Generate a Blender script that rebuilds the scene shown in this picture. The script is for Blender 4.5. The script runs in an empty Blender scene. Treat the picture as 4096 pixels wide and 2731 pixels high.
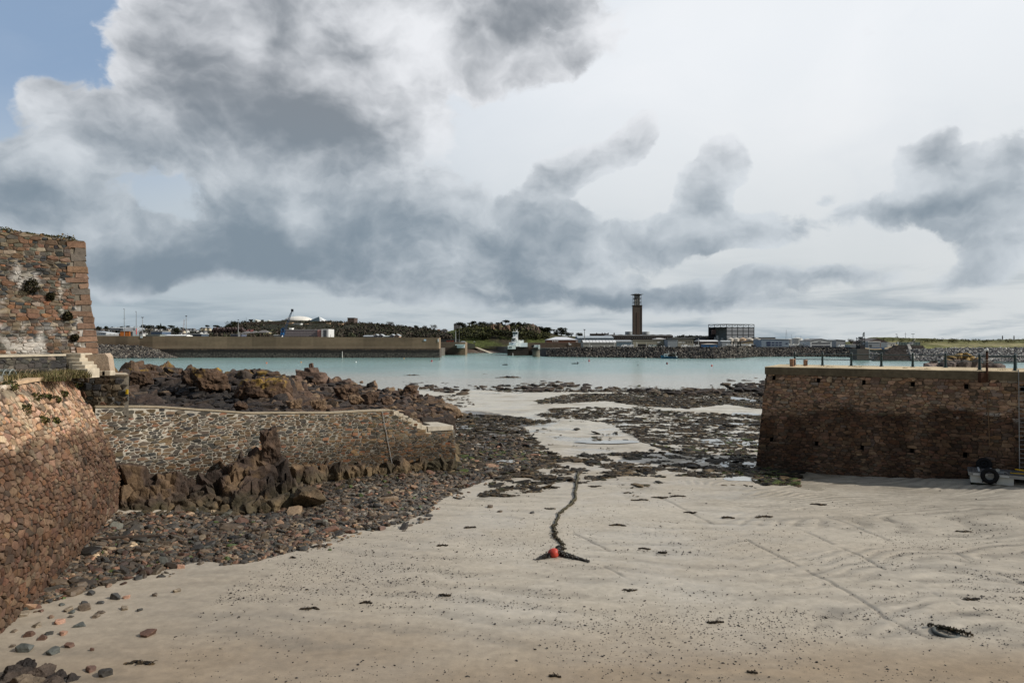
import bpy, math, random
import numpy as np
from math import radians as R
# ------------------------------------------------------------------ frame of reference
F = 2730.67; EYE = 10.0; HZ = 1365.5          # focal length in photo pixels, eye height above the sand, horizon row
def W(px, py, d):                             # a photo pixel at a known distance -> the place in metres
    return np.array([(px-2048)/F*d, d, EYE-(py-HZ)/F*d])
def WX(px, d): return (px-2048)/F*d
def WZ(py, d): return EYE-(py-HZ)/F*d
def lin(r, g, b):
    f = lambda c: (c/255/12.92) if c/255 <= .04045 else ((c/255+.055)/1.055)**2.4
    return (f(r), f(g), f(b))
sc = bpy.context.scene
COL = sc.collection
RS = np.random.RandomState(11)
random.seed(11)
# ------------------------------------------------------------------ numpy noise
def _h(ix, iy, iz, s):
    n = (ix*374761393 + iy*668265263 + iz*1274126177 + s*974634777) & 0xFFFFFFFF
    n = ((n ^ (n >> 13))*1274126177) & 0xFFFFFFFF
    n = n ^ (n >> 16)
    return (n & 0xFFFF)/65535.0
def vnoise(p, s=0):
    p = np.asarray(p, float); i = np.floor(p).astype(np.int64); f = p-i
    f = f*f*f*(f*(f*6-15)+10)
    x, y, z = i[:,0], i[:,1], i[:,2]; fx, fy, fz = f[:,0], f[:,1], f[:,2]
    def L(a, b, t): return a+(b-a)*t
    c = [[[_h(x+a, y+b, z+g, s) for g in (0,1)] for b in (0,1)] for a in (0,1)]
    return L(L(L(c[0][0][0],c[1][0][0],fx), L(c[0][1][0],c[1][1][0],fx), fy), L(L(c[0][0][1],c[1][0][1],fx), L(c[0][1][1],c[1][1][1],fx), fy), fz)
def fbm(p, octv=4, s=0, gain=.5):
    p = np.asarray(p, float); a = 1.0; t = 0; n = 0
    for k in range(octv):
        t = t + a*vnoise(p*2**k+17.3*k, s+k); n += a; a *= gain
    return t/n
def fbm2(x, y, sx, sy=None, octv=4, s=0, gain=.5):
    sy = sy or sx
    p = np.stack([np.ravel(x)/sx, np.ravel(y)/sy, np.zeros(np.size(x))], 1)
    return fbm(p, octv, s, gain).reshape(np.shape(x))
def sstep(a, b, x):
    t = np.clip((x-a)/(b-a), 0, 1); return t*t*(3-2*t)
# ------------------------------------------------------------------ mesh building
def props(o, label=None, cat=None, group=None, kind=None):
    if label: o['label'] = label
    if cat: o['category'] = cat
    if group: o['group'] = group
    if kind: o['kind'] = kind
    return o
def wloc(o):
    v = np.zeros(3)
    while o is not None:
        v = v+np.array(o.location); o = o.parent
    return v
def thing(name, label, cat, loc, group=None):
    o = bpy.data.objects.new(name, None); COL.objects.link(o)
    o.location = tuple(float(c) for c in loc); o.empty_display_size = .3
    return props(o, label, cat, group)
class G:
    def __init__(s): s.v=[]; s.l=[]; s.t=[]; s.c=[]; s.m=[]; s.n=0
    def add(s, V, Fc, col=None, mi=0):
        V = np.asarray(V, float).reshape(-1,3)
        if isinstance(Fc, np.ndarray):
            s.l.append(Fc.ravel()+s.n); s.t.append(np.full(len(Fc), Fc.shape[1])); nf=len(Fc)
        else:
            s.l.append(np.concatenate([np.asarray(f) for f in Fc])+s.n); s.t.append(np.array([len(f) for f in Fc])); nf=len(Fc)
        c = np.ones((len(V),3)) if col is None else np.broadcast_to(np.asarray(col,float), (len(V),3))
        s.v.append(V); s.c.append(c); s.m.append(np.full(nf, mi)); s.n += len(V); return s
    def build(s, name, mats, parent=None, origin=None, smooth=False):
        V = np.concatenate(s.v); L = np.concatenate(s.l).astype(np.int32); T = np.concatenate(s.t).astype(np.int32)
        if origin is None:
            origin = wloc(parent) if parent is not None else np.array([(V[:,0].min()+V[:,0].max())/2, (V[:,1].min()+V[:,1].max())/2, V[:,2].min()])
        origin = np.asarray(origin, float); V = V-origin
        me = bpy.data.meshes.new(name)
        me.vertices.add(len(V)); me.vertices.foreach_set('co', V.astype(np.float32).ravel())
        me.loops.add(len(L)); me.loops.foreach_set('vertex_index', L)
        me.polygons.add(len(T)); st = np.zeros(len(T), np.int32); st[1:] = np.cumsum(T)[:-1]
        me.polygons.foreach_set('loop_start', st)
        me.polygons.foreach_set('loop_total', T)
        if not isinstance(mats, (list, tuple)): mats = [mats]
        for m in mats: me.materials.append(m)
        me.polygons.foreach_set('material_index', np.concatenate(s.m).astype(np.int32))
        me.polygons.foreach_set('use_smooth', np.full(len(T), bool(smooth)))
        a = me.attributes.new('Col', 'FLOAT_COLOR', 'POINT')
        C = np.concatenate(s.c); a.data.foreach_set('color', np.concatenate([C, np.ones((len(C),1))],1).astype(np.float32).ravel())
        me.update(calc_edges=True); me.validate()
        o = bpy.data.objects.new(name, me); COL.objects.link(o)
        if parent is not None: o.parent = parent; origin = origin-wloc(parent)
        o.location = tuple(origin); return o
def one(name, label, cat, g, mats, group=None, smooth=False, kind=None, origin=None):
    return props(g.build(name, mats, None, origin, smooth), label, cat, group, kind)
def dup(root, loc, label=None, group=None, rz=None, scale=None):
    r = root.copy(); COL.objects.link(r); r.location = tuple(loc)
    if rz is not None: r.rotation_euler = (0,0,rz)
    if scale is not None: r.scale = scale if hasattr(scale,'__len__') else (scale,)*3
    if label: r['label'] = label
    if group: r['group'] = group
    for ch in list(root.children):
        c = ch.copy(); COL.objects.link(c); c.parent = r
        for g in list(ch.children):
            d = g.copy(); COL.objects.link(d); d.parent = c
    return r
def rot2(V, a, c=(0,0)):
    V = np.array(V, float); x = V[:,0]-c[0]; y = V[:,1]-c[1]; ca, sa = math.cos(a), math.sin(a)
    V[:,0] = c[0]+x*ca-y*sa; V[:,1] = c[1]+x*sa+y*ca; return V
BF = [[0,3,2,1],[4,5,6,7],[0,1,5,4],[1,2,6,5],[2,3,7,6],[3,0,4,7]]
def box(x0,x1,y0,y1,z0,z1):
    return np.array([[x0,y0,z0],[x1,y0,z0],[x1,y1,z0],[x0,y1,z0],[x0,y0,z1],[x1,y0,z1],[x1,y1,z1],[x0,y1,z1]],float), BF
def bevbox(x0,x1,y0,y1,z0,z1,b):               # box with chamfered top and upright edges
    V=[]; P=[(x0+b,y0),(x1-b,y0),(x1,y0+b),(x1,y1-b),(x1-b,y1),(x0+b,y1),(x0,y1-b),(x0,y0+b)]
    cx,cy=(x0+x1)/2,(y0+y1)/2
    for (x,y) in P: V.append((x,y,z0))
    for (x,y) in P: V.append((x,y,z1-b))
    for (x,y) in P: V.append((x-b*np.sign(x-cx),y-b*np.sign(y-cy),z1))
    Fc=[[i,(i+1)%8,8+(i+1)%8,8+i] for i in range(8)]+[[8+i,8+(i+1)%8,16+(i+1)%8,16+i] for i in range(8)]+[list(range(16,24)),list(range(7,-1,-1))]
    return np.array(V,float), Fc
def prism(poly, z0, z1):
    n=len(poly); V=[(x,y,z0) for x,y in poly]+[(x,y,z1) for x,y in poly]
    return np.array(V,float), [[i,(i+1)%n,n+(i+1)%n,n+i] for i in range(n)]+[list(range(n,2*n)), list(range(n-1,-1,-1))]
def extr_y(poly_xz, y0, y1):                   # polygon in the x-z plane (counter-clockwise seen from -y), extruded along y
    n=len(poly_xz); V=[(x,y0,z) for x,z in poly_xz]+[(x,y1,z) for x,z in poly_xz]
    return np.array(V,float), [[n+i,n+(i+1)%n,(i+1)%n,i] for i in range(n)]+[list(range(n)), list(range(2*n-1,n-1,-1))]
def tube(pts, r, n=8, caps=True):
    P=np.asarray(pts,float); m=len(P); r=np.broadcast_to(np.asarray(r,float),(m,))
    T=np.zeros_like(P); T[1:-1]=P[2:]-P[:-2]; T[0]=P[1]-P[0]; T[-1]=P[-1]-P[-2]
    T/=np.linalg.norm(T,axis=1)[:,None]+1e-12
    u=np.array([0,0,1.]) if abs(T[0][2])<.9 else np.array([1.,0,0])
    V=[]; a=np.arange(n)/n*2*math.pi
    for k in range(m):
        x=np.cross(u,T[k]); x/=np.linalg.norm(x)+1e-12; y=np.cross(T[k],x); u=y
        V.append(P[k]+r[k]*(np.cos(a)[:,None]*x+np.sin(a)[:,None]*y))
    V=np.concatenate(V); Fc=[[k*n+i,k*n+(i+1)%n,(k+1)*n+(i+1)%n,(k+1)*n+i] for k in range(m-1) for i in range(n)]
    if caps: Fc+= [list(range(n-1,-1,-1)), list(range((m-1)*n,m*n))]
    return V,Fc
def lathe(c, prof, n=16):                      # profile of (radius, z) round the upright axis at c
    a=np.arange(n)/n*2*math.pi; m=len(prof)
    V=np.concatenate([np.stack([c[0]+r*np.cos(a), c[1]+r*np.sin(a), np.full(n,c[2]+z)],1) for r,z in prof])
    Fc=[[k*n+i,k*n+(i+1)%n,(k+1)*n+(i+1)%n,(k+1)*n+i] for k in range(m-1) for i in range(n)]
    return V, Fc+[list(range(n-1,-1,-1)), list(range((m-1)*n,m*n))]
def torus(c, R0, r, ax=(0,0,1), n=28, k=10, sq=1.0):
    a=np.arange(n)/n*2*math.pi; b=np.arange(k)/k*2*math.pi
    ax=np.asarray(ax,float); ax/=np.linalg.norm(ax); u=np.cross(ax,(0.31,.2,.9)); u/=np.linalg.norm(u); w=np.cross(ax,u)
    V=np.array([np.asarray(c)+(R0+r*math.cos(q))*(math.cos(p)*u+math.sin(p)*w)+r*sq*math.sin(q)*ax for p in a for q in b])
    return V,[[i*k+j,((i+1)%n)*k+j,((i+1)%n)*k+(j+1)%k,i*k+(j+1)%k] for i in range(n) for j in range(k)]
def _ico():
    t=(1+5**.5)/2
    V=np.array([(-1,t,0),(1,t,0),(-1,-t,0),(1,-t,0),(0,-1,t),(0,1,t),(0,-1,-t),(0,1,-t),(t,0,-1),(t,0,1),(-t,0,-1),(-t,0,1)],float)
    Fc=np.array([(0,11,5),(0,5,1),(0,1,7),(0,7,10),(0,10,11),(1,5,9),(5,11,4),(11,10,2),(10,7,6),(7,1,8),(3,9,4),(3,4,2),(3,2,6),(3,6,8),(3,8,9),(4,9,5),(2,4,11),(6,2,10),(8,6,7),(9,8,1)])
    V/=np.linalg.norm(V,axis=1)[:,None]; out=[(V,Fc)]
    for _ in range(4):
        e={}; V=list(V); nf=[]
        def mid(a,b):
            k=(min(a,b),max(a,b))
            if k not in e:
                p=V[a]+V[b]; e[k]=len(V); V.append(p/np.linalg.norm(p))
            return e[k]
        for a,b,c in Fc:
            x,y,z=mid(a,b),mid(b,c),mid(c,a); nf+=[(a,x,z),(b,y,x),(c,z,y),(x,y,z)]
        V=np.array(V); Fc=np.array(nf); out.append((V,Fc))
    return out
ICO=_ico()
def rock(seed, k=2, size=(1,1,1), planes=14, rough=.06, tilt=None, fr=1.6, blocky=.5):
    rs=np.random.RandomState(seed); D,Fc=ICO[k]
    N=rs.normal(size=(planes,3)); N/=np.linalg.norm(N,axis=1)[:,None]
    A=np.array([(1,0,0),(-1,0,0),(0,1,0),(0,-1,0),(0,0,1),(0,0,-1)],float)+rs.normal(size=(6,3))*.22
    A/=np.linalg.norm(A,axis=1)[:,None]
    N=np.concatenate([N,A]); dd=np.concatenate([rs.uniform(.72,1.05,planes), rs.uniform(.55,.85,6)*(1-blocky)+blocky*.66])
    r=np.min(dd[None,:]/np.maximum(D@N.T,.08),axis=1)
    V=D*r[:,None]
    S=np.asarray(size,float); V=V*S
    if rough>0:                                                            # broken, stepped faces at the scale of the block itself
        m0=S.min(); f=fr/(m0*.6+.4*S.max()); n=fbm(V*f+seed*1.37,3,seed); m=fbm(V*f*2.1+5+seed,3,seed+9); t=np.floor(m*7)/7+.14*sstep(.5,1,(m*7)%1)
        V=V+D*(m0*rough*(2.2*(n-.5)+1.3*(t-.5)))[:,None]
    if tilt is not None:
        a,b,c=tilt; ca,sa=math.cos(a),math.sin(a); V=V@np.array([[1,0,0],[0,ca,sa],[0,-sa,ca]])
        cb,sb=math.cos(b),math.sin(b); V=V@np.array([[cb,0,-sb],[0,1,0],[sb,0,cb]])
        cc,s_=math.cos(c),math.sin(c); V=V@np.array([[cc,s_,0],[-s_,cc,0],[0,0,1]])
    return V,Fc
def scatter(g, protos, pos, size, cols, flat=(1,1,1), tilt=.25, rs=None, mi=0):   # many small copies into one mesh, whole prototypes at a time
    rs=rs or RS; pos=np.asarray(pos,float); n=len(pos); pick=rs.randint(len(protos),size=n)
    for q,(V0,F0) in enumerate(protos):
        idx=np.where(pick==q)[0]
        if not len(idx): continue
        m=len(idx); a=rs.uniform(0,2*math.pi,m); tx=rs.normal(0,tilt,m); ty=rs.normal(0,tilt,m)
        s=np.asarray(size)[idx]; s=s[:,None]*np.asarray(flat)[None,:]*rs.uniform(.75,1.3,(m,3))
        V=V0[None]*s[:,None,:]
        y=V[:,:,1]*np.cos(tx)[:,None]-V[:,:,2]*np.sin(tx)[:,None]; z=V[:,:,1]*np.sin(tx)[:,None]+V[:,:,2]*np.cos(tx)[:,None]
        x=V[:,:,0]*np.cos(ty)[:,None]+z*np.sin(ty)[:,None]; z=-V[:,:,0]*np.sin(ty)[:,None]+z*np.cos(ty)[:,None]
        X=x*np.cos(a)[:,None]-y*np.sin(a)[:,None]; Y=x*np.sin(a)[:,None]+y*np.cos(a)[:,None]
        V=np.stack([X,Y,z],2)+pos[idx][:,None,:]
        Fq=(F0[None]+(np.arange(m)*len(V0))[:,None,None]).reshape(-1,F0.shape[1])
        g.add(V.reshape(-1,3), Fq, np.repeat(np.asarray(cols)[idx],len(V0),axis=0), mi)
STONES=[rock(100+i,1,(1,.8,.5),9,.0) for i in range(14)]
LUMPS=[rock(300+i,1,(1,.8,.42),16,.25,fr=2.5) for i in range(10)]
# ------------------------------------------------------------------ materials
class NT:
    def __init__(s, nt): s.nt=nt
    def n(s, t, **kw):
        x=s.nt.nodes.new(t)
        for k,v in kw.items(): setattr(x,k,v)
        return x
    def lk(s,a,b): s.nt.links.new(a,b)
    def val(s, sock, v):
        if hasattr(v,'is_output'): s.lk(v,sock)
        else: sock.default_value = v
    def math(s, op, a, b=None, c=None, clamp=False):
        x=s.n('ShaderNodeMath',operation=op,use_clamp=clamp)
        for i,v in enumerate((a,b,c)):
            if v is not None: s.val(x.inputs[i],v)
        return x.outputs[0]
    def vmath(s, op, a, b=None):
        x=s.n('ShaderNodeVectorMath',operation=op); s.val(x.inputs[0],a)
        if b is not None: s.val(x.inputs[3] if op=='SCALE' else x.inputs[1],b)
        return x.outputs[1] if op in ('LENGTH','DOT_PRODUCT') else x.outputs[0]
    def noise(s, vec, scale, detail=4, rough=.55, dist=0, out='Fac'):
        x=s.n('ShaderNodeTexNoise'); s.lk(vec,x.inputs['Vector']); x.inputs['Scale'].default_value=scale
        x.inputs['Detail'].default_value=detail; x.inputs['Roughness'].default_value=rough; x.inputs['Distortion'].default_value=dist
        return x.outputs[out]
    def ramp(s, f, a, b, lo=0., hi=1.):
        x=s.n('ShaderNodeMapRange',interpolation_type='SMOOTHSTEP'); s.val(x.inputs[0],f)
        for i,v in zip((1,2,3,4),(a,b,lo,hi)): x.inputs[i].default_value=v
        return x.outputs[0]
    def mix(s, f, a, b, mode='MIX'):
        x=s.n('ShaderNodeMix',data_type='RGBA',blend_type=mode); s.val(x.inputs[0],f)
        for i,v in ((6,a),(7,b)):
            if hasattr(v,'is_output'): s.lk(v,x.inputs[i])
            else: x.inputs[i].default_value=(*v,1) if len(v)==3 else v
        return x.outputs[2]
def newmat(name):
    m=bpy.data.materials.new(name); m.use_nodes=True; t=NT(m.node_tree); b=m.node_tree.nodes['Principled BSDF']
    return m,t,b
def surf(name, col=(.5,.5,.5), rough=.85, var=.25, scale=4., bump=.3, bscale=None, bdist=.02, spec=.3, use_attr=False, metal=0., patch=None, coat=0.):
    """general weathered surface: base colour (or the Col attribute) broken up by two noises, fine bump, optional second-colour patches"""
    m,t,b=newmat(name); tc=t.n('ShaderNodeTexCoord').outputs['Object']
    if use_attr:
        a=t.n('ShaderNodeAttribute'); a.attribute_name='Col'; base=a.outputs['Color']
    else:
        r=t.n('ShaderNodeRGB'); r.outputs[0].default_value=(*col,1); base=r.outputs[0]
    n1=t.noise(tc,scale,6,.62); n2=t.noise(tc,scale*.13,3,.5)
    f=t.math('ADD',t.math('MULTIPLY',n1,.65),t.math('MULTIPLY',n2,.35))
    g=t.ramp(f,.3,.7,1-var,1+var)
    c=t.n('ShaderNodeCombineColor')
    for i in range(3): t.lk(g,c.inputs[i])
    out=t.mix(1.,base,c.outputs[0],'MULTIPLY')
    if patch:
        pc,ps,lo,hi=patch; out=t.mix(t.ramp(t.noise(tc,ps,5,.65),lo,hi),out,pc)
    t.lk(out,b.inputs['Base Color'])
    b.inputs['Roughness'].default_value=rough; b.inputs['Metallic'].default_value=metal
    b.inputs['Specular IOR Level'].default_value=spec; b.inputs['Coat Weight'].default_value=coat
    if bump>0:
        bp=t.n('ShaderNodeBump'); bp.inputs['Strength'].default_value=bump; bp.inputs['Distance'].default_value=bdist
        t.lk(t.noise(tc,bscale or scale*2.5,6,.65),bp.inputs['Height']); t.lk(bp.outputs[0],b.inputs['Normal'])
    return m
M={}
M['masonry']=surf('masonry',rough=.9,var=.32,scale=7.,bump=.55,bscale=16,bdist=.03,use_attr=True)
M['mortar']=surf('mortar',rough=.95,var=.3,scale=5,bump=.5,bdist=.02,use_attr=True)
M['rock']=surf('rock',rough=.85,var=.5,scale=2.2,bump=.9,bscale=3.5,bdist=.12,use_attr=True)
M['farrock']=surf('armour_rock',rough=.9,var=.35,scale=.8,bump=.5,bscale=1.5,bdist=.2,use_attr=True)
M['stone']=surf('beach_stone',rough=.6,var=.35,scale=9.,bump=.4,bscale=14,bdist=.02,use_attr=True,spec=.4)
M['weed']=surf('seaweed',rough=.7,var=.5,scale=6.,bump=.8,bscale=18,bdist=.04,use_attr=True,spec=.15)
M['leaf']=surf('foliage',rough=.8,var=.45,scale=3.,bump=0,use_attr=True,spec=.15)
M['paint']=surf('painted_surface',rough=.7,var=.10,scale=1.2,bump=0,use_attr=True)
M['concrete']=surf('concrete',lin(186,174,152),.9,.22,3.,.5,14,.02)
M['dkmetal']=surf('dark_metal',lin(32,42,42),.5,.2,6,.1,spec=.5)
M['greenpaint']=surf('dark_green_paint',lin(14,44,46),.35,.2,8,.15,spec=.5)
M['rust']=surf('rusty_iron',lin(74,48,32),.85,.4,9,.4)
M['rubber']=surf('black_rubber',lin(16,16,17),.75,.3,9,.2)
M['galv']=surf('galvanised_metal',lin(150,150,146),.5,.15,6,.1,metal=.3)
M['glass']=surf('dark_window_glass',lin(34,44,54),.15,.2,2,0,spec=.6)
M['white']=surf('white_paint',lin(222,222,216),.7,.1,1.5,0)
M['wood']=surf('weathered_deck_board',lin(104,98,92),.85,.25,5,.3)
M['bark']=surf('bark',lin(58,48,40),.95,.3,4,.3)
# ------------------------------------------------------------------ camera
cam=bpy.data.cameras.new('Camera'); cam.sensor_width=36; cam.lens=24.0; cam.clip_end=30000; cam.clip_start=.1
co=bpy.data.objects.new('Camera',cam); COL.objects.link(co); co.location=(0,0,EYE); co.rotation_euler=(R(90),0,0); sc.camera=co
# ------------------------------------------------------------------ sun and sky
SUN_AZ,SUN_EL=R(102),R(34)
sd=bpy.data.lights.new('Sun','SUN'); sd.energy=4.0; sd.angle=R(.55); sd.color=(1,.955,.895)
so=bpy.data.objects.new('Sun',sd); COL.objects.link(so)
from mathutils import Vector
so.rotation_euler=Vector((math.sin(SUN_AZ)*math.cos(SUN_EL),math.cos(SUN_AZ)*math.cos(SUN_EL),math.sin(SUN_EL))).to_track_quat('Z','Y').to_euler()
so.location=(60,0,60)
world=bpy.data.worlds.new('World'); sc.world=world; world.use_nodes=True
wt=NT(world.node_tree); world.node_tree.nodes.clear()
SKYK=.1
def sky_nodes():
    t=wt
    wo=t.n('ShaderNodeOutputWorld'); bg=t.n('ShaderNodeBackground'); bg.inputs[1].default_value=SKYK; t.lk(bg.outputs[0],wo.inputs[0])
    ns=t.n('ShaderNodeTexSky',sky_type='NISHITA'); ns.sun_disc=False; ns.sun_elevation=SUN_EL; ns.sun_rotation=SUN_AZ
    ns.air_density=1.0; ns.dust_density=1.2; ns.ozone_density=1.5
    d=t.n('ShaderNodeTexCoord').outputs['Generated']
    s=t.n('ShaderNodeSeparateXYZ'); t.lk(d,s.inputs[0]); x,y,z=s.outputs
    az=t.math('ARCTAN2',x,y); el=t.math('ARCSINE',z)
    cv=t.n('ShaderNodeCombineXYZ'); t.lk(az,cv.inputs[0]); t.lk(el,cv.inputs[1]); uv=cv.outputs[0]
    def ang(sx,sy):                            # direction of a place in the cloudscape, from the 2352-wide view of it
        vx=(sx*1.7415-2048)/F; vz=(HZ-sy*1.7415)/F
        return math.atan(vx), math.atan2(vz,math.hypot(1,vx))
    K=1.7415/F
    # slow drift that bends every cloud outline, then the cloud texture itself (stretched along the horizon)
    wn=t.noise(uv,5.,2,.5,out='Color'); wv=t.vmath('SCALE',t.vmath('SUBTRACT',wn,(.5,.5,.5)),.075)
    wn2=t.noise(uv,22.,3,.55,out='Color'); wv2=t.vmath('SCALE',t.vmath('SUBTRACT',wn2,(.5,.5,.5)),.028)
    uw=t.vmath('ADD',t.vmath('ADD',uv,wv),wv2)
    def blobs(lst, vec, grow=1.22):
        acc=None
        for (cx,cy,rx,ry,ro,w) in lst:
            a,e=ang(cx,cy); m=t.n('ShaderNodeMapping',vector_type='TEXTURE')
            m.inputs['Location'].default_value=(a,e,0); m.inputs['Rotation'].default_value=(0,0,R(ro)); m.inputs['Scale'].default_value=(rx*K*grow,ry*K*grow,1)
            t.lk(vec,m.inputs[0]); g=t.n('ShaderNodeTexGradient',gradient_type='SPHERICAL'); t.lk(m.outputs[0],g.inputs[0])
            acc=t.math('MULTIPLY',g.outputs[1],w) if acc is None else t.math('MULTIPLY_ADD',g.outputs[1],w,acc)
        return acc
    cover=SKY_COVER; dark=SKY_DARK; bright=SKY_BRIGHT
    C=blobs(cover,uw); Dk=blobs(dark,uw); Br=blobs(bright,uv,1.6)
    C=t.math('SUBTRACT',1.,t.math('POWER',2.718,t.math('MULTIPLY',C,-1.75)))
    Dk=t.math('SUBTRACT',1.,t.math('POWER',2.718,t.math('MULTIPLY',Dk,-1.3)))
    sv=t.n('ShaderNodeMapping'); sv.inputs['Scale'].default_value=(1,1.45,1); t.lk(uw,sv.inputs[0]); sv=sv.outputs[0]
    def billow(vec,octv):                      # heaped rounded puffs: cells within cells, softened by drifting noise
        v=t.n('ShaderNodeTexVoronoi',feature='F1',normalize=True); v.inputs['Scale'].default_value=10.5; v.inputs['Detail'].default_value=3.2; v.inputs['Roughness'].default_value=.52; v.inputs['Lacunarity'].default_value=2.2
        t.lk(vec,v.inputs['Vector']); return t.math('ADD',t.math('MULTIPLY',t.noise(vec,7.0,octv,.52),.52),t.math('MULTIPLY',t.math('SUBTRACT',.86,v.outputs['Distance']),.55))
    n1=billow(sv,9)
    off=t.vmath('ADD',sv,(.026,.05,0)); n1b=billow(off,3)
    n2=t.noise(sv,26.,6,.6,.0)
    n1l=billow(sv,3); rel=t.math('SUBTRACT',n1b,n1l)               # >0 where the cloud thickens towards the light: the side away from it
    cf=t.math('ADD',t.math('MULTIPLY',C,1.05),t.math('MULTIPLY',t.math('SUBTRACT',n1,.5),1.95)); cf=t.math('ADD',cf,t.math('MULTIPLY',t.math('SUBTRACT',n2,.5),.62))
    lw=t.ramp(el,.13,.05); alpha=t.math('ADD',t.math('MULTIPLY',t.ramp(cf,.40,.64),t.math('SUBTRACT',1.,lw)),t.math('MULTIPLY',t.ramp(cf,.36,.95),lw))   # far cloud is softened by the air
    core=t.ramp(cf,.38,1.15)
    kd=t.math('ADD',t.math('MULTIPLY',Dk,.66),t.math('ADD',t.math('MULTIPLY',t.math('SUBTRACT',n1l,.5),.85),t.math('MULTIPLY',t.math('SUBTRACT',n1,.5),.35)))
    kd=t.math('ADD',kd,t.math('MULTIPLY',t.math('SUBTRACT',n2,.5),.28))
    kd=t.math('ADD',kd,t.math('MULTIPLY',core,.34)); kd=t.math('ADD',kd,t.math('MULTIPLY',rel,2.9))
    kd=t.math('SUBTRACT',kd,t.math('MULTIPLY',Br,.35))
    shade=t.ramp(kd,-.36,1.08)
    # open sky: Nishita blue seen through a veil of high cloud that thickens to the right and down to the horizon
    veil=t.math('ADD',t.ramp(az,-.56,-.1),t.ramp(el,.33,.12),clamp=True)
    veil=t.math('ADD',veil,t.math('MULTIPLY',t.math('SUBTRACT',t.noise(sv,3.2,5,.6,.5),.5),.5),clamp=True)
    front=t.ramp(y,-.15,.45)                    # full veil ahead; a veil is added behind the beach to neutralise ambient light
    veil=t.math('MULTIPLY',t.math('MAXIMUM',veil,t.ramp(y,.1,-.3,0.,.75)),t.math('ADD',t.math('MULTIPLY',front,.3),.7))
    veil=t.math('MAXIMUM',veil,t.ramp(Br,.0,.6))
    vb=t.ramp(el,.0,.42)
    vr=t.ramp(az,-.7,.35)
    vcol=t.mix(vb,t.mix(vr,SKYC['hor_l'],SKYC['hor_r']),t.mix(vr,SKYC['top_l'],SKYC['top_r']))
    vt=t.noise(uv,2.6,6,.55,.6); vcol=t.mix(t.ramp(vt,.35,.7),t.mix(1.,vcol,(.93,.945,.955),'MULTIPLY'),vcol)
    blue=t.mix(.82,ns.outputs[0],SKYC['blue'])
    base=t.mix(t.math('MULTIPLY',veil,.97),blue,vcol)
    warm=t.ramp(el,.16,.36)                     # near clouds are neutral, the far ones bluish through the air
    low=t.ramp(el,.14,.0)                      # thin level streaks low over the horizon
    st=t.n('ShaderNodeMapping'); st.inputs['Scale'].default_value=(1,7,1); t.lk(uv,st.inputs[0])
    sn=t.noise(st.outputs[0],4.5,6,.6,.4); base=t.mix(t.math('MULTIPLY',low,t.ramp(sn,.42,.66)),base,SKYC['strk'])
    dcol=t.mix(warm,SKYC['d_lo'],SKYC['d_hi'])
    ccol=t.mix(shade,t.mix(warm,SKYC['w_lo'],SKYC['w_hi']),dcol)
    gate=t.math('ADD',t.math('MULTIPLY',front,.75),.25)
    ccol=t.mix(front,t.mix(1.,ccol,(.75,.78,.82),'MULTIPLY'),ccol)
    fin=t.mix(t.math('MULTIPLY',alpha,SKYC['a']),base,ccol)
    bk=t.math('ADD',t.math('MULTIPLY',t.ramp(y,-.35,.35),.58),.42); bc=t.n('ShaderNodeCombineColor'); [t.lk(bk,bc.inputs[i]) for i in range(3)]   # unseen sky behind the beach dimmed to cut the ambient light
    t.lk(t.mix(1.,fin,bc.outputs[0],'MULTIPLY'),bg.inputs[0])
    world.cycles.sampling_method='MANUAL'; world.cycles.sample_map_resolution=512
def k10(r,g,b): c=lin(r,g,b); return tuple(v/SKYK for v in c)
SKYC=dict(strk=k10(150,165,176),hor_l=k10(178,190,197),hor_r=k10(214,218,219),top_l=k10(196,208,222),top_r=k10(247,249,252),blue=k10(146,170,200),
          d_lo=k10(126,141,154),d_hi=k10(130,137,145),w_lo=k10(210,217,223),w_hi=k10(236,238,242),a=.97)
SKY_COVER=[(550,80,235,200,0,1.0),(720,150,330,210,0,1.2),(900,120,120,150,0,.9),(560,310,330,110,0,.9),(300,330,200,75,8,.8),(820,300,230,110,0,.8),
 (50,430,220,95,0,.8),(160,250,70,60,0,.45),(90,490,190,60,0,.6),(1200,40,240,150,0,1.0),(1120,140,150,70,0,.7),
 (340,585,200,75,0,1.5),(620,510,180,110,0,.9),(800,500,260,125,0,.9),(960,480,200,100,0,.8),(650,610,420,48,0,.9),(1210,560,240,80,0,1.2),(1250,480,100,60,0,.9),
 (1320,392,110,52,24,1.6),(1440,325,58,46,40,1.5),(1610,445,62,70,-20,1.6),(1660,370,60,62,-30,1.5),(1480,560,220,60,0,.9),(1700,535,190,45,0,1.0),
 (1180,660,430,44,0,.9),(1500,690,480,36,0,.95),(1750,645,300,26,4,.9),(900,665,150,20,0,.5),
 (2135,378,66,52,0,1.5),(2110,465,150,34,4,.9),(2300,400,105,62,20,1.3),(2290,490,115,70,0,1.2),(2290,595,110,38,15,.9),(1900,455,60,18,20,.4)]
SKY_DARK=[(590,265,230,90,-14,1.2),(640,60,300,130,0,.22),(560,520,420,120,0,.5),(820,200,220,120,0,.12),(1250,520,260,90,0,.35),(310,335,170,42,0,.6),(790,320,160,55,0,.8),(400,70,90,130,0,.35),(1190,60,170,140,0,1.1),(70,430,170,50,0,.4),
 (480,610,250,46,0,1),(720,590,300,56,0,1),(880,540,160,60,0,.7),(600,500,60,80,0,.35),(1210,570,140,60,0,.7),(1310,398,85,36,28,.55),(1625,440,44,76,-38,.6),
 (1180,655,400,55,0,.85),(1500,685,420,34,0,.7),(2140,375,50,34,0,.8),(2110,475,150,20,4,.9),(2290,460,90,100,0,.35),(250,580,60,40,0,.3)]
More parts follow.
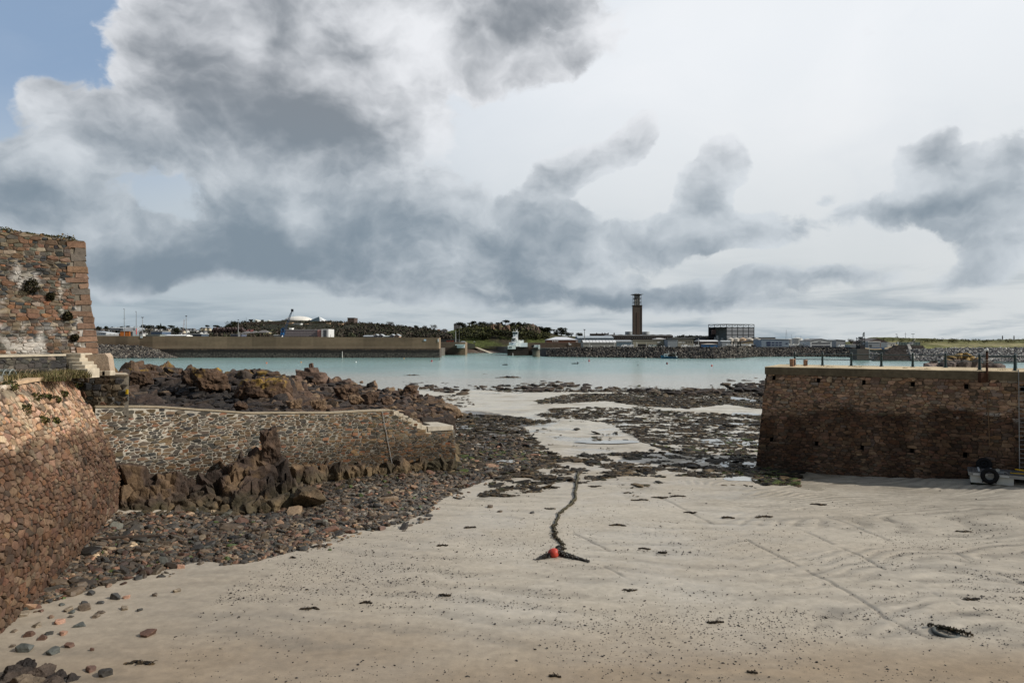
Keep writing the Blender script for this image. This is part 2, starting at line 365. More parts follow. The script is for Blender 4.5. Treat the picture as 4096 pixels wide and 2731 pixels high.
SKY_BRIGHT=[(930,60,90,90,0,.9),(1000,130,60,90,0,.6),(1650,200,600,300,0,.9),(700,420,110,25,0,.6),(1150,300,260,110,0,.7),(1760,470,160,60,0,.5),(580,140,80,60,0,.3)]
sky_nodes()
vs=sc.view_settings; sc.display_settings.display_device='sRGB'; vs.view_transform='Standard'; vs.look='None'; vs.exposure=0; vs.gamma=1; vs.use_curve_mapping=False
sc.render.engine='CYCLES'; sc.cycles.max_bounces=5; sc.cycles.diffuse_bounces=3; sc.cycles.glossy_bounces=2; sc.cycles.use_adaptive_sampling=True; sc.cycles.adaptive_threshold=.015
# ================================================================== the near shore
def gz(x, y):                                  # height of the beach
    x=np.asarray(x,float); y=np.asarray(y,float)
    z=-2.35*sstep(34,188,y)*np.clip((y-34)/154,0,1)**.15
    z=np.where(y>188,-2.35-(y-188)*.02,z)
    z=z+.75*sstep(22,36,x)*sstep(70,45,y)                                  # sand banked against the right-hand pier
    u=(x+22.5-(y-37)*.10)                                                  # shingle bank in the left-hand corner
    z=z+1.0*sstep(9,-2,u)*sstep(20,34,y)*sstep(80,55,y)
    z=z+.35*sstep(-3,-9,x)*sstep(40,50,y)*sstep(75,58,y)
    z=z+.22*(fbm2(x,y,9,7,3,5)-.5)
    return np.maximum(z,-9)
def ground_px(px,py):                          # where the line of sight through a photo pixel meets the beach
    d=EYE*F/max(py-HZ,1)
    for _ in range(12): d=(EYE-float(gz(WX(px,d),d)))*F/(py-HZ)
    return np.array([WX(px,d), d, float(gz(WX(px,d),d))])
def inpoly(X,Y,poly):
    c=np.zeros(X.shape,bool); n=len(poly)
    for i in range(n):
        x1,y1=poly[i]; x2,y2=poly[(i+1)%n]
        if y1==y2: continue
        c^=((y1>Y)!=(y2>Y))&(X<(x2-x1)*(Y-y1)/(y2-y1)+x1)
    return c
def segd(X,Y,pts):
    D=np.full(X.shape,1e9)
    for (x1,y1),(x2,y2) in zip(pts[:-1],pts[1:]):
        t=np.clip(((X-x1)*(x2-x1)+(Y-y1)*(y2-y1))/((x2-x1)**2+(y2-y1)**2+1e-9),0,1)
        D=np.minimum(D,np.hypot(X-x1-t*(x2-x1),Y-y1-t*(y2-y1)))
    return D
GP=lambda poly: [tuple(ground_px(a,b)[:2]) for a,b in poly]
# ---- shingle bank and weed: density fields on the ground
def field(polys,X,Y,edge=.0):
    PX=2048+X/Y*F; PY=HZ+(EYE-gz(X,Y))/Y*F; out=np.zeros(X.shape)
    wob=(fbm2(X,Y,3.5,3.5,4,88)-.5); wob2=(fbm2(X,Y,3.,3.,4,89)-.5)
    for poly,dn in polys:
        m=inpoly(PX+wob*3800/np.maximum(Y,20),PY+wob2*60000/np.maximum(Y,20)**2,poly); out=np.maximum(out,m*dn)
    return out
SHING=[([(130,2440),(60,2480),(0,2560),(200,2330),(300,2220),(470,2060),(700,2050),(1000,1980),(1280,1880),(1650,1840),(1800,1835),(1830,1740),(1850,1640),(1990,1650),(2150,1690),(2060,1720),(2110,1780),(2180,1840),(2080,1880),(1920,1930),(1800,1975),(1700,2050),(1560,2090),(1400,2130),(1210,2200),(1000,2240),(740,2270),(560,2300),(400,2340),(250,2400)],.95)]
WEED=[([(1850,1552),(1925,1530),(2174,1514),(2301,1527),(2430,1533),(2556,1547),(2748,1547),(2939,1530),(3070,1492),(3070,1592),(2875,1586),(2684,1574),(2430,1568),(2174,1568),(2008,1568)],.97),
 ([(2148,1600),(2289,1575),(2684,1571),(3060,1584),(3060,1635),(2907,1616),(2748,1635),(2557,1625),(2429,1603),(2289,1612),(2148,1615)],.92),
 ([(2142,1660),(2238,1629),(2557,1629),(2748,1648),(3060,1660),(3040,1900),(2812,1840),(2620,1788),(2429,1690)],.67),
 ([(1753,1654),(1983,1660),(2238,1686),(2078,1699),(2142,1763),(2238,1826),(2046,1890),(1800,1900)],.72),
 ([(2046,1850),(2238,1826),(2620,1800),(2812,1850),(3040,1880),(3040,1905),(2500,1905),(2300,1930),(2060,1900)],.62),
 ([(2036,1884),(2308,1894),(2240,1962),(2104,1986),(1900,2003)],.5),
 ([(2359,1894),(2800,1900),(3100,1960),(3400,1990),(2900,2010),(2500,1990)],.34),
 ([(3020,1870),(3250,1880),(3480,1910),(3420,1945),(3250,1960),(3030,1930)],.72),
 ([(2220,1640),(2640,1720),(2900,1820),(2300,1830),(2080,1760)],.34),
 ([(1640,1600),(1860,1570),(1900,1620),(1700,1650)],.5),([(1870,1590),(2500,1580),(2600,1640),(2150,1660),(1700,1650)],.05)]
# shallow drainage rills running down the sand
RILLS=[[(2630,1985),(2890,2110),(3080,2205),(3250,2290),(3450,2395),(3560,2480),(3740,2560)],[(3180,2110),(3420,2210),(3560,2290),(3690,2350),(3830,2420)],
 [(3520,2060),(3760,2180),(3930,2265),(4110,2340)],[(3300,2060),(3560,2160),(3700,2210)],[(3720,2180),(3900,2235),(4110,2290)],[(3010,2480),(3180,2550),(3290,2610)],[(2420,2265),(2640,2380)],[(2290,2130),(2430,2200)]]
RILLG=[GP(r) for r in RILLS]
rocky_spots=[]
def beach():
    y=np.concatenate([np.array([-60,-20,0,4,8,11]),13*(215/13)**(np.linspace(0,1,900)),np.array([235,270,330,400])])
    t=np.concatenate([np.array([-8,-4,-2,-1.3]),np.linspace(-.9,.95,1000),np.array([1.3,2,4,8])])
    X=t[None,:]*np.maximum(np.abs(y),14)[:,None]; Y=np.repeat(y[:,None],len(t),1)
    wob=fbm2(X,Y,2.2,2.2,3,31)-.5; Xw=X+wob*1.2; Yw=Y+(fbm2(X,Y,2.4,2.4,3,32)-.5)*1.4
    Z=gz(X,Y)
    cl=np.ones(X.shape)
    near=sstep(75,50,Y)
    rip=np.sin((Yw*1.0+Xw*.16+3.0*fbm2(X,Y,11,5,3,8))*2*math.pi/1.55)      # broad low ripples along the water's edge
    rmask=sstep(.40,.62,fbm2(X,Y,7,4,3,9))
    Z=Z+.026*near*rmask*np.sign(rip)*np.abs(rip)**1.4
    rip2=np.sin((Yw*1.15-Xw*.42*sstep(6,20,X)+4.5*fbm2(X,Y,7,4,4,18))*2*math.pi/(1.0+.5*fbm2(X,Y,12,12,2,23))); p2=near*sstep(7,16,X)*sstep(.40,.62,fbm2(X,Y,4.5,1.8,3,19)); Z=Z+.022*p2*rip2
    groove=np.zeros(X.shape); hit=(Y>18)&(Y<62)&(X>-6)
    for rl in RILLG:
        d=segd(Xw[hit]*.25+X[hit]*.75,Yw[hit]*.25+Y[hit]*.75,rl); groove[hit]=np.maximum(groove[hit],np.exp(-(d/.075)**2))
    gm=sstep(.36,.52,fbm2(X,Y,1.6,1.6,2,12)); Z=Z-.055*groove*gm
    # hollows that hold water among the weed
    hol=sstep(.50,.66,fbm2(X,Y,9,13,4,44))*sstep(46,58,Y); Z=Z-.10*hol
    # colour: pale shell sand, browner silt low down, dark silt settled in the rills
    a=np.array(lin(172,163,147)); b=np.array(lin(134,114,88)); c=np.array(lin(96,90,80)); w=np.array(lin(182,176,162))
    near_br=sstep(27,20.5,Y+4*(fbm2(X,Y,9,4,3,61)-.5)+.12*np.abs(X-2))
    tr=np.clip(rmask*near*sstep(.2,-.9,rip)*.22+p2*sstep(.1,-.9,rip2)*.36,0,.5)[...,None]*fbm2(X,Y,1.2,.8,2,24)[...,None]*2.0
    m1=np.clip(.30*fbm2(X,Y,6,2.5,4,21)+.72*near_br,0,1)[...,None]
    m2=(groove*gm*.5)[...,None]
    far=sstep(48,95,Y)[...,None]
    left=(sstep(4,-14,X)*sstep(44,24,Y)*.55)[...,None]
    Cc=a*(1-m1)+b*m1; Cc=Cc*(1-left)+np.array(lin(142,129,111))*left; Cc=Cc*(1-far)+w*far; Cc=Cc*(1-m2)+c*m2; Cc=Cc*(1-tr)+c*tr
    stain=(sstep(.56,.74,fbm2(X,Y,5,3,4,71))*sstep(38,60,Y)*.45)[...,None]; Cc=Cc*(1-stain)+np.array(lin(128,112,86))*stain
    sh=np.zeros(X.shape); ok=(Y>18)&(Y<110); sh[ok]=field(SHING,X[ok],Y[ok])
    sh=(np.minimum(sh*1.1,1)*.9*sstep(.2,.42,fbm2(X,Y,1.2,1.2,3,74)))[...,None]; Cc=Cc*(1-sh)+np.array(lin(78,70,60))*sh
    wd=np.zeros(X.shape); ok=(Y>40)&(Y<200); wd[ok]=field(WEED,X[ok],Y[ok]); wd=(wd*.5*sstep(.42,.60,fbm2(X,Y,1.3,.9,4,93)))[...,None]; Cc=Cc*(1-wd)+np.array(lin(92,84,66))*wd
    Cc=Cc*(.86+.28*fbm2(X,Y,.5,.22,4,72))[...,None]*(.92+.16*fbm2(X,Y,3,1.2,3,73))[...,None]
    nr,nc=X.shape; I=np.arange(nr*nc).reshape(nr,nc)
    Fq=np.stack([I[:-1,:-1],I[:-1,1:],I[1:,1:],I[1:,:-1]],-1).reshape(-1,4)
    g=G(); g.add(np.stack([X,Y,Z],-1).reshape(-1,3),Fq,Cc.reshape(-1,3))
    m,t,bs=newmat('wet_sand'); tc=t.n('ShaderNodeTexCoord').outputs['Object']; at=t.n('ShaderNodeAttribute'); at.attribute_name='Col'
    n1=t.noise(tc,3.,6,.7); n2=t.noise(tc,60.,4,.7)
    gg=t.math('MULTIPLY',t.ramp(n1,.25,.75,.86,1.12),t.ramp(n2,.25,.75,.86,1.14)); cc=t.n('ShaderNodeCombineColor')
    for i in range(3): t.lk(gg,cc.inputs[i])
    t.lk(t.mix(1.,at.outputs['Color'],cc.outputs[0],'MULTIPLY'),bs.inputs['Base Color'])
    sx_=t.n('ShaderNodeSeparateXYZ'); t.lk(tc,sx_.inputs[0]); wz=t.math('MULTIPLY',t.math('MULTIPLY',t.ramp(sx_.outputs[1],44.,60.),t.ramp(sx_.outputs[1],120.,95.)),t.ramp(t.noise(tc,.16,4,.6),.46,.62))      # film of water left among the weed
    dry=t.ramp(t.noise(tc,.22,4,.6),.35,.65,.42,.8); t.lk(t.math('SUBTRACT',dry,t.math('MULTIPLY',wz,t.math('SUBTRACT',dry,.13))),bs.inputs['Roughness']); bw_=t.math('SUBTRACT',.38,t.math('MULTIPLY',wz,.33)); bs.inputs['Specular IOR Level'].default_value=.4
    bp=t.n('ShaderNodeBump'); t.lk(bw_,bp.inputs['Strength']); bp.inputs['Distance'].default_value=.02
    sm=t.n('ShaderNodeMapping'); sm.inputs['Scale'].default_value=(1,2.4,1); t.lk(tc,sm.inputs[0])
    t.lk(t.math('ADD',t.math('MULTIPLY',t.noise(sm.outputs[0],5,6,.6,.6),1.),t.math('MULTIPLY',n2,.35)),bp.inputs['Height']); t.lk(bp.outputs[0],bs.inputs['Normal'])
    o=g.build('sand_beach',m,None,(0,0,0),True); props(o,kind='structure')
beach()
# ------------------------------------------------------------------ the sea, its bed, and pools left by the tide
SEA=-2.2
def water_mat(name,col,rough,scale,strength,dist,alpha=None,spec=.5):
    m,t,b=newmat(name); tc=t.n('ShaderNodeTexCoord').outputs['Object']
    mp=t.n('ShaderNodeMapping'); mp.inputs['Scale'].default_value=(.55,1.,1); t.lk(tc,mp.inputs[0])
    c=t.mix(t.ramp(t.noise(mp.outputs[0],.02,5,.6,.5),.35,.65),col,tuple(v*.84 for v in col)); t.lk(c,b.inputs['Base Color'])
    b.inputs['Roughness'].default_value=rough; b.inputs['Specular IOR Level'].default_value=spec
    bp=t.n('ShaderNodeBump'); bp.inputs['Strength'].default_value=strength; bp.inputs['Distance'].default_value=dist
    h=t.math('ADD',t.noise(mp.outputs[0],scale,5,.62,.3),t.math('MULTIPLY',t.noise(mp.outputs[0],scale*.17,4,.55),1.6))
    t.lk(h,bp.inputs['Height']); t.lk(bp.outputs[0],b.inputs['Normal'])
    return m,t,b
M['sea'],_t,_b=water_mat('sea_water',lin(136,170,164),.16,.9,.55,.3)
_s=_t.n('ShaderNodeSeparateXYZ'); _tc=_t.n('ShaderNodeTexCoord').outputs['Object']; _t.lk(_tc,_s.inputs[0])
_y=_t.math('ADD',_s.outputs[1],_t.math('MULTIPLY',_t.math('SUBTRACT',_t.noise(_tc,.02,4,.6),.5),120.))
_old=_b.inputs['Base Color'].links[0].from_socket
_t.lk(_t.mix(_t.ramp(_y,330.,190.),_old,lin(176,172,158)),_b.inputs['Base Color'])
g=G(); yy=np.concatenate([[60,140],np.linspace(150,700,60),[1200,3000,9000]]); xx=np.concatenate([[-9000,-3000],np.linspace(-700,700,60),[3000,9000]])
XX,YY=np.meshgrid(xx,yy); I=np.arange(XX.size).reshape(XX.shape)
g.add(np.stack([XX,YY,np.full(XX.shape,SEA)],-1).reshape(-1,3),np.stack([I[:-1,:-1],I[:-1,1:],I[1:,1:],I[1:,:-1]],-1).reshape(-1,4))
props(g.build('sea',M['sea'],None,(0,0,SEA)),kind='structure')
g=G(); g.add(np.array([(-12000,-3000,-9.2),(12000,-3000,-9.2),(12000,12000,-9.2),(-12000,12000,-9.2)],float),[[0,1,2,3]])
props(g.build('seabed',surf('seabed',lin(150,140,120),.9),None,(0,0,-9.2)),kind='structure')
M['pool'],_t,_b=water_mat('pool_water',lin(168,166,158),.04,1.4,.10,.05)
def pool(px0,px1,py0,py1,seed,drop=.0):
    rs=np.random.RandomState(seed); A=ground_px((px0+px1)/2,(py0+py1)/2); a=ground_px(px0,(py0+py1)/2); b=ground_px(px1,(py0+py1)/2); u=ground_px((px0+px1)/2,py0); d=ground_px((px0+px1)/2,py1)
    rx=abs(b[0]-a[0])/2; ry=abs(u[1]-d[1])/2; n=40
    th=np.arange(n)/n*2*math.pi; r=.75+.5*fbm(np.stack([np.cos(th)*2+seed,np.sin(th)*2,th*0],1),3,seed)
    x=A[0]+rx*r*np.cos(th); y=A[1]+ry*r*np.sin(th); zz=gz(x,y).mean()+.02-drop
    g=G(); V=np.concatenate([[[A[0],A[1],zz]],np.stack([x,y,np.full(n,zz)],1)]); g.add(V,[[0,1+i,1+(i+1)%n] for i in range(n)])
    return props(g.build('tide_pool',M['pool']),kind='structure')
for i,p in enumerate([(2890,3040,1845,1880),(2930,3060,1652,1668),(2960,3060,1590,1625),(1990,2190,1838,1852),(2800,3050,1755,1790),(2300,2560,1760,1772),(2760,3000,1690,1702),(2900,3040,1905,1925)]): pool(*p,seed=50+i)
# ------------------------------------------------------------------ dressed and rubble stone walls
def clip(poly,nx,ny,c):                        # keep the side nx*x+ny*y<=c
    out=[]; n=len(poly)
    for i in range(n):
        a=poly[i]; b=poly[(i+1)%n]; da=nx*a[0]+ny*a[1]-c; db=nx*b[0]+ny*b[1]-c
        if da<=0: out.append(a)
        if (da<0<db) or (db<0<da):
            t=da/(da-db); out.append((a[0]+t*(b[0]-a[0]),a[1]+t*(b[1]-a[1])))
    return out
def stone_cells(U,V,sw,sh,seed,holes=(),jit=.5,u0=0.,v0=0.,rowdrift=0.):
    rs=np.random.RandomState(seed); S=[]; v=v0-sh; k=sw/sh
    while v<V+sh:
        h=sh*rs.choice([.55,.75,1.,1.3,1.75],p=[.2,.25,.25,.18,.12]); u=u0-sw*rs.uniform(.5,1.5)
        while u<U+sw:
            w=sw*rs.choice([.45,.7,1,1.4,2.1],p=[.2,.26,.26,.18,.10]); S.append((u+w/2+rs.normal(0,.08*sw), v+h/2+rs.normal(0,jit*.3*sh)+rowdrift*math.sin(u*.35+seed), w)); u+=w
        v+=h
    S=np.array(S); P=np.stack([S[:,0],S[:,1]*k],1); wt=(S[:,2]*.5)**2*.5; out=[]
    order=np.argsort(P[:,1]); P=P[order]; wt=wt[order]; R_=sw*3.2
    lo=np.searchsorted(P[:,1],P[:,1]-R_); hi=np.searchsorted(P[:,1],P[:,1]+R_)
    for i in range(len(P)):
        px,py=P[i]
        if not(u0<px<U and v0*k<py<V*k): continue
        J=np.arange(lo[i],hi[i]); J=J[(np.abs(P[J,0]-px)<R_)&(J!=i)]
        d2=((P[J]-P[i])**2).sum(1); J=J[np.argsort(d2)[:16]]
        poly=[(px-R_,py-R_),(px+R_,py-R_),(px+R_,py+R_),(px-R_,py+R_)]
        for j in J:
            nx,ny=P[j,0]-px,P[j,1]-py
            c=(P[j,0]**2+P[j,1]**2-px*px-py*py+wt[i]-wt[j])/2
            poly=clip(poly,nx,ny,c)
            if len(poly)<3: break
        poly=clip(clip(clip(clip(poly,-1,0,-u0),1,0,U),0,-1,-v0*k),0,1,V*k) if len(poly)>2 else []
        if len(poly)<3: continue
        poly=[(a,b/k) for a,b in poly]
        for (a0,a1,b0,b1) in holes:
            xs=[p[0] for p in poly]; ys=[p[1] for p in poly]
            if max(xs)>a0 and min(xs)<a1 and max(ys)>b0 and min(ys)<b1:
                c=[clip(poly,1,0,a0),clip(poly,-1,0,-a1),clip(poly,0,1,b0),clip(poly,0,-1,-b1)]
                ar=[abs(sum(q[i][0]*q[(i+1)%len(q)][1]-q[(i+1)%len(q)][0]*q[i][1] for i in range(len(q))))/2 if len(q)>2 else 0 for q in c]
                poly=c[int(np.argmax(ar))]
                if len(poly)<3: break
        if len(poly)>2: out.append(poly)
    return out
def stonework(g, fn, cells, pal, pw, gap=.018, h=(.02,.07), dark=None, seed=0, mi=0, tiltk=.12, keep=None):
    """raise one irregular rounded block per cell on the surface fn(u,v)->(points, normals)"""
    rs=np.random.RandomState(seed); pal=np.array(pal); uv=[];hh=[];Fc=[];cc=[];n0=0
    for poly in cells:
        p=np.array(poly); c=p.mean(0)
        if keep is not None and not keep(c): continue
        d=np.linalg.norm(p-c,axis=1)[:,None]; size=d.mean()
        if size<gap*1.6: continue
        n=len(p); H=rs.uniform(*h); tl=rs.normal(0,tiltk,2)
        def ring(shrink,k):
            q=c+(p-c)*np.maximum(1-shrink/np.maximum(d,1e-4),.15); return q
        g_=gap*rs.uniform(.6,1.5); q0=ring(g_*.8,0); q1=ring(g_*1.1,0); q2=ring(g_*1.1+min(.28*size,.05),0)
        q1=q1+rs.normal(0,.05*size,q1.shape); q2=q2+rs.normal(0,.05*size,q2.shape)
        uv+= [q0,q1,q2,c[None]]; hh+=[np.full(n,-.05), H*.62+(q1-c)@tl*.6+rs.normal(0,.12*H,n), H+(q2-c)@tl+rs.normal(0,.16*H,n), np.array([H*rs.uniform(.95,1.2)])]
        for i in range(n):
            j=(i+1)%n; a=n0
            Fc+=[[a+i,a+j,a+n+j,a+n+i],[a+n+i,a+n+j,a+2*n+j,a+2*n+i],[a+2*n+i,a+2*n+j,a+3*n]]
        n0+=3*n+1
        col=pal[rs.choice(len(pal),p=pw)]*rs.uniform(.78,1.2)*(1+rs.normal(0,.03,3)); cc.append(np.repeat(col[None],3*n+1,0))
    uv=np.concatenate(uv); hh=np.concatenate(hh); cc=np.concatenate(cc)
    P,N=fn(uv[:,0],uv[:,1]); V=P+N*hh[:,None]
    if dark is not None: cc=dark(V,uv,cc)
    g.add(V,Fc,np.clip(cc,.004,1),mi); return g
def backing(g, fn, us, vs, col, mi=0, holes=(), sink=0., dark=None):
    us=sorted(set(list(us)+[e for h in holes for e in h[:2]])); vs=sorted(set(list(vs)+[e for h in holes for e in h[2:]]))
    UU,VV=np.meshgrid(us,vs); P,N=fn(UU.ravel(),VV.ravel()); I=np.arange(UU.size).reshape(UU.shape); Fc=[]
    for j in range(len(vs)-1):
        for i in range(len(us)-1):
            uc,vc=(us[i]+us[i+1])/2,(vs[j]+vs[j+1])/2
            if any(a<uc<b and c<vc<d for a,b,c,d in holes): continue
            Fc.append([I[j,i],I[j,i+1],I[j+1,i+1],I[j+1,i]])
    V=P-N*sink; cc=np.broadcast_to(np.asarray(col,float),(len(V),3))
    if dark is not None: cc=dark(V,np.stack([UU.ravel(),VV.ravel()],1),cc)
    g.add(V,Fc,cc,mi)
    return g
def interp_line(pts):
    pts=np.array(pts,float); s=np.concatenate([[0],np.cumsum(np.linalg.norm(np.diff(pts[:,:2],axis=0),axis=1))])
    return lambda u: np.stack([np.interp(u,s,pts[:,k]) for k in range(pts.shape[1])],1), s[-1]
def lofted(base, prof):
    """wall face along a plan line (x,y,z0,top z), leaning back by prof(height); returns fn(u, height)"""
    f,L=interp_line(base)
    def fn(u,v):
        u=np.asarray(u,float); v=np.asarray(v,float); p=f(np.clip(u,0,L)); e=.25
        T=f(np.clip(u+e,0,L))[:,:2]-f(np.clip(u-e,0,L))[:,:2]; T/=np.linalg.norm(T,axis=1)[:,None]+1e-9
        n=np.stack([T[:,1],-T[:,0]],1)                                     # outward, to the right of the direction of travel
        o=prof(v); do=(prof(v+.05)-prof(v-.05))/.1
        P=np.stack([p[:,0]-n[:,0]*o, p[:,1]-n[:,1]*o, p[:,2]+v],1)
        N=np.stack([n[:,0],n[:,1],do],1); N/=np.linalg.norm(N,axis=1)[:,None]
        return P,N
    return fn,L
# palettes (weathered granite and diorite)
PK=[lin(*c) for c in [(188,156,130),(176,142,116),(196,170,146),(162,132,110),(148,124,104),(188,148,116),(170,152,132),(128,114,100),(202,178,150)]]
PKw=[.2,.17,.15,.13,.1,.08,.08,.04,.05]
GR=[lin(*c) for c in [(112,106,96),(92,90,86),(128,112,94),(142,124,102),(76,78,78),(150,116,96),(104,92,76)]]
GRw=[.22,.2,.17,.12,.13,.06,.1]
BR=[lin(*c) for c in [(150,126,106),(132,110,92),(164,142,120),(118,102,88),(146,116,92),(130,120,108),(104,90,78)]]
BRw=[.22,.2,.14,.16,.1,.1,.08]
FT=[lin(*c) for c in [(140,108,86),(120,98,80),(108,102,92),(138,122,100),(72,73,72),(156,112,84),(94,82,70),(168,152,130),(112,110,96)]]
FTw=[.18,.16,.14,.12,.14,.07,.08,.05,.06]
def mulstain(f): return lambda V,uv,c: c*f(V,uv)
# ---- curved harbour wall on the left
CW=[(-14.6,14,-.1),(-16.0,18.5,-.1),(-17.5,23.4,0),(-18.6,27.4,.1),(-20.0,32.4,.2),(-21.75,37.9,.2)]
prof_c=lambda v: np.interp(v,[-1,2.6,4.2,6.2,8.2],[0,.05,.55,1.45,2.55])
_fC,LC=lofted(CW,prof_c)
ledge=lambda u: np.interp(u,[15.5,17.5,LC],[7.6,7.55,6.4])
topC=lambda u: np.interp(u,[0,16.6,17.2,LC],[7.75,7.75,7.86,7.86])
def fnC(u,v):
    u=np.asarray(u,float); v=np.asarray(v,float); P,N=_fC(u,v); o=.13*sstep(-.02,.03,v-ledge(u))*(u>15.5)
    return P-np.stack([N[:,0]*o,N[:,1]*o,0*o],1), N
def darkC(V,uv,c):                             # dark weed and damp up to the usual tide line
    n=fbm(V*np.array([.45,.45,.9])+3,4,5)
    tide=sstep(6.35,5.75,V[:,2]+1.9*(n-.5)+.065*(uv[:,0]-12))
    lo=sstep(1.6,.4,V[:,2]+1.2*(n-.5))
    tint=np.array([.245,.215,.20])*np.ones((len(V),1)); 
    k=np.clip(tide[:,None]*(.95+.7*(n[:,None]-.5)),0,1); out=c*(1-k)+c*tint*k
    out=out*(1-.22*lo[:,None]); li=(sstep(.62,.7,fbm(V*1.1+9,4,8))*sstep(4.5,6.5,V[:,2]))[:,None]
    return out*(1-.4*li)+np.array(lin(196,180,150))*.4*li
hw=thing('harbour_wall','curved leaning wall of small pinkish stones with dark tide stain, beside the shingle','wall',(-17.5,23.4,0))
HC=[]
g=G(); cells=stone_cells(LC,7.75,.30,.225,3,jit=.75,v0=-.6,rowdrift=.12)
PKD=[np.array(q)*np.array([.78,.745,.69]) for q in PK]
stonework(g,fnC,cells,PKD,PKw,.022,(.03,.11),darkC,4,keep=lambda q:q[1]<(ledge(q[0])-.05 if q[0]>15.5 else 7.75))
cells=stone_cells(LC,7.86,.21,.27,8,jit=.7,u0=16.8,v0=6.2); stonework(g,fnC,cells,PKD,PKw,.018,(.015,.06),darkC,5,keep=lambda q:q[1]>ledge(q[0])+.05)
g.build('masonry',M['masonry'],hw)
us=np.linspace(0,LC,90); V=[]
for f in np.linspace(0,1,40): V.append(fnC(us,-1+(topC(us)+1)*f)[0])
V=np.concatenate(V); n=90; cc=darkC(V,np.stack([np.tile(us,40),V[:,2]],1),np.array(lin(74,60,48))*np.ones((len(V),1)))
g=G(); g.add(V,[[k*n+i,k*n+i+1,(k+1)*n+i+1,(k+1)*n+i] for k in range(39) for i in range(n-1)],cc)
Pe=np.array([V[k*n+n-1] for k in range(40)]); Vb=np.concatenate([Pe,Pe+np.array([-4,1.2,0])]); g.add(Vb,[[i,40+i,41+i,1+i] for i in range(39)],lin(66,56,46))
Pt=V[39*n:]; g.add(np.concatenate([Pt,Pt+np.array([-.8,.2,0])]),[[i,i+1,n+i+1,n+i] for i in range(n-1)],lin(130,112,90))
g.build('mortar_bed',M['mortar'],hw)
e1,N1=fnC(np.linspace(17.2,21.6,9),np.full(9,7.87)); e1=e1+N1*.07; e2=e1+np.array([-.62,-.14,0]); n=9; V=np.concatenate([e1,e2,e1+np.array([0,0,.15]),e2+np.array([0,0,.15])])
g=G(); g.add(V,[[i,i+1,2*n+i+1,2*n+i] for i in range(n-1)]+[[2*n+i,2*n+i+1,3*n+i+1,3*n+i] for i in range(n-1)]+[[n+i,3*n+i,3*n+i+1,n+i+1] for i in range(n-1)]+[[0,2*n,3*n,n],[n-1,2*n-1,4*n-1,3*n-1]],lin(196,168,132))
g.build('coping',surf('coping',lin(186,158,126),.9,.22,4,.5),hw)
g=G(); rs=np.random.RandomState(6)
for u in np.arange(21.6,LC,.3):
    P,N=fnC(np.array([u]),np.array([7.87])); V,Fc=rock(int(u*90),2,(.2,.2,.14),9,.06,(0,0,rs.uniform(0,6))); g.add(V+P[0]+[-.12,0,.08],Fc,np.array(lin(150,132,108))*rs.uniform(.8,1.2))
g.build('capping_stone',M['stone'],hw)
# rubble kerb in front of the parapet foot and the lower, broken parapet to its left
rs=np.random.RandomState(5); g=G()
for u in np.arange(4,17.2,.3):
    P,N=fnC(np.array([u]),np.array([7.72])); 
    for q in range(2):
        V,Fc=rock(int(u*100)+q,1,(.26,.24,.17),9,.05,(rs.normal(0,.2),rs.normal(0,.2),rs.uniform(0,6))); g.add(V+P[0]+np.array([-.15-.45*q,0,.14+.35*q*rs.uniform(.5,1)]),Fc,np.array(lin(*random.choice([(176,160,140),(150,132,110),(120,116,104),(196,180,160)]))))
g.build('broken_parapet',M['stone'],hw)
# ---- terrace behind it, with grass
TER=8.2
tp=[]
for u in np.linspace(0,LC,24):
    P,_=fnC(np.array([u]),np.array([7.6])); tp.append((P[0,0]-.35,P[0,1]))
poly=tp+[(-26.4,39.2),(-27.2,41.2),(-34,44),(-60,44),(-60,14)]
g=G(); g.add(*prism(poly[::-1] if False else poly,2.0,TER-.12),lin(120,108,80)); props(g.build('terrace',surf('terrace_earth',lin(128,112,84),.95,.3,3,.5)),kind='structure')
def tuft_mesh(g,c,n,h,spread,cols,rs,lean=.5):
    a=rs.uniform(0,2*math.pi,n); r=rs.uniform(0,1,n)**.6*spread; bx=c[0]+r*np.cos(a); by=c[1]+r*np.sin(a); hh=h*rs.uniform(.5,1.2,n); la=rs.uniform(0,2*math.pi,n); ll=hh*lean*rs.uniform(.1,1,n); w=.012+.012*rs.uniform(0,1,n)
    wx=w*np.sin(la+1.57); wy=w*np.cos(la+1.57)
    z0=np.full(n,c[2]); mx=bx+ll*.35*np.cos(la); my=by+ll*.35*np.sin(la); tx=bx+ll*np.cos(la); ty=by+ll*np.sin(la)
    V=np.stack([np.stack([bx-wx,by-wy,z0],1),np.stack([bx+wx,by+wy,z0],1),np.stack([mx+wx*.8,my+wy*.8,z0+hh*.6],1),np.stack([mx-wx*.8,my-wy*.8,z0+hh*.6],1),np.stack([tx,ty,z0+hh],1)],1)
    cc=np.repeat(np.asarray(cols)[rs.randint(len(cols),size=n)],5,0)*np.repeat(rs.uniform(.7,1.25,(n,1)),5,0)
    q=np.arange(n)[:,None]*5; g.add(V.reshape(-1,3),np.concatenate([q+np.array([0,1,2,3])],1),cc); m0=g.n-5*n
    g.l.append((q+np.array([3,2,4])+m0).ravel()); g.t.append(np.full(n,3)); g.m.append(np.zeros(n))
GRS=[lin(98,92,56),lin(128,114,80),lin(78,80,46),lin(150,134,100),lin(88,78,54)]
rs=np.random.RandomState(8); g=G()
for i in range(420):
    u=rs.uniform(2,LC-1.0); P,_=fnC(np.array([u]),np.array([7.6])); off=rs.uniform(.75,5.5); x=P[0,0]-off; y=P[0,1]+off*.25+rs.normal(0,.3)
    tuft_mesh(g,(x,y,TER-.14),46,.33*rs.uniform(.6,1.5),.42,GRS,rs,.8)
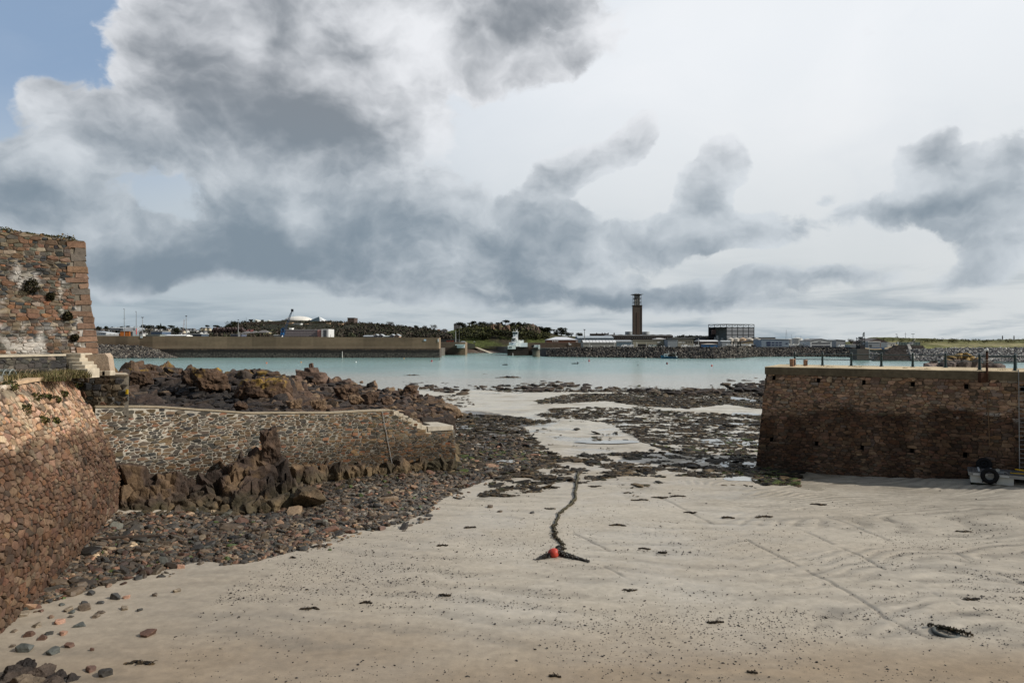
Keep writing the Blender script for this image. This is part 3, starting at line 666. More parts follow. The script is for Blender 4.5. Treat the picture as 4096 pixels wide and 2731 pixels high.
for i in range(520):
    px=rs.uniform(-40,330); d_=rs.uniform(33.2,36.6) if px<250 else rs.uniform(36.2,37.2); x=WX(px,d_); tuft_mesh(g,(x,d_,TER-.13),40,.30*rs.uniform(.5,1.5),.45,GRS,rs,.9)
one('grass','dry yellow green grass growing along the top of the curved wall','grass',g,M['leaf'],kind='stuff')
# plants rooted in the wall face
LEAFG=[lin(58,62,32),lin(78,78,40),lin(44,50,28),lin(94,84,46)]
def leafball(g,c,r,n,cols,rs,s=.09,flat=(1,1,1)):
    d=rs.normal(size=(n,3)); d/=np.linalg.norm(d,axis=1)[:,None]; rr=rs.uniform(.35,1,n)**.5
    lump=.7+.6*vnoise(d*2.2+rs.uniform(0,50),3); P=np.asarray(c)+d*(rr*lump)[:,None]*r*np.asarray(flat)
    a=rs.normal(size=(n,3)); a/=np.linalg.norm(a,axis=1)[:,None]; b=np.cross(a,rs.normal(size=(n,3))); b/=np.linalg.norm(b,axis=1)[:,None]+1e-9
    s_=s*rs.uniform(.6,1.5,n)[:,None]; V=np.stack([P-a*s_,P+b*s_*.55,P+a*s_,P-b*s_*.55],1).reshape(-1,3)
    cc=np.repeat(np.asarray(cols)[rs.randint(len(cols),size=n)]*rs.uniform(.65,1.35,(n,1)),4,0)
    g.add(V,np.arange(n*4).reshape(n,4),cc)
wp=[(150,1600,'small dark green tuft rooted high in the curved wall, leftmost of its row'),(455,1640,''),(120,1575,'')]
k=0
for (u,v,r,lab) in [(19.6,7.15,.26,'green cushion plant in the curved wall below the left end of the coping'),(20.6,6.95,.28,'green cushion plant in the curved wall below the middle of the coping'),(18.4,7.25,.3,'green cushion plant in the curved wall under the broken parapet'),
   (17.6,6.3,.28,'dark tuft hanging on the curved wall between the upper plants and the tide line'),(18.8,6.1,.22,'smallest dark tuft midway down the pale part of the curved wall'),(16.6,6.9,.33,'dark green tuft near the photo edge high on the curved wall'),(22.3,7.1,.26,'green weed tuft on the curved wall close to its far corner'),(17.0,7.9,.34,'bush of weed where the broken parapet meets the coped parapet'),(21.8,8.0,.26,'clump of green weed at the right end of the coping')]:
    P,N=fnC(np.array([u]),np.array([v])); c=P[0]+N[0]*.05; r1=np.random.RandomState(k); k+=1
    g=G(); leafball(g,c,r,260,LEAFG,r1,.05,(1,1,.75)); one('wall_plant',lab,'plant',g,M['leaf'],'plants rooted in the curved wall',origin=c)
# ---- fort bastion: battered masonry corner on the terrace
FB=[(-39.5,30.6,7.6),(-28.4,36.6,7.6),(-23.72,39.2,7.6)]
fH=lambda: 0
prof_f=lambda v: np.interp(v,[-1,0,2.4,4.6,6.4,9],[-.12,0,.36,.66,.80,.86])
_fF,LF=lofted(FB,prof_f)
leanF=lambda v: np.interp(v,[-1,1.0,3.5,5.8,7.4,9],[-.1,.0,.30,.62,.74,.76])
def fnF(u,v): u=np.asarray(u,float); return _fF(u-leanF(v)*np.clip((u-LF+6)/6,0,1),v)
bast=thing('fort_bastion','tall battered fort wall corner of mixed orange and grey stone above the steps','fort wall',(-23.72,39.2,7.6))
def topF(u): return np.interp(u,[0,LF*.7,LF],[9.1,8.62,8.22])
def darkF(V,uv,c):
    v=uv[:,1]; n=fbm(V*1.3,4,15); w=sstep(.63,.74,fbm(V*np.array([1.6,1.6,.75])+4,4,25))*sstep(7.4,6.0,v)*.8
    w2=sstep(.52,.66,fbm(V*2.2+8,4,29))*sstep(3.8,2.4,v)*.7; w=np.maximum(w,w2)[:,None]
    o=c*(.44+.56*n[:,None]); return o*(1-w)+np.array(lin(206,200,190))*w
g=G(); cells=stone_cells(LF-.75,9.2,.37,.175,21,jit=.35,u0=8.0,rowdrift=.04)
stonework(g,fnF,cells,FT,FTw,.016,(.015,.06),darkF,22,keep=lambda c:c[1]<topF(c[0])-.02)
backing(g,fnF,np.linspace(0,LF,40),np.linspace(.75,8.22,18),lin(138,128,112),mi=1,dark=darkF)
Pt,_=fnF(np.linspace(0,LF,40),topF(np.linspace(0,LF,40))-.02); Pb,_=fnF(np.linspace(0,LF,40),np.full(40,7.7))
V=np.concatenate([Pb,Pt,Pt+np.array([-6,9,0])]); n=40; g.add(V,[[i,i+1,n+i+1,n+i] for i in range(n-1)]+[[n+i,n+i+1,2*n+i+1,2*n+i] for i in range(n-1)],lin(120,110,92),1)
vs_=np.linspace(.75,8.2,14); Pe,_=fnF(np.full(14,LF),vs_); V=np.concatenate([Pe,Pe+np.array([-6,9,0])]); g.add(V,[[i,14+i,15+i,1+i] for i in range(13)],lin(150,112,84),1)
g.build('masonry',[M['masonry'],M['mortar']],bast)
g=G(); rs=np.random.RandomState(4); v=.7
q=0
while v<7.9:                                    # long-and-short corner stones
    h=rs.uniform(.26,.40); L=rs.uniform(.75,1.15) if q%2 else rs.uniform(.42,.62); q+=1
    if v+h>8.21: h=8.21-v
    pts=[]; 
    for uu,vv in ((LF-L,v+.012),(LF+.0,v+.012),(LF+.0,v+h-.012),(LF-L,v+h-.012)):
        P,N=fnF(np.array([uu]),np.array([vv])); pts.append(P[0]+N[0]*.06)
    fr=np.array(pts); bkv=np.array([-.35,.62,0]); jit=rs.normal(0,.03,(4,3))
    fr[1:3]+=np.array([.05,.02,0]); V=np.concatenate([fr+jit,fr+bkv+jit]); col=np.array(lin(*[(132,104,84),(122,98,80),(140,112,88),(108,100,90),(130,104,86),(118,106,92)][rs.randint(6)]))*rs.uniform(.85,1.15)
    g.add(V,[[0,1,2,3],[1,5,6,2],[3,2,6,7],[0,4,5,1]],col); v+=h
g.build('quoins',M['masonry'],bast)
rs=np.random.RandomState(14); g=G()
for u in np.arange(6,LF-.6,.09):
    P,_=fnF(np.array([u]),topF(np.array([u]))); tall=1+1.5*max(0,math.sin(u*1.9+1))**3
    for q in range(2): leafball(g,P[0]+np.array([rs.normal(-.25,.2),rs.uniform(0,.6),.02]),.11*tall*rs.uniform(.7,1.4),24,LEAFG+[lin(110,86,48)],rs,.05,(1.2,1,.8))
one('wall_top_growth','low green and brown growth along the top edge of the fort bastion','grass',g,M['leaf'],kind='stuff')
for (px,py,r,lab) in [(128,1135,.42,'large dark shrub growing out of the middle of the fort bastion face'),(205,1180,.22,'small dark shrub just right of the white streak on the fort bastion'),(275,1262,.26,'dark shrub low on the fort bastion near its corner stones'),(300,1350,.2,'narrow dark plant just above the foot of the fort bastion')]:
    d=37.0+(px-128)/147*.9; c=W(px,py,d)
    best=None
    for u in np.linspace(8,LF,120):
        P,N=fnF(np.array([u]),np.array([c[2]-7.6])); e=abs(WX(px,1)*P[0,1]-P[0,0])
        if best is None or e<best[0]: best=(e,P[0],N[0])
    r1=np.random.RandomState(px); g=G(); cc=best[1]+best[2]*r*.3; leafball(g,cc,r,420,[lin(40,38,24),lin(60,54,32),lin(32,34,22)],r1,.06,(1,.8,1)); leafball(g,cc+np.array([-.1,0,-.35*r]),r*.8,200,[lin(48,42,28),lin(30,30,20)],r1,.06)
    one('wall_shrub',lab,'shrub',g,M['leaf'],'shrubs on the fort bastion',origin=cc)
g=G(); rs=np.random.RandomState(31)
for i in range(46):
    u=rs.uniform(9,LF-.9); P,N=fnF(np.array([u]),np.array([.0])); leafball(g,P[0]+N[0]*.18+np.array([0,0,-.05]),.2*rs.uniform(.6,1.7),46,LEAFG+[lin(120,96,56)],rs,.06,(1.3,1,.8))
one('weed_strip','strip of green and brown weeds along the foot of the fort bastion','grass',g,M['leaf'],kind='stuff')
# ---- terrace step wall, steps, concrete buttress, stub wall with its yellow plate
def dirwall(p0,p1): return [(p0[0],p0[1],p0[2]),(p1[0],p1[1],p1[2])]
A=W(-60,1500,33.6); B=W(268,1486,37.6)
fnT,LT=lofted([(A[0],A[1],TER-.25),(B[0],B[1],TER-.25)],lambda v: v*.04)
low=thing('terrace_wall','low dark stone wall under the fort bastion, left of the steps','wall',(B[0],B[1],TER-.2))
g=G(); DK=[lin(84,78,70),lin(64,62,58),lin(104,96,84),lin(54,52,50),lin(120,114,104)]
stonework(g,fnT,stone_cells(LT,1.24,.42,.24,41,jit=.4),DK,[.25,.25,.2,.2,.1],.02,(.02,.06),None,42); backing(g,fnT,np.linspace(0,LT,10),[-.2,.6,1.26],lin(70,66,58),mi=1)
g.build('masonry',[M['masonry'],M['mortar']],low)
n=3; P0,_=fnT(np.array([0,LT]),np.array([1.26,1.26])); g=G(); V=np.concatenate([P0+np.array([.04,-.08,0]),P0+np.array([-2.2,3.4,0]),P0+np.array([.04,-.08,.09]),P0+np.array([-2.2,3.4,.09])]); g.add(V,[[0,1,5,4],[4,5,7,6]],lin(140,124,100)); g.build('ledge',M['concrete'],low)
st=thing('stone_steps','short flight of worn stone steps up to the fort bastion','steps',W(300,1478,37.4))
for yt,x0,x1,d,q in [(1474,300,356,36.9,0),(1459,286,346,37.2,1),(1446,274,334,37.5,2),(1432,262,324,37.8,3),(1413,250,330,38.1,4)]:
    X0,X1=WX(x0,d),WX(x1,d); zt=WZ(yt,d); g=G(); V,Fc=bevbox(X0,X1,d,d+.9,zt-(.5 if q<4 else .9),zt,.025); g.add(rot2(V,-.12,(X0,d)),Fc,lin(112,101,85)); g.build('step',M['concrete'],st)
d=38.3; pts=[(326,1420),(420,1414),(432,1428),(442,1497),(398,1497),(350,1452)]
bt=thing('buttress','weathered concrete buttress with orange lichen beside the steps','buttress',W(400,1497,d))
g=G(); Pf=np.array([W(a,b,d-.0) for a,b in pts]); Pf[:,2]+=0; Pk=Pf+np.array([-1.0,2.2,0]); n=len(pts)
V=np.concatenate([Pf,Pk]); g.add(V,[list(range(n))[::-1]]+[[i,(i+1)%n,n+(i+1)%n,n+i] for i in range(n)],lin(170,152,130)); mb=surf('lichen_concrete',lin(172,152,130),.95,.25,5,.9,16,.04,patch=(lin(196,140,40),2.2,.60,.72)); g.build('body',mb,bt)
g=G()
for i in range(3):
    V,Fc=bevbox(0,.5,0,.5,0,.35,.04); g.add(V*[1,1,.7]+W(366+i*20,1490,d-.1)+np.array([0,0,-.15]),Fc,lin(104,92,78))
g.build('footing',M['concrete'],bt)
sb=thing('stub_wall','short dark end wall with pale joints behind the curved wall corner','wall',W(440,1620,41.0))
a=W(290,1618,41.0); b=W(522,1620,41.0)
fnS,LS=lofted([(a[0],a[1],6.15),(b[0],b[1]-.2,6.15)],lambda v: v*.02)
g=G(); stonework(g,fnS,stone_cells(LS,1.78,.42,.25,51,jit=.4),GR,GRw,.024,(.02,.06),lambda V,uv,c:c*.8,52); backing(g,fnS,np.linspace(0,LS,6),[-.9,0,1,1.8],lin(176,168,152),mi=1)
Pq,_=fnS(np.array([LS,LS]),np.array([-.9,1.8])); g.add(np.array([Pq[0],Pq[0]+[-1.1,1.6,0],Pq[1]+[-1.1,1.6,0],Pq[1]]),[[0,1,2,3]],lin(110,104,94),1)
g.build('masonry',[M['masonry'],M['mortar']],sb)
Pq,_=fnS(np.array([0,LS]),np.array([1.8,1.8])); g=G(); V=np.concatenate([Pq+np.array([0,-.06,0]),Pq+np.array([-1.15,1.7,0])]); V=np.concatenate([V,V+np.array([0,0,.1])]); g.add(V,[[0,1,5,4],[4,5,7,6],[1,3,7,5]],lin(160,150,130)); g.build('coping',M['concrete'],sb)
Pq,Nq=fnS(np.array([LS-.13,LS+.02]),np.array([.85,.85])); g=G(); V=np.array([Pq[0]+Nq[0]*.1,Pq[1]+Nq[0]*.1]); V=np.concatenate([V+[0,0,-.14],V[::-1]+[0,0,.14]]); V=np.concatenate([V,V+np.array([0,.05,0])]); g.add(V,[[0,1,2,3],[7,6,5,4],[0,4,5,1],[1,5,6,2],[2,6,7,3],[3,7,4,0]],lin(214,178,40)); one('yellow_plate','small yellow plate fixed on the corner of the short end wall','sign',g,M['paint'])
# lobster pots on the terrace
def pot(name,label,px,py,d,sz,col,grp='lobster pots on the terrace'):
    c=W(px,py,d); c[2]=TER-.1; t=thing(name,label,'lobster pot',c,grp); g=G(); L,w,h=.75*sz,.5*sz,.42*sz
    arch=lambda x:[(c[0]+x,c[1]+w/2*math.cos(a),c[2]+.05+h*math.sin(a)) for a in np.linspace(0,math.pi,9)]
    for x in (-L/2,-L/6,L/6,L/2): g.add(*tube(arch(x),.018,5),col)
    for a in np.linspace(0,math.pi,7): g.add(*tube([(c[0]-L/2,c[1]+w/2*math.cos(a),c[2]+.05+h*math.sin(a)),(c[0]+L/2,c[1]+w/2*math.cos(a),c[2]+.05+h*math.sin(a))],.010,4),col)
    g.build('frame',M['paint'],t); g=G(); g.add(*box(c[0]-L/2,c[0]+L/2,c[1]-w/2,c[1]+w/2,c[2],c[2]+.04),lin(70,60,50)); g.build('base',M['bark'],t)
    g=G(); rs=np.random.RandomState(int(px)); 
    for i in range(26):
        a,b=rs.uniform(.2,math.pi-.2,2); x0,x1=rs.uniform(-L/2,L/2,2); g.add(*tube([(c[0]+x0,c[1]+w/2*math.cos(a),c[2]+.05+h*math.sin(a)),(c[0]+x1,c[1]+w/2*math.cos(b)*.8,c[2]+.05+h*.8*math.sin(b))],.006,3),lin(40,60,50))
    g.build('netting',M['paint'],t)
pot('lobster_pot','pale framed lobster pot at the photo edge under the low dark wall',14,1462,33.0,1.2,lin(150,156,150))
pot('lobster_pot','brown lobster pot lying on the grass terrace left of the steps',100,1468,33.8,1.1,lin(120,104,84))
pot('lobster_pot','small dark lobster pot behind the grass, nearest to the steps',170,1470,35.0,.9,lin(60,54,48))
g=G(); rs=np.random.RandomState(77)
for i in range(14):
    c=W(30+i*11,1458,34.2+rs.uniform(-.5,.5)); c[2]=TER+rs.uniform(0,.25); p=[c+np.array([.28*math.cos(a)*rs.uniform(.6,1.2),.25*math.sin(a),.10*math.sin(3*a)]) for a in np.linspace(0,5.5,14)]; g.add(*tube(p,.018,5),lin(48,44,40))
one('rope_heap','tangle of dark rope heaped among the lobster pots','rope',g,M['rubber'])
# ================================================================== jetty wall, crag, ridge, shingle, weed
JW=[(-23.9,39.4,.2),(-21.2,42.0,.2),(-16.0,46.0,.2),(-11.0,49.6,.1),(-8.0,51.6,0),(-4.4,53.9,-.1)]
_f,LJ=interp_line(JW)
prof_j=lambda v: .10*np.asarray(v,float)
fnJ,LJ=lofted(JW,prof_j)
topJ=lambda u: np.interp(u,[0,3,9,15,18.2,19.4,22.2,LJ],[5.95,5.75,4.95,4.7,4.75,4.75,3.15,3.15])
jt=thing('jetty_wall','long rubble jetty wall with pale mortar joints running out to a low concrete platform','wall',(-12,48.5,0))
def darkJ(V,uv,c):
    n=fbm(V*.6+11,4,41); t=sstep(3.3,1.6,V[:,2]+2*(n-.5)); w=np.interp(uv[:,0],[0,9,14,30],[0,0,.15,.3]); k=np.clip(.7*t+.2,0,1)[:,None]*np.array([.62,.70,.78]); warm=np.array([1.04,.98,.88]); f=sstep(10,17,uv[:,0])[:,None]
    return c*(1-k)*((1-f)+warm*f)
g=G(); cells=stone_cells(LJ,6.0,.38,.16,61,jit=.55,v0=-.3,rowdrift=.05)
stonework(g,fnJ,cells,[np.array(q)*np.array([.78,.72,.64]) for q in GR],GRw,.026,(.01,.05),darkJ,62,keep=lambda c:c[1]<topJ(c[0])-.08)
us=np.linspace(0,LJ,50)
V=[];n=50
for fr in np.linspace(0,1,9):
    P,_=fnJ(us,-.6+(topJ(us)+.6-.02)*fr); V.append(P)
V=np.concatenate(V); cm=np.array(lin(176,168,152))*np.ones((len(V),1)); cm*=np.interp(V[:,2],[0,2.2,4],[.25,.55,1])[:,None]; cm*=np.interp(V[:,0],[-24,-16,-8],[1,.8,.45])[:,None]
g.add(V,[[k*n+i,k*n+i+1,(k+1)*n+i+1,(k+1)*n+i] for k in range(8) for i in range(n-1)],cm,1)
P,_=fnJ(us,topJ(us)-.02); Q=P+np.array([-1.1,1.6,0]); g.add(np.concatenate([P,Q]),[[i,i+1,n+i+1,n+i] for i in range(n-1)],lin(150,138,116),1)
Pe,Ne=fnJ(np.full(8,LJ),np.linspace(-.6,3.13,8)); Qe=Pe+np.array([-1.5,2.2,0]); g.add(np.concatenate([Pe,Qe]),[[i,8+i,9+i,1+i] for i in range(7)],lin(120,104,82),1)
g.build('masonry',[M['masonry'],M['mortar']],jt)
us=np.linspace(0,19.2,46); P,Nn=fnJ(us,topJ(us)); P=P+Nn*.07; Q=P+np.array([-.42,.62,0]); n=46; wob=.05*(fbm(P*1.5,3,6)-.5)[:,None]*np.array([0,0,1.]); V=np.concatenate([P+wob,Q+wob,P+wob+[0,0,.07],Q+wob+[0,0,.07]]); g=G(); g.add(V,[[i,i+1,2*n+i+1,2*n+i] for i in range(n-1)]+[[2*n+i,2*n+i+1,3*n+i+1,3*n+i] for i in range(n-1)]+[[n-1,2*n-1,4*n-1,3*n-1]],lin(150,136,112)); g.build('coping',M['masonry'],jt)
for k in range(8):
    u0=19.25+k*.37; zt=4.72-.2*k; P,Nn=fnJ(np.array([u0,u0+.42]),np.array([zt,zt])); o=np.array([-.6,.9,0])*1.1
    V=np.array([P[0]+Nn[0]*.05,P[1]+Nn[1]*.05,P[1]+o,P[0]+o]); V=np.concatenate([V-[0,0,.45],V]); g=G(); g.add(V,BF,lin(178,166,146)); g.build('step',M['concrete'],jt)
P,Nn=fnJ(np.array([22.0,LJ-.25,LJ+.12]),np.array([3.1,3.1,3.1])); o=np.array([-1.5,2.2,0]); o2=np.array([-.9,1.3,0])
pl=[P[0]+Nn[0]*.12,P[1]+Nn[1]*.12,P[2]-Nn[2]*.2,P[2]+o*1.1,P[0]+.55*(P[1]-P[0])+o*1.15,P[0]+.5*(P[1]-P[0])+o2*1.1,P[0]+.38*(P[1]-P[0])+o2*.65,P[0]+o2*.55]
g=G(); n=len(pl); V=np.array(pl); V=np.concatenate([V,V+[0,0,.34]]); g.add(V,[[i,(i+1)%n,n+(i+1)%n,n+i] for i in range(n)]+[list(range(n,2*n))]); g.build('platform',surf('platform_concrete',lin(178,168,150),.9,.25,2.5,.4),jt)
P,Nn=fnJ(np.linspace(18.3,18.95,8),np.linspace(4.75,.7,8)); g=G(); g.add(*tube(P+Nn*.10,.024,6)); one('cable','thin pale pipe running down the jetty wall beside its steps','pipe',g,M['galv'])
# ---- rock masses
RKB=[lin(*c) for c in [(112,88,68),(96,76,60),(128,104,82),(84,68,56),(140,116,90),(104,84,70),(74,62,54)]]
RKD=[lin(*c) for c in [(70,60,52),(58,50,44),(82,70,60),(50,44,40),(92,80,66)]]
def crag(name,label,items,pal,k=3,cat='rock',origin=None,tint=None,mat=None,planes=16,rough=.10,blocky=.4):
    """one mass of fractured blocks: items are (x,y,z, sx,sy,sz, tilt) blocks grown into each other"""
    g=G()
    for i,(c,s,tl) in enumerate(items):
        V,Fc=rock(hash_(name,i),k,s,planes,rough,tl,1.7,blocky); V=V+np.asarray(c)
        col=np.array(pal[(i*7+len(name))%len(pal)])*(.8+.45*((i*37)%11)/11.)
        n=fbm(V*1.2+3,3,7)[:,None]; cc=col*(.72+.56*n)
        if tint: cc=tint(V,cc)
        g.add(V,Fc,cc)
    return one(name,label,cat,g,mat or M['rock'],origin=origin,kind='stuff' if 'reef' in name else None)
def hash_(n,i): return (sum(ord(c)*(j+3) for j,c in enumerate(n))*31+i*97)%100003
rs=np.random.RandomState(91)
# the tall broken crag in front of the jetty: slabs standing on end, stepping down to the shingle
# outline of its skyline (photo px) and its foot, with the distance of each
SKY_=[(475,1850,38.6),(540,1840,39),(600,1858,39.5),(660,1840,40),(720,1880,40.4),(790,1885,41),(860,1870,41.5),(925,1815,42),(980,1765,42.6),(1040,1775,43),(1085,1790,43.3),(1130,1800,43.8),(1150,1815,44.2),(1170,1890,44.6),(1230,1930,45),(1290,1950,45.6),(1380,1905,47),(1480,1900,48.5),(1600,1895,50),(1720,1880,52),(1790,1880,53)]
FOOT=[(475,2100,37.0),(560,2110,37.0),(740,2090,37.6),(900,2060,38.5),(1040,2010,39.5),(1180,1985,40.8),(1300,1990,42.5),(1400,1960,44),(1600,1925,47.5),(1800,1905,50.5)]
sx,sy,sd_=zip(*SKY_); fx,fy,fd=zip(*FOOT)
items=[]
for px in np.arange(480,1800,17):
    top=np.interp(px,sx,sy); dt=np.interp(px,sx,sd_); bot=np.interp(px,fx,fy); db=np.interp(px,fx,fd)
    nlev=max(1,int((bot-top)/55)) if px<1260 else 1
    for q in range(nlev):
        f=(q+rs.uniform(.0,.8))/nlev; d=dt+(db-dt)*f; p=px+rs.normal(0,9); zt=WZ(top+(bot-top)*f**1.15,d)-rs.uniform(0,.25)
        zb=float(gz(WX(p,d),d))-.3; h=max(.3,(zt-zb)); w=rs.uniform(.34,.75) if px<1260 else rs.uniform(.22,.4)
        items.append(((WX(p,d)+.0,d+.1,zb+h*.5),(w*rs.uniform(.55,1.2),w*rs.uniform(.8,1.4),h*rs.uniform(.5,.60)),(rs.normal(0,.10),rs.normal(-.12,.10),rs.normal(.35,.35))))
def tintc(V,c):
    c=c*.6
    n=fbm(V*np.array([.9,.9,.5])+5,4,17); o=sstep(.55,.68,n)[:,None]; c=c*(1-.4*o)+np.array(lin(126,102,72))*.4*o
    dk=sstep(.52,.40,n)[:,None]; c=c*(1-.45*dk)
    gr=sstep(1.5,.4,V[:,2]+1.2*(n-.5))[:,None]; return c*(1-.25*gr)+np.array(lin(104,98,66))*.25*gr
for px in np.arange(1270,1800,9):
    u0=np.interp(px,[1270,1800],[11.5,LJ-.3]); P,N=fnJ(np.array([u0]),np.array([.3])); h=rs.uniform(.25,.95)*np.interp(px,[1270,1450,1800],[1.5,1.0,.8]); items.append((P[0]+N[0]*rs.uniform(.1,.6)+[0,0,h*.25],(rs.uniform(.25,.7),rs.uniform(.3,.6),h),(rs.normal(0,.2),rs.normal(-.25,.25),rs.uniform(0,6))))
crag('shore_crag','tall jagged brown rock slabs standing against the jetty wall above the shingle',items,RKB,3,tint=tintc,rough=.12,blocky=.8,planes=11)
for nm,lb,px,py,d,s in [('pinnacle_rock','rounded dark pinnacle rock, the highest block in front of the jetty wall',1085,1790,43.0,(.74,.8,1.62)),('slab_rock','pale tan slab leaning at the foot of the jagged crag, nearest the sand',1225,1985,41.2,(1.0,.8,.75)),('buttress_rock','broad rock buttress beside the corner of the curved wall',545,1930,38.6,(.75,.7,1.6))]:
    c=W(px,py,d); V,Fc=rock(hash_(nm,1),4,s,9,.13,(.05,-.14,.3),2.2,.7) if 'pinn' not in nm else rock(31,4,s,26,.22,(.0,-.10,.6),2.6,.35); n=fbm(V*1.5,3,4)[:,None]; g=G(); g.add(V+c,Fc,tintc(V+c,np.array(RKB[2 if 'slab' in nm else 1])*(.75+.5*n))); one(nm,lb,'rock',g,M['rock'])
# low dark blocks under the far end of the jetty and rocks standing off its steps
items=[]
for i in range(34):
    px=rs.uniform(1560,1820); py=1655+(px-1560)*.34+rs.uniform(0,60); d=rs.uniform(55,60); c=W(px,py,d); h=rs.uniform(.5,1.1); items.append((c-[0,0,h*.35],(rs.uniform(.5,1.1),rs.uniform(.5,1),h),(rs.normal(0,.2),rs.normal(0,.2),rs.uniform(0,6))))
for i in range(26):
    px=rs.uniform(1545,1790); d=rs.uniform(55,60); items.append((np.array([WX(px,d),d,rs.uniform(0,1.6)]),(1.0,1.,1.3),(rs.normal(0,.2),rs.normal(0,.2),rs.uniform(0,6))))
crag('steps_rocks','brown fractured rocks heaped behind the jetty steps and platform',items,RKB,3,tint=tintc,rough=.12)
# the wide seaward ridge behind the jetty
RT=[(300,1478,60),(440,1468,70),(560,1456,84),(640,1452,90),(720,1466,86),(860,1472,84),(1000,1474,78),(1100,1476,74),(1140,1506,66),(1230,1510,92),(1330,1508,98),(1500,1536,96),(1600,1552,92),(1700,1574,84),(1780,1606,74),(1820,1640,66)]
rx_,ry_,rd_=zip(*RT)
items=[]
for i in range(1300):
    px=rs.uniform(300,1800); f=rs.uniform(0,1)**.8; topy=np.interp(px,rx_,ry_); dt=np.interp(px,rx_,rd_)
    dj=np.interp(px,[300,520,700,1200,1560,1860],[43,44.5,46,51,58,66]); boty=np.interp(px,[300,520,700,1200,1560,1700,1860],[1640,1630,1648,1655,1650,1660,1690])
    d=dt+(dj-dt)*f; py=topy+(boty-topy)*f**1.0+rs.uniform(-4,14)
    big=rs.uniform()<.10; w=rs.uniform(.8,1.5) if big else rs.uniform(.25,.75); h=w*rs.uniform(.45,.8)
    c=W(px,py,d); items.append((c-[0,0,h*.55],(w*1.25,w,h),(rs.normal(.08,.18),rs.normal(-.12,.2),rs.uniform(-.6,.6))))
for px in np.arange(300,1770,16):              # the body of the ridge under the loose blocks
    topy=np.interp(px,rx_,ry_); dt=np.interp(px,rx_,rd_); dj=np.interp(px,[300,520,700,1200,1560,1860],[43,44.5,46,51,58,66]); boty=np.interp(px,[300,700,1860],[1650,1655,1650])
    for f in np.linspace(0,1,9):
        d=dt+(dj-dt)*f; z=WZ(topy+10+(boty-topy)*f,d); zb=min(z-1.2,-.5+2*(px<700)); w=1.5
        items.append((np.array([WX(px,d),d,(z+zb)/2-.2]),(w,w*1.3,(z-zb)*.62),(0,0,rs.uniform(0,6))))
def tintr(V,c):
    c=c*.62
    X=2048+V[:,0]/V[:,1]*F; n=fbm(V*np.array([.35,.35,.6])+2,4,27); 
    wet=np.clip(sstep(1250,900,X)*sstep(6.6,5.0,V[:,2]+1.8*(n-.5))*.95,0,1)[:,None]; c=c*(1-wet)+np.array(lin(40,36,33))*wet
    wet2=np.clip(sstep(2.2,.8,V[:,2]+1.2*(n-.5))*.6,0,1)[:,None]; c=c*(1-wet2)+np.array(lin(56,50,42))*wet2
    li=(sstep(.56,.66,fbm(V*.8+31,4,37))*sstep(6.1,6.9,V[:,2]))[:,None]*.85; return c*(1-li)+np.array(lin(134,106,44))*li
crag('seaward_ridge','long dark rocky ridge with ochre lichen on its crest behind the jetty wall',items,RKB+RKD[:3],3,tint=tintr,rough=.14,planes=20)
BL=[(560,1505,62,1.5,'dark rounded boulder on the left of the ridge below the lichened crest'),(840,1505,64,2.2,'boulder capped with bright ochre lichen in the middle of the ridge'),(1090,1555,60,2.6,'largest square block of the ridge, sheer sided with an ochre top'),(1010,1545,60,2.0,'ochre topped block just left of the largest square block on the ridge'),(770,1500,66,1.5,'dark boulder left of the lichen capped boulder on the ridge'),(1390,1560,72,1.7,'broad brown boulder lying right of the square block on the ridge'),(1640,1556,86,1.4,'brown boulder near the right end of the ridge, below the water'),(1180,1610,53,.8,'pale tan block fallen below the square block, just behind the jetty wall'),(1275,1612,54,.9,'tan boulder close behind the jetty wall coping'),(1420,1595,58,.8,'tan pointed boulder behind the right part of the jetty coping'),(1480,1585,62,1.0,'brown boulder on the slope down to the jetty steps'),(960,1620,50,.7,'brown block half hidden by the lowest part of the jetty coping'),(1545,1600,62,.7,'small upright brown rock above the jetty steps'),(1000,1495,80,1.2,'ochre crusted rock at the highest part of the ridge'),(600,1470,82,1.2,'grey crest rock left of the ridge top, against the water')]
for px,py,d,s,lb in BL:
    c=W(px,py,d); V,Fc=rock(int(px),4,(s*.85,s*.75,s*.62),15,.22,(.05,-.08,.4),2.2,.55); V=V+c-[0,0,s*.15]; n=fbm(V*1.1,3,9)[:,None]; cc=np.array(RKB[int(px)%5] if 'tan' not in lb else lin(150,122,94))*(.45+.55*n)*(.5 if 'dark' in lb else .72)
    if 'ochre' in lb: k=(sstep(.05,.45,(V[:,2]-c[2])/s-.12+1.3*(fbm(V*1.6,3,5)-.5)))[:,None]; cc=cc*(1-k)+np.array(lin(130,104,44))*k*(.5+1.0*n)
    g=G(); g.add(V,Fc,cc); one('boulder',lb,'boulder',g,M['rock'],'boulders on the seaward ridge')
c=W(1245,1478,94); c[2]=WZ(1470,94)
crag('cairn','small pointed rock with a stump on top standing against the water',[(c-[0,0,1.4],(2.6,2,1.3),(0,.1,0)),(c-[1.3,0,1.9],(2,1.8,1.1),(0,.1,1)),(c-[-1.4,0,2.0],(2.2,1.8,1.0),(.1,0,2)),(c-[0,0,.5],(1.1,1,.7),(0,0,1)),(c+[0,0,.25],(.42,.42,.55),(0,0,0)),(c-[0,0,3.2],(4.5,3,2.0),(0,0,.5))],RKB,3,rough=.12)
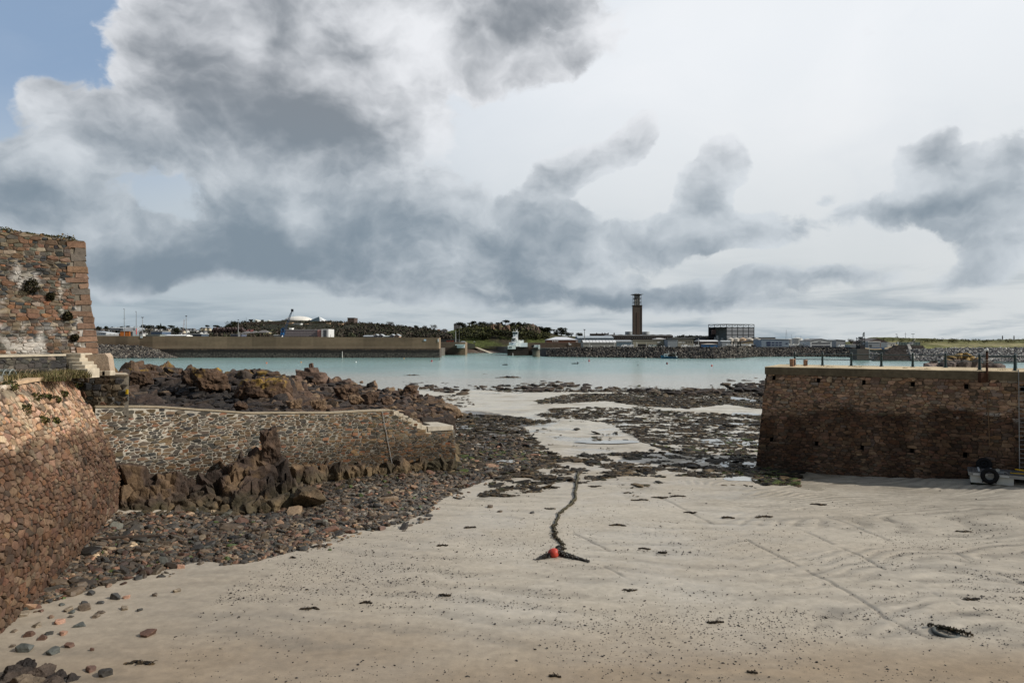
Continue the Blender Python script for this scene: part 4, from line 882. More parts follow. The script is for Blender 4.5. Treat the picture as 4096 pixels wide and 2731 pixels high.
# foreground rock, bottom left
items=[]
for px,py,d,s in [(60,2700,20.3,.55),(170,2690,20.5,.5),(120,2740,20,.6),(230,2715,20.3,.45),(300,2730,20.2,.4),(20,2740,20,.6),(190,2745,19.9,.5),(345,2742,20.1,.28),(255,2690,20.7,.22),(100,2660,20.8,.35)]:
    items.append((W(px,py,d)-[0,0,.1],(s,s*.9,s*.75),(rs.normal(0,.3),rs.normal(0,.3),rs.uniform(0,6))))
crag('weedy_rock','dark weedy rock in the near corner of the sand, below the curved wall',items,RKD,4,rough=.2)
# ---- reef and weed along the low-water line; islets
def reefitems(poly,n,w,dz,rs):
    out=[]; P=np.array(poly); 
    while len(out)<n:
        px=rs.uniform(P[:,0].min(),P[:,0].max()); py=rs.uniform(P[:,1].min(),P[:,1].max())
        if not inpoly(np.array([px]),np.array([py]),poly)[0]: continue
        c=ground_px(px,py); s=rs.uniform(*w); out.append((c+[0,0,s*.12+dz],(s*1.3,s,s*rs.uniform(.28,.5)),(rs.normal(0,.15),rs.normal(0,.15),rs.uniform(0,6))))
    return out
rd=lambda V,c:c*.8
crag('water_edge_reef','long low dark reef of weedy rock along the water edge in mid beach',reefitems([(1925,1550),(2174,1532),(2301,1538),(2430,1552),(2556,1562),(2748,1562),(2860,1556),(2940,1585),(2700,1580),(2430,1572),(2174,1570),(1900,1560)],120,(.5,1.5),.1,rs),RKD,2,tint=rd,rough=.22)
crag('pier_reef','dark rocky reef at the water edge beside the left end of the stone pier',reefitems([(2880,1540),(2960,1512),(3010,1505),(3090,1505),(3090,1600),(2950,1570)],80,(.6,1.7),.25,rs),RKD,2,tint=rd,rough=.22)
crag('point_reef','dark weedy rocks trailing into the water off the right end of the ridge',reefitems([(1480,1520),(1590,1512),(1690,1508),(1800,1545),(1880,1560),(1850,1580),(1700,1560),(1560,1535)],70,(.4,1.2),.1,rs),RKD,2,tint=rd,rough=.22)
def islet(name,lb,px,py,w,h,d,n=9):
    it=[]
    for i in range(n):
        f=(i/(n-1)-.5); it.append((np.array([WX(px,d)+f*w*2+rs.normal(0,.2),d+rs.normal(0,.5),SEA-.1]),(w*.38,w*.4,h*(1-abs(f)*1.5)*rs.uniform(.6,1.2)+.15),(0,0,rs.uniform(0,6))))
    crag(name,lb,it,RKD,2,tint=rd,rough=.25)
islet('islet_rock','small dark rock islet alone in the water beyond the reef',2035,1502,3.4,.75,230)
islet('islet_rock','low dark skerry in the water off the right end of the ridge',1650,1495,2.4,.4,246,7)
islet('islet_rock','thinnest dark skerry, barely above water left of the rock islet',1940,1493,1.0,.2,255,4)
def sample(n,polys,xr,yr,rs,clump=None,pw=1.0):
    y=1/rs.uniform(1/yr[1],1/yr[0],n); t=rs.uniform(*xr,n); x=t*y
    d=field(polys,x,y); 
    if clump is not None:
        c=fbm2(x,y,clump[0],clump[1],4,clump[2]); d=d*sstep(clump[3],clump[4],c+.9*(d-.62)*(d>0))
    k=rs.uniform(0,1,n)<d; return x[k],y[k]
rs=np.random.RandomState(123)
STC=[lin(*c) for c in [(96,84,70),(112,98,82),(82,76,68),(128,104,84),(70,68,64),(142,128,108),(104,78,64),(88,90,84),(60,56,50),(150,116,96)]]
STW=np.array([.18,.15,.15,.1,.12,.06,.09,.07,.06,.02])
SH2=[([(p[0]+26,p[1]+60) for p in SHING[0][0]],.07),([(p[0]+14,p[1]+26) for p in SHING[0][0]],.24)]+SHING
x,y=sample(62000,SH2,(-.78,.1),(20,75),rs,(2.2,2.2,91,.10,.30))
n=len(x); s=np.clip(rs.lognormal(-2.3,.45,n),.04,.5)*np.interp(y,[22,45,70],[.95,1.15,1.5]); z=gz(x,y)
cols=np.array(STC)[rs.choice(len(STC),size=n,p=STW)]*rs.lognormal(-.42,.42,(n,1))*np.array([1.05,.96,.84]); cols=cols*(1-.35*sstep(.5,.62,fbm2(x,y,3,3,3,92)))[:,None]
gsn=rs.uniform(0,1,n)<.012; cols[gsn]=np.array(lin(66,78,36))
g=G(); scatter(g,STONES,np.stack([x,y,z+s*.10],1),s,cols,(1.25,1,1.0),.30,rs)
one('shingle','bank of mixed brown and grey broken stones below the crag and jetty wall','shingle',g,M['stone'],kind='stuff')
# weed
x,y=sample(230000,WEED,(-.16,.42),(44,190),rs,(1.3,.9,93,.40,.62))
n=len(x); s=np.clip(rs.lognormal(-2.2,.6,n),.04,.8)*np.interp(y,[45,80,150],[.75,1.0,1.35]); z=gz(x,y)
WC=[lin(*c) for c in [(50,44,35),(64,54,41),(38,35,30),(80,66,47),(56,55,37),(96,82,62)]]
cols=np.array(WC)[rs.choice(6,size=n,p=[.26,.22,.2,.12,.1,.1])]*rs.uniform(.7,1.3,(n,1)); gr=(fbm2(x,y,6,6,3,94)>.58)&(y<75)&(rs.uniform(0,1,n)<.16); cols[gr]=np.array(lin(72,80,42))
g=G(); scatter(g,LUMPS,np.stack([x,y,z+s*.08],1),s,cols,(1.5,1,.5),.16,rs)
one('seaweed','dark brown seaweed and weedy cobbles strewn over the wet sand in front of the water','seaweed',g,M['weed'],kind='stuff')
# loose weed and dark shell crumbs over the near sand
n=70000; y=1/rs.uniform(1/62,1/19.5,n); x=rs.uniform(-.5,.78,n)*y; d=fbm2(x,y,4,2.2,4,95); PX=2048+x/y*F
PYs=HZ+EYE/y*F; k=(rs.uniform(0,1,n)<(sstep(.32,.62,d)*.75+.15)*np.interp(PYs,[1950,2120,2250,2480,2600,2731],[.15,.5,.8,.7,.22,.10]))&(x>-11.5)&(field(SHING,x,y)<.5)&~((y>44)&(x<-4)); x,y=x[k],y[k]; n=len(x)
s=np.clip(rs.lognormal(-4.32,.42,n),.007,.045); g=G(); scatter(g,[ICO[0]],np.stack([x,y,gz(x,y)+s*.2],1),s,np.array(lin(52,46,40))*rs.uniform(.5,1.5,(n,1)),(1.5,1,.7),.3,rs)
one('shell_fragments','dark crumbs of weed and shell peppered over the near sand','shells',g,M['stone'],kind='stuff')
# separate weed clumps that lie alone on the sand
CL=[(1880,2110,.55,'flat dark weed clump left of the buoy rope'),(1770,2182,.45,'thin weed scrap on the sand nearest the shingle edge'),(2470,2101,.75,'long flat weed clump right of the bend in the buoy rope'),(2578,2195,.5,'curved weed strand on open sand right of the orange buoy'),(2650,2210,.35,'small weed scrap beyond the curved strand right of the orange buoy'),(2520,2362,.5,'bristly weed clump on the near sand straight below the buoy'),(2862,2490,.5,'spidery weed clump low in the middle of the near sand'),(3055,2067,.9,'dark stick-like weed strand lying level on the sand near the pier shadow'),(2912,2070,.6,'twisted dark weed piece left of the level strand'),(2760,2050,.6,'pale tipped weed piece left of the twisted dark piece'),(3275,2018,.8,'flat weed clump at the edge of the pier shadow'),(3855,2127,.7,'lone knot of dark weed far right on the rippled sand'),(3885,2397,.6,'ragged weed clump on the right sand above the half buried tyre'),(1240,2435,.6,'dark weed clump on the left sand, above the brown stone'),(1465,2410,.4,'small weed clump right of the dark one on the left sand'),(560,2652,.75,'green black weed heap on the sand in the lower left'),(1780,2380,.4,'small scrap of weed on the near sand, left of centre'),(2640,1990,.9,'broad weed heap on the wet sand beyond the rope'),(2380,1945,.8,'weed heap close to the right of the rope'),(2560,2000,.9,'low weed heap between the rope and the broad heap'),(2710,1985,.9,'dark weed heap right of the broad heap on wet sand'),(2220,2705,.3,'tiny dark weed scrap at the bottom edge of the sand'),(3010,2690,.25,'tiny black scrap on the brown sand along the bottom edge'),(2200,2035,.55,'weed wrapped stone at the bend of the rope')]
for i,(px,py,w,lb) in enumerate(CL):
    c=ground_px(px,py); r1=np.random.RandomState(700+i); g=G(); n=9
    for q in range(n):
        f=q/(n-1)-.5; V,Fc=rock(900+i*13+q,2,(w*.17,w*.11,.035+.05*w*(1-2*abs(f))),16,.5,(0,0,r1.uniform(-.5,.5)),3.); g.add(V+c+[f*w,r1.normal(0,.05*w)+.10*w*math.sin(5*f+i),.015],Fc,np.array(WC[(i+q)%4])*r1.uniform(.6,1.2))
    for q in range(14):
        a=r1.uniform(0,6.3); L=w*r1.uniform(.12,.3); p0=c+[r1.uniform(-.5,.5)*w,r1.normal(0,.05),.03]; g.add(*tube([p0,p0+[L*.5*math.cos(a),L*.5*math.sin(a),.03],p0+[L*math.cos(a),L*math.sin(a),.0]],[.012,.014,.004],4),np.array(WC[q%3])*.8)
    one('seaweed_clump',lb,'seaweed',g,M['weed'],'weed clumps lying on the sand')
# separate stones on the sand and the edge of the shingle
ST=[(462,2392,.50,4,'large blue grey pointed boulder on the left sand'),(590,2538,.55,6,'broad brown stone sunk in the sand, alone in the lower left'),(340,2435,.55,1,'dark flat-topped block on the sand left of the grey pointed boulder'),(708,2365,.38,5,'tan wedge stone on the open sand right of the grey pointed boulder'),(620,2380,.28,0,'small brown stone left of the tan wedge stone'),(505,2390,.32,9,'long pink stone touching the grey pointed boulder'),(1155,2200,.55,8,'dark weedy boulder at the edge of the shingle'),(735,2225,.55,6,'big reddish brown stone at the front edge of the shingle'),(1525,2115,.55,6,'long red stone on the shingle edge right of the dark weedy boulder'),(1260,2170,.42,3,'rounded pinkish brown stone behind the dark weedy boulder'),(720,2268,.45,9,'pink white stone lying in front of the shingle edge'),(120,2540,.42,6,'reddish brown stone in the cluster below the curved wall, largest of it'),(170,2555,.35,6,'brown stone right of the largest one in the cluster below the curved wall'),(240,2490,.42,9,'long rosy stone at the upper end of the cluster below the curved wall'),(150,2505,.35,5,'tan angular stone at the back of the cluster below the curved wall'),(195,2535,.3,4,'small blue grey stone between the brown ones below the curved wall'),(255,2535,.32,9,'pale pink stone right of the cluster below the curved wall'),(100,2598,.55,7,'long green grey slab on the sand just above the weedy rock'),(210,2610,.42,7,'greenish pale stone right of the long grey slab'),(280,2583,.34,6,'reddish stone half sunk between slab and open sand'),(325,2503,.36,7,'flat grey green stone on the sand beneath the dark block'),(95,2460,.45,5,'pale rough stone at the very foot of the curved wall'),(20,2495,.45,7,'mossy grey stone in the corner where wall and sand meet at the photo edge'),(365,2375,.4,4,'grey flat stone above the dark flat-topped block'),(195,2407,.34,4,'dark grey stone near the wall foot, left of the flat ones'),(560,2440,.26,4,'grey flat chip in a damp scour on the left sand'),(365,2680,.4,6,'low brown stone right of the weedy rock'),(425,2695,.5,8,'dark weed covered stone at the bottom edge, right of the weedy rock'),(885,2595,.16,5,'single small white stone on the lower left sand'),(370,2597,.16,6,'tiny dark red stone on bare sand right of the half sunk one'),(1960,2028,.5,1,'brown angular stone on wet sand left of the rope'),(2000,2047,.32,1,'small brown stone beside the angular one left of the rope'),(2128,2052,.34,8,'dark stone on the sand just left of the rope'),(640,2245,.3,4,'grey stone at the front rim of the shingle, left of the red brown one'),(540,2240,.3,9,'pinkish stone at the front rim of the shingle nearest the wall')]
for i,(px,py,w,ci,lb) in enumerate(ST):
    c=ground_px(px,py); V,Fc=rock(1500+i*7,3,(w*.52,w*.42,w*.32),11,.05,(0.1*math.sin(i),.1*math.cos(i*2),i*1.3),2.,.35); n=fbm(V*6+i,3,6)[:,None]
    g=G(); g.add(V+c+[0,0,w*.07],Fc,np.array(STC[ci])*(.7+.6*n)*(.8 if ci!=9 else 1.25)); one('beach_stone',lb,'stone',g,M['stone'],'stones lying on the sand by the shingle')
# small stones strewn along the fringe of the shingle: alike, so they share one label
prot=[]
for i in range(8):
    g=G(); V,Fc=rock(2200+i,2,(.13,.10,.07),10,.05,None,2.,.3); g.add(V+[0,0,.02],Fc,np.array(STC[i])*.85); prot.append(g)
fr=[]
for px,py in [(60,2580),(60,2530),(310,2350),(430,2330),(560,2310),(260,2375),(480,2300),(640,2290),(800,2258),(905,2245),(1010,2225),(1080,2215),(1230,2195),(1330,2165),(1390,2140),(1460,2128),(1570,2100),(1650,2075),(1720,2055),(1770,2040),(330,2400),(290,2440),(180,2450),(260,2460),(400,2440),(390,2465),(300,2475),(210,2470),(430,2420),(500,2440),(150,2430),(240,2420)]:
    fr.append((px+rs.normal(0,12),py+rs.normal(0,6)))
pro=[]
for i,(px,py) in enumerate(fr):
    c=ground_px(px,py); L='small brown or grey stone strewn along the sandy fringe of the shingle'
    if i<8:
        o=prot[i].build('fringe_stone',M['stone'],None,(0,0,0)); pro.append(o); o.location=tuple(c)
        props(o,L,'stone','small stones along the fringe of the shingle')
    else:
        o=dup(pro[i%8],c)
    o.rotation_euler=(0,0,i*1.7); sc_=.8+.9*((i*29)%13)/13; o.scale=(sc_,)*3
# ---- mooring line, buoy, half-buried tyre, driftwood
RP=[(2312,1892),(2310,1915),(2303,1950),(2300,2000),(2280,2022),(2255,2040),(2238,2055),(2225,2090),(2212,2112),(2222,2130),(2218,2145),(2238,2165),(2248,2180),(2250,2200),(2240,2215)]
pts=np.array([ground_px(a,b)+[0,0,.05] for a,b in RP]); tt=np.linspace(0,len(pts)-1,120); P=np.stack([np.interp(tt,range(len(pts)),pts[:,k]) for k in range(3)],1); P[:,0]+=.04*np.sin(tt*7); 
g=G(); g.add(*tube(P,np.interp(tt,[0,8,14],[.10,.06,.036]),7),lin(74,68,50)); rs=np.random.RandomState(33)
for i in range(420):
    f=rs.uniform()**1.0; q=int(f*119); dn=1.0
    a=rs.uniform(0,6.3); L=rs.uniform(.04,.11)*(1.6 if f<.35 or 60<q<95 else .8); p=P[q]+[rs.normal(0,.05),rs.normal(0,.05),.0]; g.add(*tube([p,p+[L*.6*math.cos(a),L*.6*math.sin(a),.05],p+[L*math.cos(a),L*math.sin(a),-.03]],[.02,.022,.006],4),np.array(WC[i%5])*.9)
one('mooring_rope','weed covered mooring rope winding over the sand to the orange buoy','rope',g,M['weed'])
by=thing('mooring_buoy','round orange red mooring buoy lying in weed on the sand','buoy',ground_px(2215,2226))
c=ground_px(2215,2226)+[0,0,.20]; 
ax=np.array([.86,-.25,.22]); ax/=np.linalg.norm(ax); u=np.cross(ax,[0,0,1.]); u/=np.linalg.norm(u); w=np.cross(u,ax)
pf=[(.0,-.33),(.10,-.325),(.21,-.24),(.265,-.12),(.275,0),(.26,.11),(.20,.21),(.12,.255),(.09,.27)]; n=24; a=np.arange(n)/n*6.2832
pf=[(r*.84,h*.84) for r,h in pf]; c=c-[0,0,.03]
V=np.concatenate([c+ax*h+r*(np.cos(a)[:,None]*u+np.sin(a)[:,None]*w) for r,h in pf]); g=G(); g.add(V,[[k*n+i,k*n+(i+1)%n,(k+1)*n+(i+1)%n,(k+1)*n+i] for k in range(len(pf)-1) for i in range(n)]+[list(range((len(pf)-1)*n,len(pf)*n))])
g.build('float',surf('buoy_orange',lin(178,62,46),.5,.28,6,.25,spec=.4,patch=(lin(150,40,28),3,.62,.75)),by,smooth=True)
g=G(); g.add(*torus(c+ax*.24,.065,.02,ax,18,8)); g.add(*tube([c+ax*.20,c+ax*.26],.03,8)); g.build('mooring_eye',M['rust'],by)
g=G(); rs=np.random.RandomState(34)
for (p0,p1,wd,n) in [((2235,2218),(2355,2248),.26,330),((2200,2228),(2150,2238),.16,130),((2235,2195),(2245,2222),.13,110),((2228,2196),(2262,2196),.07,50)]:
    A=ground_px(*p0); B=ground_px(*p1)
    for i in range(n):
        f=rs.uniform()**1.1; p=A+(B-A)*f+np.array([rs.normal(0,.05),rs.normal(0,.45*wd*(1-.8*f)),0]); hh=rs.uniform(0,.20)*(1-.85*f); a=rs.uniform(0,6.3); L=rs.uniform(.05,.13)
        g.add(*tube([p+[0,0,hh],p+[L*.6*math.cos(a),L*.6*math.sin(a),hh+.04],p+[L*math.cos(a),L*math.sin(a),max(0,hh-.03)]],[.02,.03,.006],4),np.array(WC[i%3])*rs.uniform(.4,.9))
    for i in range(10):
        f=i/10; V,Fc=rock(4000+i,1,(.12*(1-.6*f),wd*.55*(1-.8*f),.17*(1-.85*f)),12,.4); g.add(V+A+(B-A)*f,Fc,np.array(WC[2])*.7)
one('buoy_weed','heap of black mussel weed trailing both ways from under the orange buoy','seaweed',g,surf('wet_weed',rough=.35,var=.5,scale=9,bump=.4,use_attr=True,spec=.5))
ty=thing('half_buried_tyre','worn grey tyre half buried flat in the right hand sand','tyre',ground_px(3785,2530)); c=ground_px(3785,2530)
g=G(); V,Fc=torus(c+[0,0,.0],.37,.075,(.06,-.05,1),36,12,.85); g.add(V,Fc,lin(60,62,58)); g.build('tyre_wall',surf('worn_rubber',lin(74,76,72),.6,.3,7,.2),ty,smooth=True)
g=G(); rs=np.random.RandomState(35)
for i in range(95):
    f=rs.uniform()**.7; p=c+np.array([-.5+1.15*f,.46-.85*f*f+rs.normal(0,.05),.05+.05*rs.uniform()]); a=rs.uniform(0,6.3); L=rs.uniform(.06,.15); g.add(*tube([p,p+[L*.6*math.cos(a),L*.6*math.sin(a),.05],p+[L*math.cos(a),L*math.sin(a),-.03]],[.02,.025,.006],4),np.array(WC[i%5])*.8)
one('tyre_weed','dark weed draped over the far side of the half buried tyre','seaweed',g,M['weed'])
P=[ground_px(a,b)+[0,0,.12] for a,b in [(390,2165),(450,2160),(530,2157),(600,2152),(648,2150)]]; g=G(); g.add(*tube(P,[.05,.085,.09,.08,.05],8),lin(44,38,34)); one('driftwood','dark waterlogged log lying on the shingle below the crag','driftwood',g,M['bark'])
# ================================================================== the stone pier on the right and what stands on it
PT=7.97
PA=np.array([20.7,55.0]); PB=np.array([42.5,41.3]); pdir=(PB-PA)/np.linalg.norm(PB-PA); pn=np.array([pdir[1],-pdir[0]]); pn=pn if pn[1]<0 else -pn      # pn: towards the beach
pier=thing('stone_pier','long brown granite pier wall with a concrete coping on the right of the beach','pier',(PA[0],PA[1],-.3))
_fP,LP=lofted([(PA[0]+pn[0]*.75-pdir[0]*.9,PA[1]+pn[1]*.75-pdir[1]*.9,-.6),(PB[0]+pn[0]*.75,PB[1]+pn[1]*.75,-.6)],lambda v: .75*np.clip(np.asarray(v,float)/8.0,-.1,1.05))
def fnP(u,v): u=np.asarray(u,float); v=np.asarray(v,float); return _fP(u+.085*v*np.clip(1-u/9,0,1),v)
def holeu(px,py):
    best=(9e9,0,0)
    for u in np.linspace(0,LP,700):
        v=5.0
        for _ in range(3):
            P,_n=fnP(np.array([u]),np.array([v])); d=P[0,1]; v=WZ(py,d)+.6
        e=abs(2048+P[0,0]/P[0,1]*F-px)
        if e<best[0]: best=(e,u,v)
    return best[1],best[2]
HL=[(3095,1511),(3273,1521),(3455,1529),(3651,1536),(3865,1545),(4090,1553),(3087,1757),(3265,1774),(3448,1789),(3648,1802),(3860,1819)]
holes=[]
for a,b in HL:
    u,v=holeu(a,b); holes.append((u-.12,u+.12,v-.17,v+.17))
def darkP(V,uv,c):
    n=fbm(V*np.array([.5,.5,.8])+21,4,45); n2=fbm(np.stack([uv[:,0]*.8,uv[:,1]*.12,uv[:,0]*0],1)+3,4,46)
    t=sstep(5.5,4.7,V[:,2]+1.7*(n-.5)-.05*(uv[:,0]-14)); k=np.clip(t*(.92+.8*(n2-.45)),0,.98)[:,None]
    blk=(sstep(16,23,uv[:,0])*sstep(5.4,4.4,V[:,2]+1.5*(n-.5))*sstep(.3,2.2,V[:,2]+1.2*(n-.5))*.72)[:,None]
    k=np.maximum(k,blk); w=(sstep(.66,.74,fbm(V*np.array([1.5,1.5,3])+4,4,47))*np.exp(-((V[:,2]-4.9)/.5)**2)*.7*sstep(10,15,uv[:,0]))[:,None]
    rust=(sstep(.55,.7,n2)*sstep(5.5,7.2,V[:,2])*.35)[:,None]
    o=c*(1-k)+c*np.array([.31,.265,.24])*k; o=o*(1-rust)+np.array(lin(120,84,56))*rust; return o*(1-w)+np.array(lin(190,184,174))*w
BRD=[np.array(c)*np.array([1.12,1.07,1.0]) for c in BR]
g=G(); stonework(g,fnP,stone_cells(LP,7.98,.36,.165,71,holes=holes,jit=.5,rowdrift=.04),BRD,BRw,.015,(.015,.06),darkP,72)
backing(g,fnP,np.linspace(0,LP,50),np.linspace(0,7.98,26),lin(84,72,58),mi=1,holes=holes,dark=darkP)
E0,_=fnP(np.zeros(12),np.linspace(0,7.98,12)); bkv=np.array([-pn[0]*6.2+.0,-pn[1]*6.2,0])
endf=[]
def fnE(u,v):                                  # the seaward end, battered like the face
    u=np.asarray(u,float); v=np.asarray(v,float); P,_=fnP(np.zeros(len(u)),v); o=0*v
    P=P+np.stack([-pn[0]*u,-pn[1]*u,u*0],1); N=np.tile(np.array([-pdir[0],-pdir[1],.08]),(len(u),1)); return P,N
def fnE2(u,v): P,N=fnE(6.2-np.asarray(u,float),v); return P,N
stonework(g,fnE2,stone_cells(6.2,7.98,.5,.25,73,jit=.5),BRD,BRw,.018,(.015,.05),None,74); backing(g,fnE2,np.linspace(0,6.2,10),np.linspace(0,7.98,14),lin(96,82,68),mi=1)
g.build('masonry',[M['masonry'],M['mortar']],pier)
for i,(a,b,c_,d_) in enumerate(holes):          # square drain holes: open recesses coloured dark inside
    P,N=fnP(np.array([a,b,b,a]),np.array([c_,c_,d_,d_])); Q=P-np.array([pn[0],pn[1],0])*.8; g=G(); g.add(np.concatenate([P,Q]),[[0,4,5,1],[1,5,6,2],[2,6,7,3],[3,7,4,0],[4,7,6,5]],lin(40,36,32)); g.build('drain_hole',M['mortar'],pier)
# coping and deck
o=np.concatenate
def pl(u,off): return PA+pdir*u-pn*off
L=np.linalg.norm(PB-PA)
us=np.linspace(-.30,L,48); prof=[(-.10,PT-.62),(-.10,PT-.05),(-.04,PT),(6.0,PT+.02)]
V=[]
for off,z in prof: V+= [[*pl(u,off),z] for u in us]
V=np.array(V); V[:,2]+=.03*(fbm(V*1.1,3,3)-.5); n=48; g=G()
cf=np.array(lin(104,94,75)); ct=np.array(lin(190,170,136)); cc=np.concatenate([np.tile(cf,(2*n,1)),np.tile(ct,(2*n,1))]); nn=fbm(V*np.array([1.1,1.1,1.1]),4,13)[:,None]; cc=cc*(.7+.6*nn)
g.add(V,[[k*n+i,k*n+i+1,(k+1)*n+i+1,(k+1)*n+i] for k in range(3) for i in range(n-1)]+[[0,n,2*n,3*n]],cc)
V=np.array([[*pl(-.30,-.10),PT-.62],[*pl(-.2,6.0),PT-.62],[*pl(-.2,6.0),PT+.02],[*pl(-.30,-.04),PT]]); g.add(V,[[0,3,2,1]],lin(150,134,108)); V=np.array([[*pl(-.2,6.0),PT+.02],[*pl(L,6.0),PT+.02],[*pl(L,6.0),-1],[*pl(-.2,6.0),-1]]); g.add(V,[[0,1,2,3]],lin(120,100,80))
mcp=surf('pier_concrete',rough=.92,var=.28,scale=3.5,bump=.7,bscale=12,bdist=.03,use_attr=True); g.build('coping',mcp,pier)
# moss tufts along the deck
MS=[(3155,1458),(3215,1462),(3290,1466),(3315,1467),(3410,1467),(3440,1467),(3700,1476),(3620,1472),(4010,1480)]
for i,(px,py) in enumerate(MS):
    d=(EYE-PT)*F/(py-HZ)*1.0; c=np.array([WX(px,d),d,PT]); r1=np.random.RandomState(i); g=G(); leafball(g,c,.2*r1.uniform(.7,1.5),90,[lin(104,96,44),lin(86,88,40),lin(120,104,60)],r1,.03,(1.5,1,.32))
    one('moss_tuft','low green moss cushion growing on the pier coping along the edge','moss',g,M['leaf'],'moss cushions on the pier deck')
# railings
def post(g,c,h=1.14):
    g.add(*lathe(c,[(.17,0),(.17,.04),(.10,.07),(.10,.12),(.088,.3),(.078,.6),(.075,.88),(.10,.91),(.115,.95),(.10,.99),(.06,1.0),(.075,1.03),(.09,1.07),(.07,1.12),(.02,1.145)],14))
def railing(name,label,u_list,off,origin_u):
    t=thing(name,label,'railing',(*pl(origin_u,off),PT)); tops=[]
    for u in u_list:
        g=G(); c=np.array([*pl(u,off),PT]); post(g,c); g.build('post',M['greenpaint'],t,smooth=False); tops.append(c)
    for z,r in ((.95,.042),(.52,.032)):
        for a,b in zip(tops[:-1],tops[1:]):
            g=G(); v=(b-a)/np.linalg.norm(b-a); g.add(*tube([a+v*.03+[0,0,z],b-v*.03+[0,0,z]],r,8)); g.build('rail',M['greenpaint'],t)
    return t
def u_of(px,off):
    us=np.linspace(-1,L,4000); P=PA[None]+pdir[None]*us[:,None]-pn[None]*off; return us[np.argmin(np.abs(2048+P[:,0]/P[:,1]*F-px))]
OB=4.9
u0=u_of(3179,OB); u5=u_of(3782,OB); stp=(u5-u0)/5
railing('pier_railing','dark green post and rail fence along the far edge of the pier deck',[u0+stp*i for i in range(9)],OB,u0)
railing('guard_railing','short dark green railing standing at the near edge above the pier ladder',[u_of(3918,.95),u_of(4060,.75)],.85,u_of(3918,.9))
# granite bollard stumps, lamp pole, down pipe, ladder
for nm,lb,px,off,w,h in [('granite_bollard','squat stone bollard with a dark groove on the pier end',3170,1.6,.34,.62),('granite_bollard','plain squared stone post right of the grooved bollard on the pier',3222,3.1,.26,.52)]:
    c=np.array([*pl(u_of(px,off),off),PT]); t=thing(nm,lb,'bollard',c); g=G(); V,Fc=bevbox(c[0]-w/2,c[0]+w/2,c[1]-w/2,c[1]+w/2,c[2],c[2]+h,.03); q=(V[:,2]-c[2])/h; V[:,0]=c[0]+(V[:,0]-c[0])*(.86+.3*q); V=rot2(V,.5,c); V[:,2]=V[:,2]; g.add(V,Fc,lin(150,118,96)); g.build('shaft',M['masonry'],t)
    if 'grooved' not in lb.split('right')[0] and 'groove' in lb: g=G(); V,Fc=box(c[0]-.05,c[0]+.05,c[1]-w/2-.03,c[1]-w/2+.02,c[2]+.08,c[2]+h-.06); V=rot2(V,.5,c); g.add(V,Fc,lin(44,34,30)); g.build('groove',M['mortar'],t)
    else: g=G(); V,Fc=bevbox(c[0]-w*.55,c[0]-w*.2,c[1]-w/2,c[1]+w/2,c[2],c[2]+.14,.02); g.add(rot2(V,.5,c),Fc,lin(140,112,92)); g.build('foot',M['masonry'],t)
c=np.array([*pl(u_of(3948,-.12),-.12),PT-.75]); t=thing('mooring_pole','rusty mooring pole with a white cap standing at the pier edge','pole',c); g=G(); g.add(*tube([c,c+[0,0,2.0]],.075,10)); g.build('shaft',M['rust'],t)
g=G(); g.add(*lathe(c+[0,0,2.0],[(.06,0),(.085,.03),(.085,.12),(.05,.14)],12)); g.build('collar',M['rubber'],t); g=G(); g.add(*lathe(c+[0,0,2.12],[(.075,0),(.09,.05),(.085,.12),(.05,.19),(.01,.21)],12)); g.build('cap',M['white'],t,smooth=True)
g=G(); 
for z in (1.35,1.5): g.add(*torus(c+[0,0,z],.085,.018,(0,0,1),16,6),lin(170,160,140))
g.build('rope_turns',M['paint'],t)
g=G(); cb=c+[0,0,0]; V,Fc=box(cb[0]-.42,cb[0]-.06,cb[1]-.03,cb[1]+.3,cb[2]-.05,cb[2]+.62); g.add(V,Fc,lin(84,52,34)); one('mooring_bracket','rusty iron block let into the coping beside the white capped pole','bracket',g,M['rust'])
P=[]
for v in np.linspace(7.3,3.4,14):
    q,N=fnP(np.array([u_of(3948,-.2)+.9+(7.3-v)*.035]),np.array([v])); P.append(q[0]+N[0]*.11)
g=G(); g.add(*tube(np.array(P),.03,6)); one('hanging_rope','thin brown rope hanging down the pier face from the white capped pole','rope',g,surf('old_rope',lin(120,96,72),.9,.2,9,.2))
ld=thing('pier_ladder','iron ladder fixed to the pier wall at the photo edge','ladder',(*pl(u_of(4085,0),-.2),0))
ul=u_of(4074,0)+.9; q0,N0=fnP(np.array([ul,ul+.46]),np.array([1.0,1.0])); q1,N1=fnP(np.array([ul,ul+.46]),np.array([8.1,8.1]))
for i in range(2):
    g=G(); a=q0[i]+N0[i]*.17; b=q1[i]+N1[i]*.17; g.add(*tube([a,b,b+np.array([-pn[0]*.1,-pn[1]*.1,.55]),b+np.array([-pn[0]*.4,-pn[1]*.4,.55]),b+np.array([-pn[0]*.5,-pn[1]*.5,.45])],.028,7)); g.build('stile',M['galv'],ld)
for k in range(24):
    f=k/24; a=q0[0]+N0[0]*.17+(q1[0]-q0[0])*f; b=q0[1]+N0[1]*.17+(q1[1]-q0[1])*f; g=G(); g.add(*tube([a,b],.018,6)); g.build('rung',M['galv'],ld)
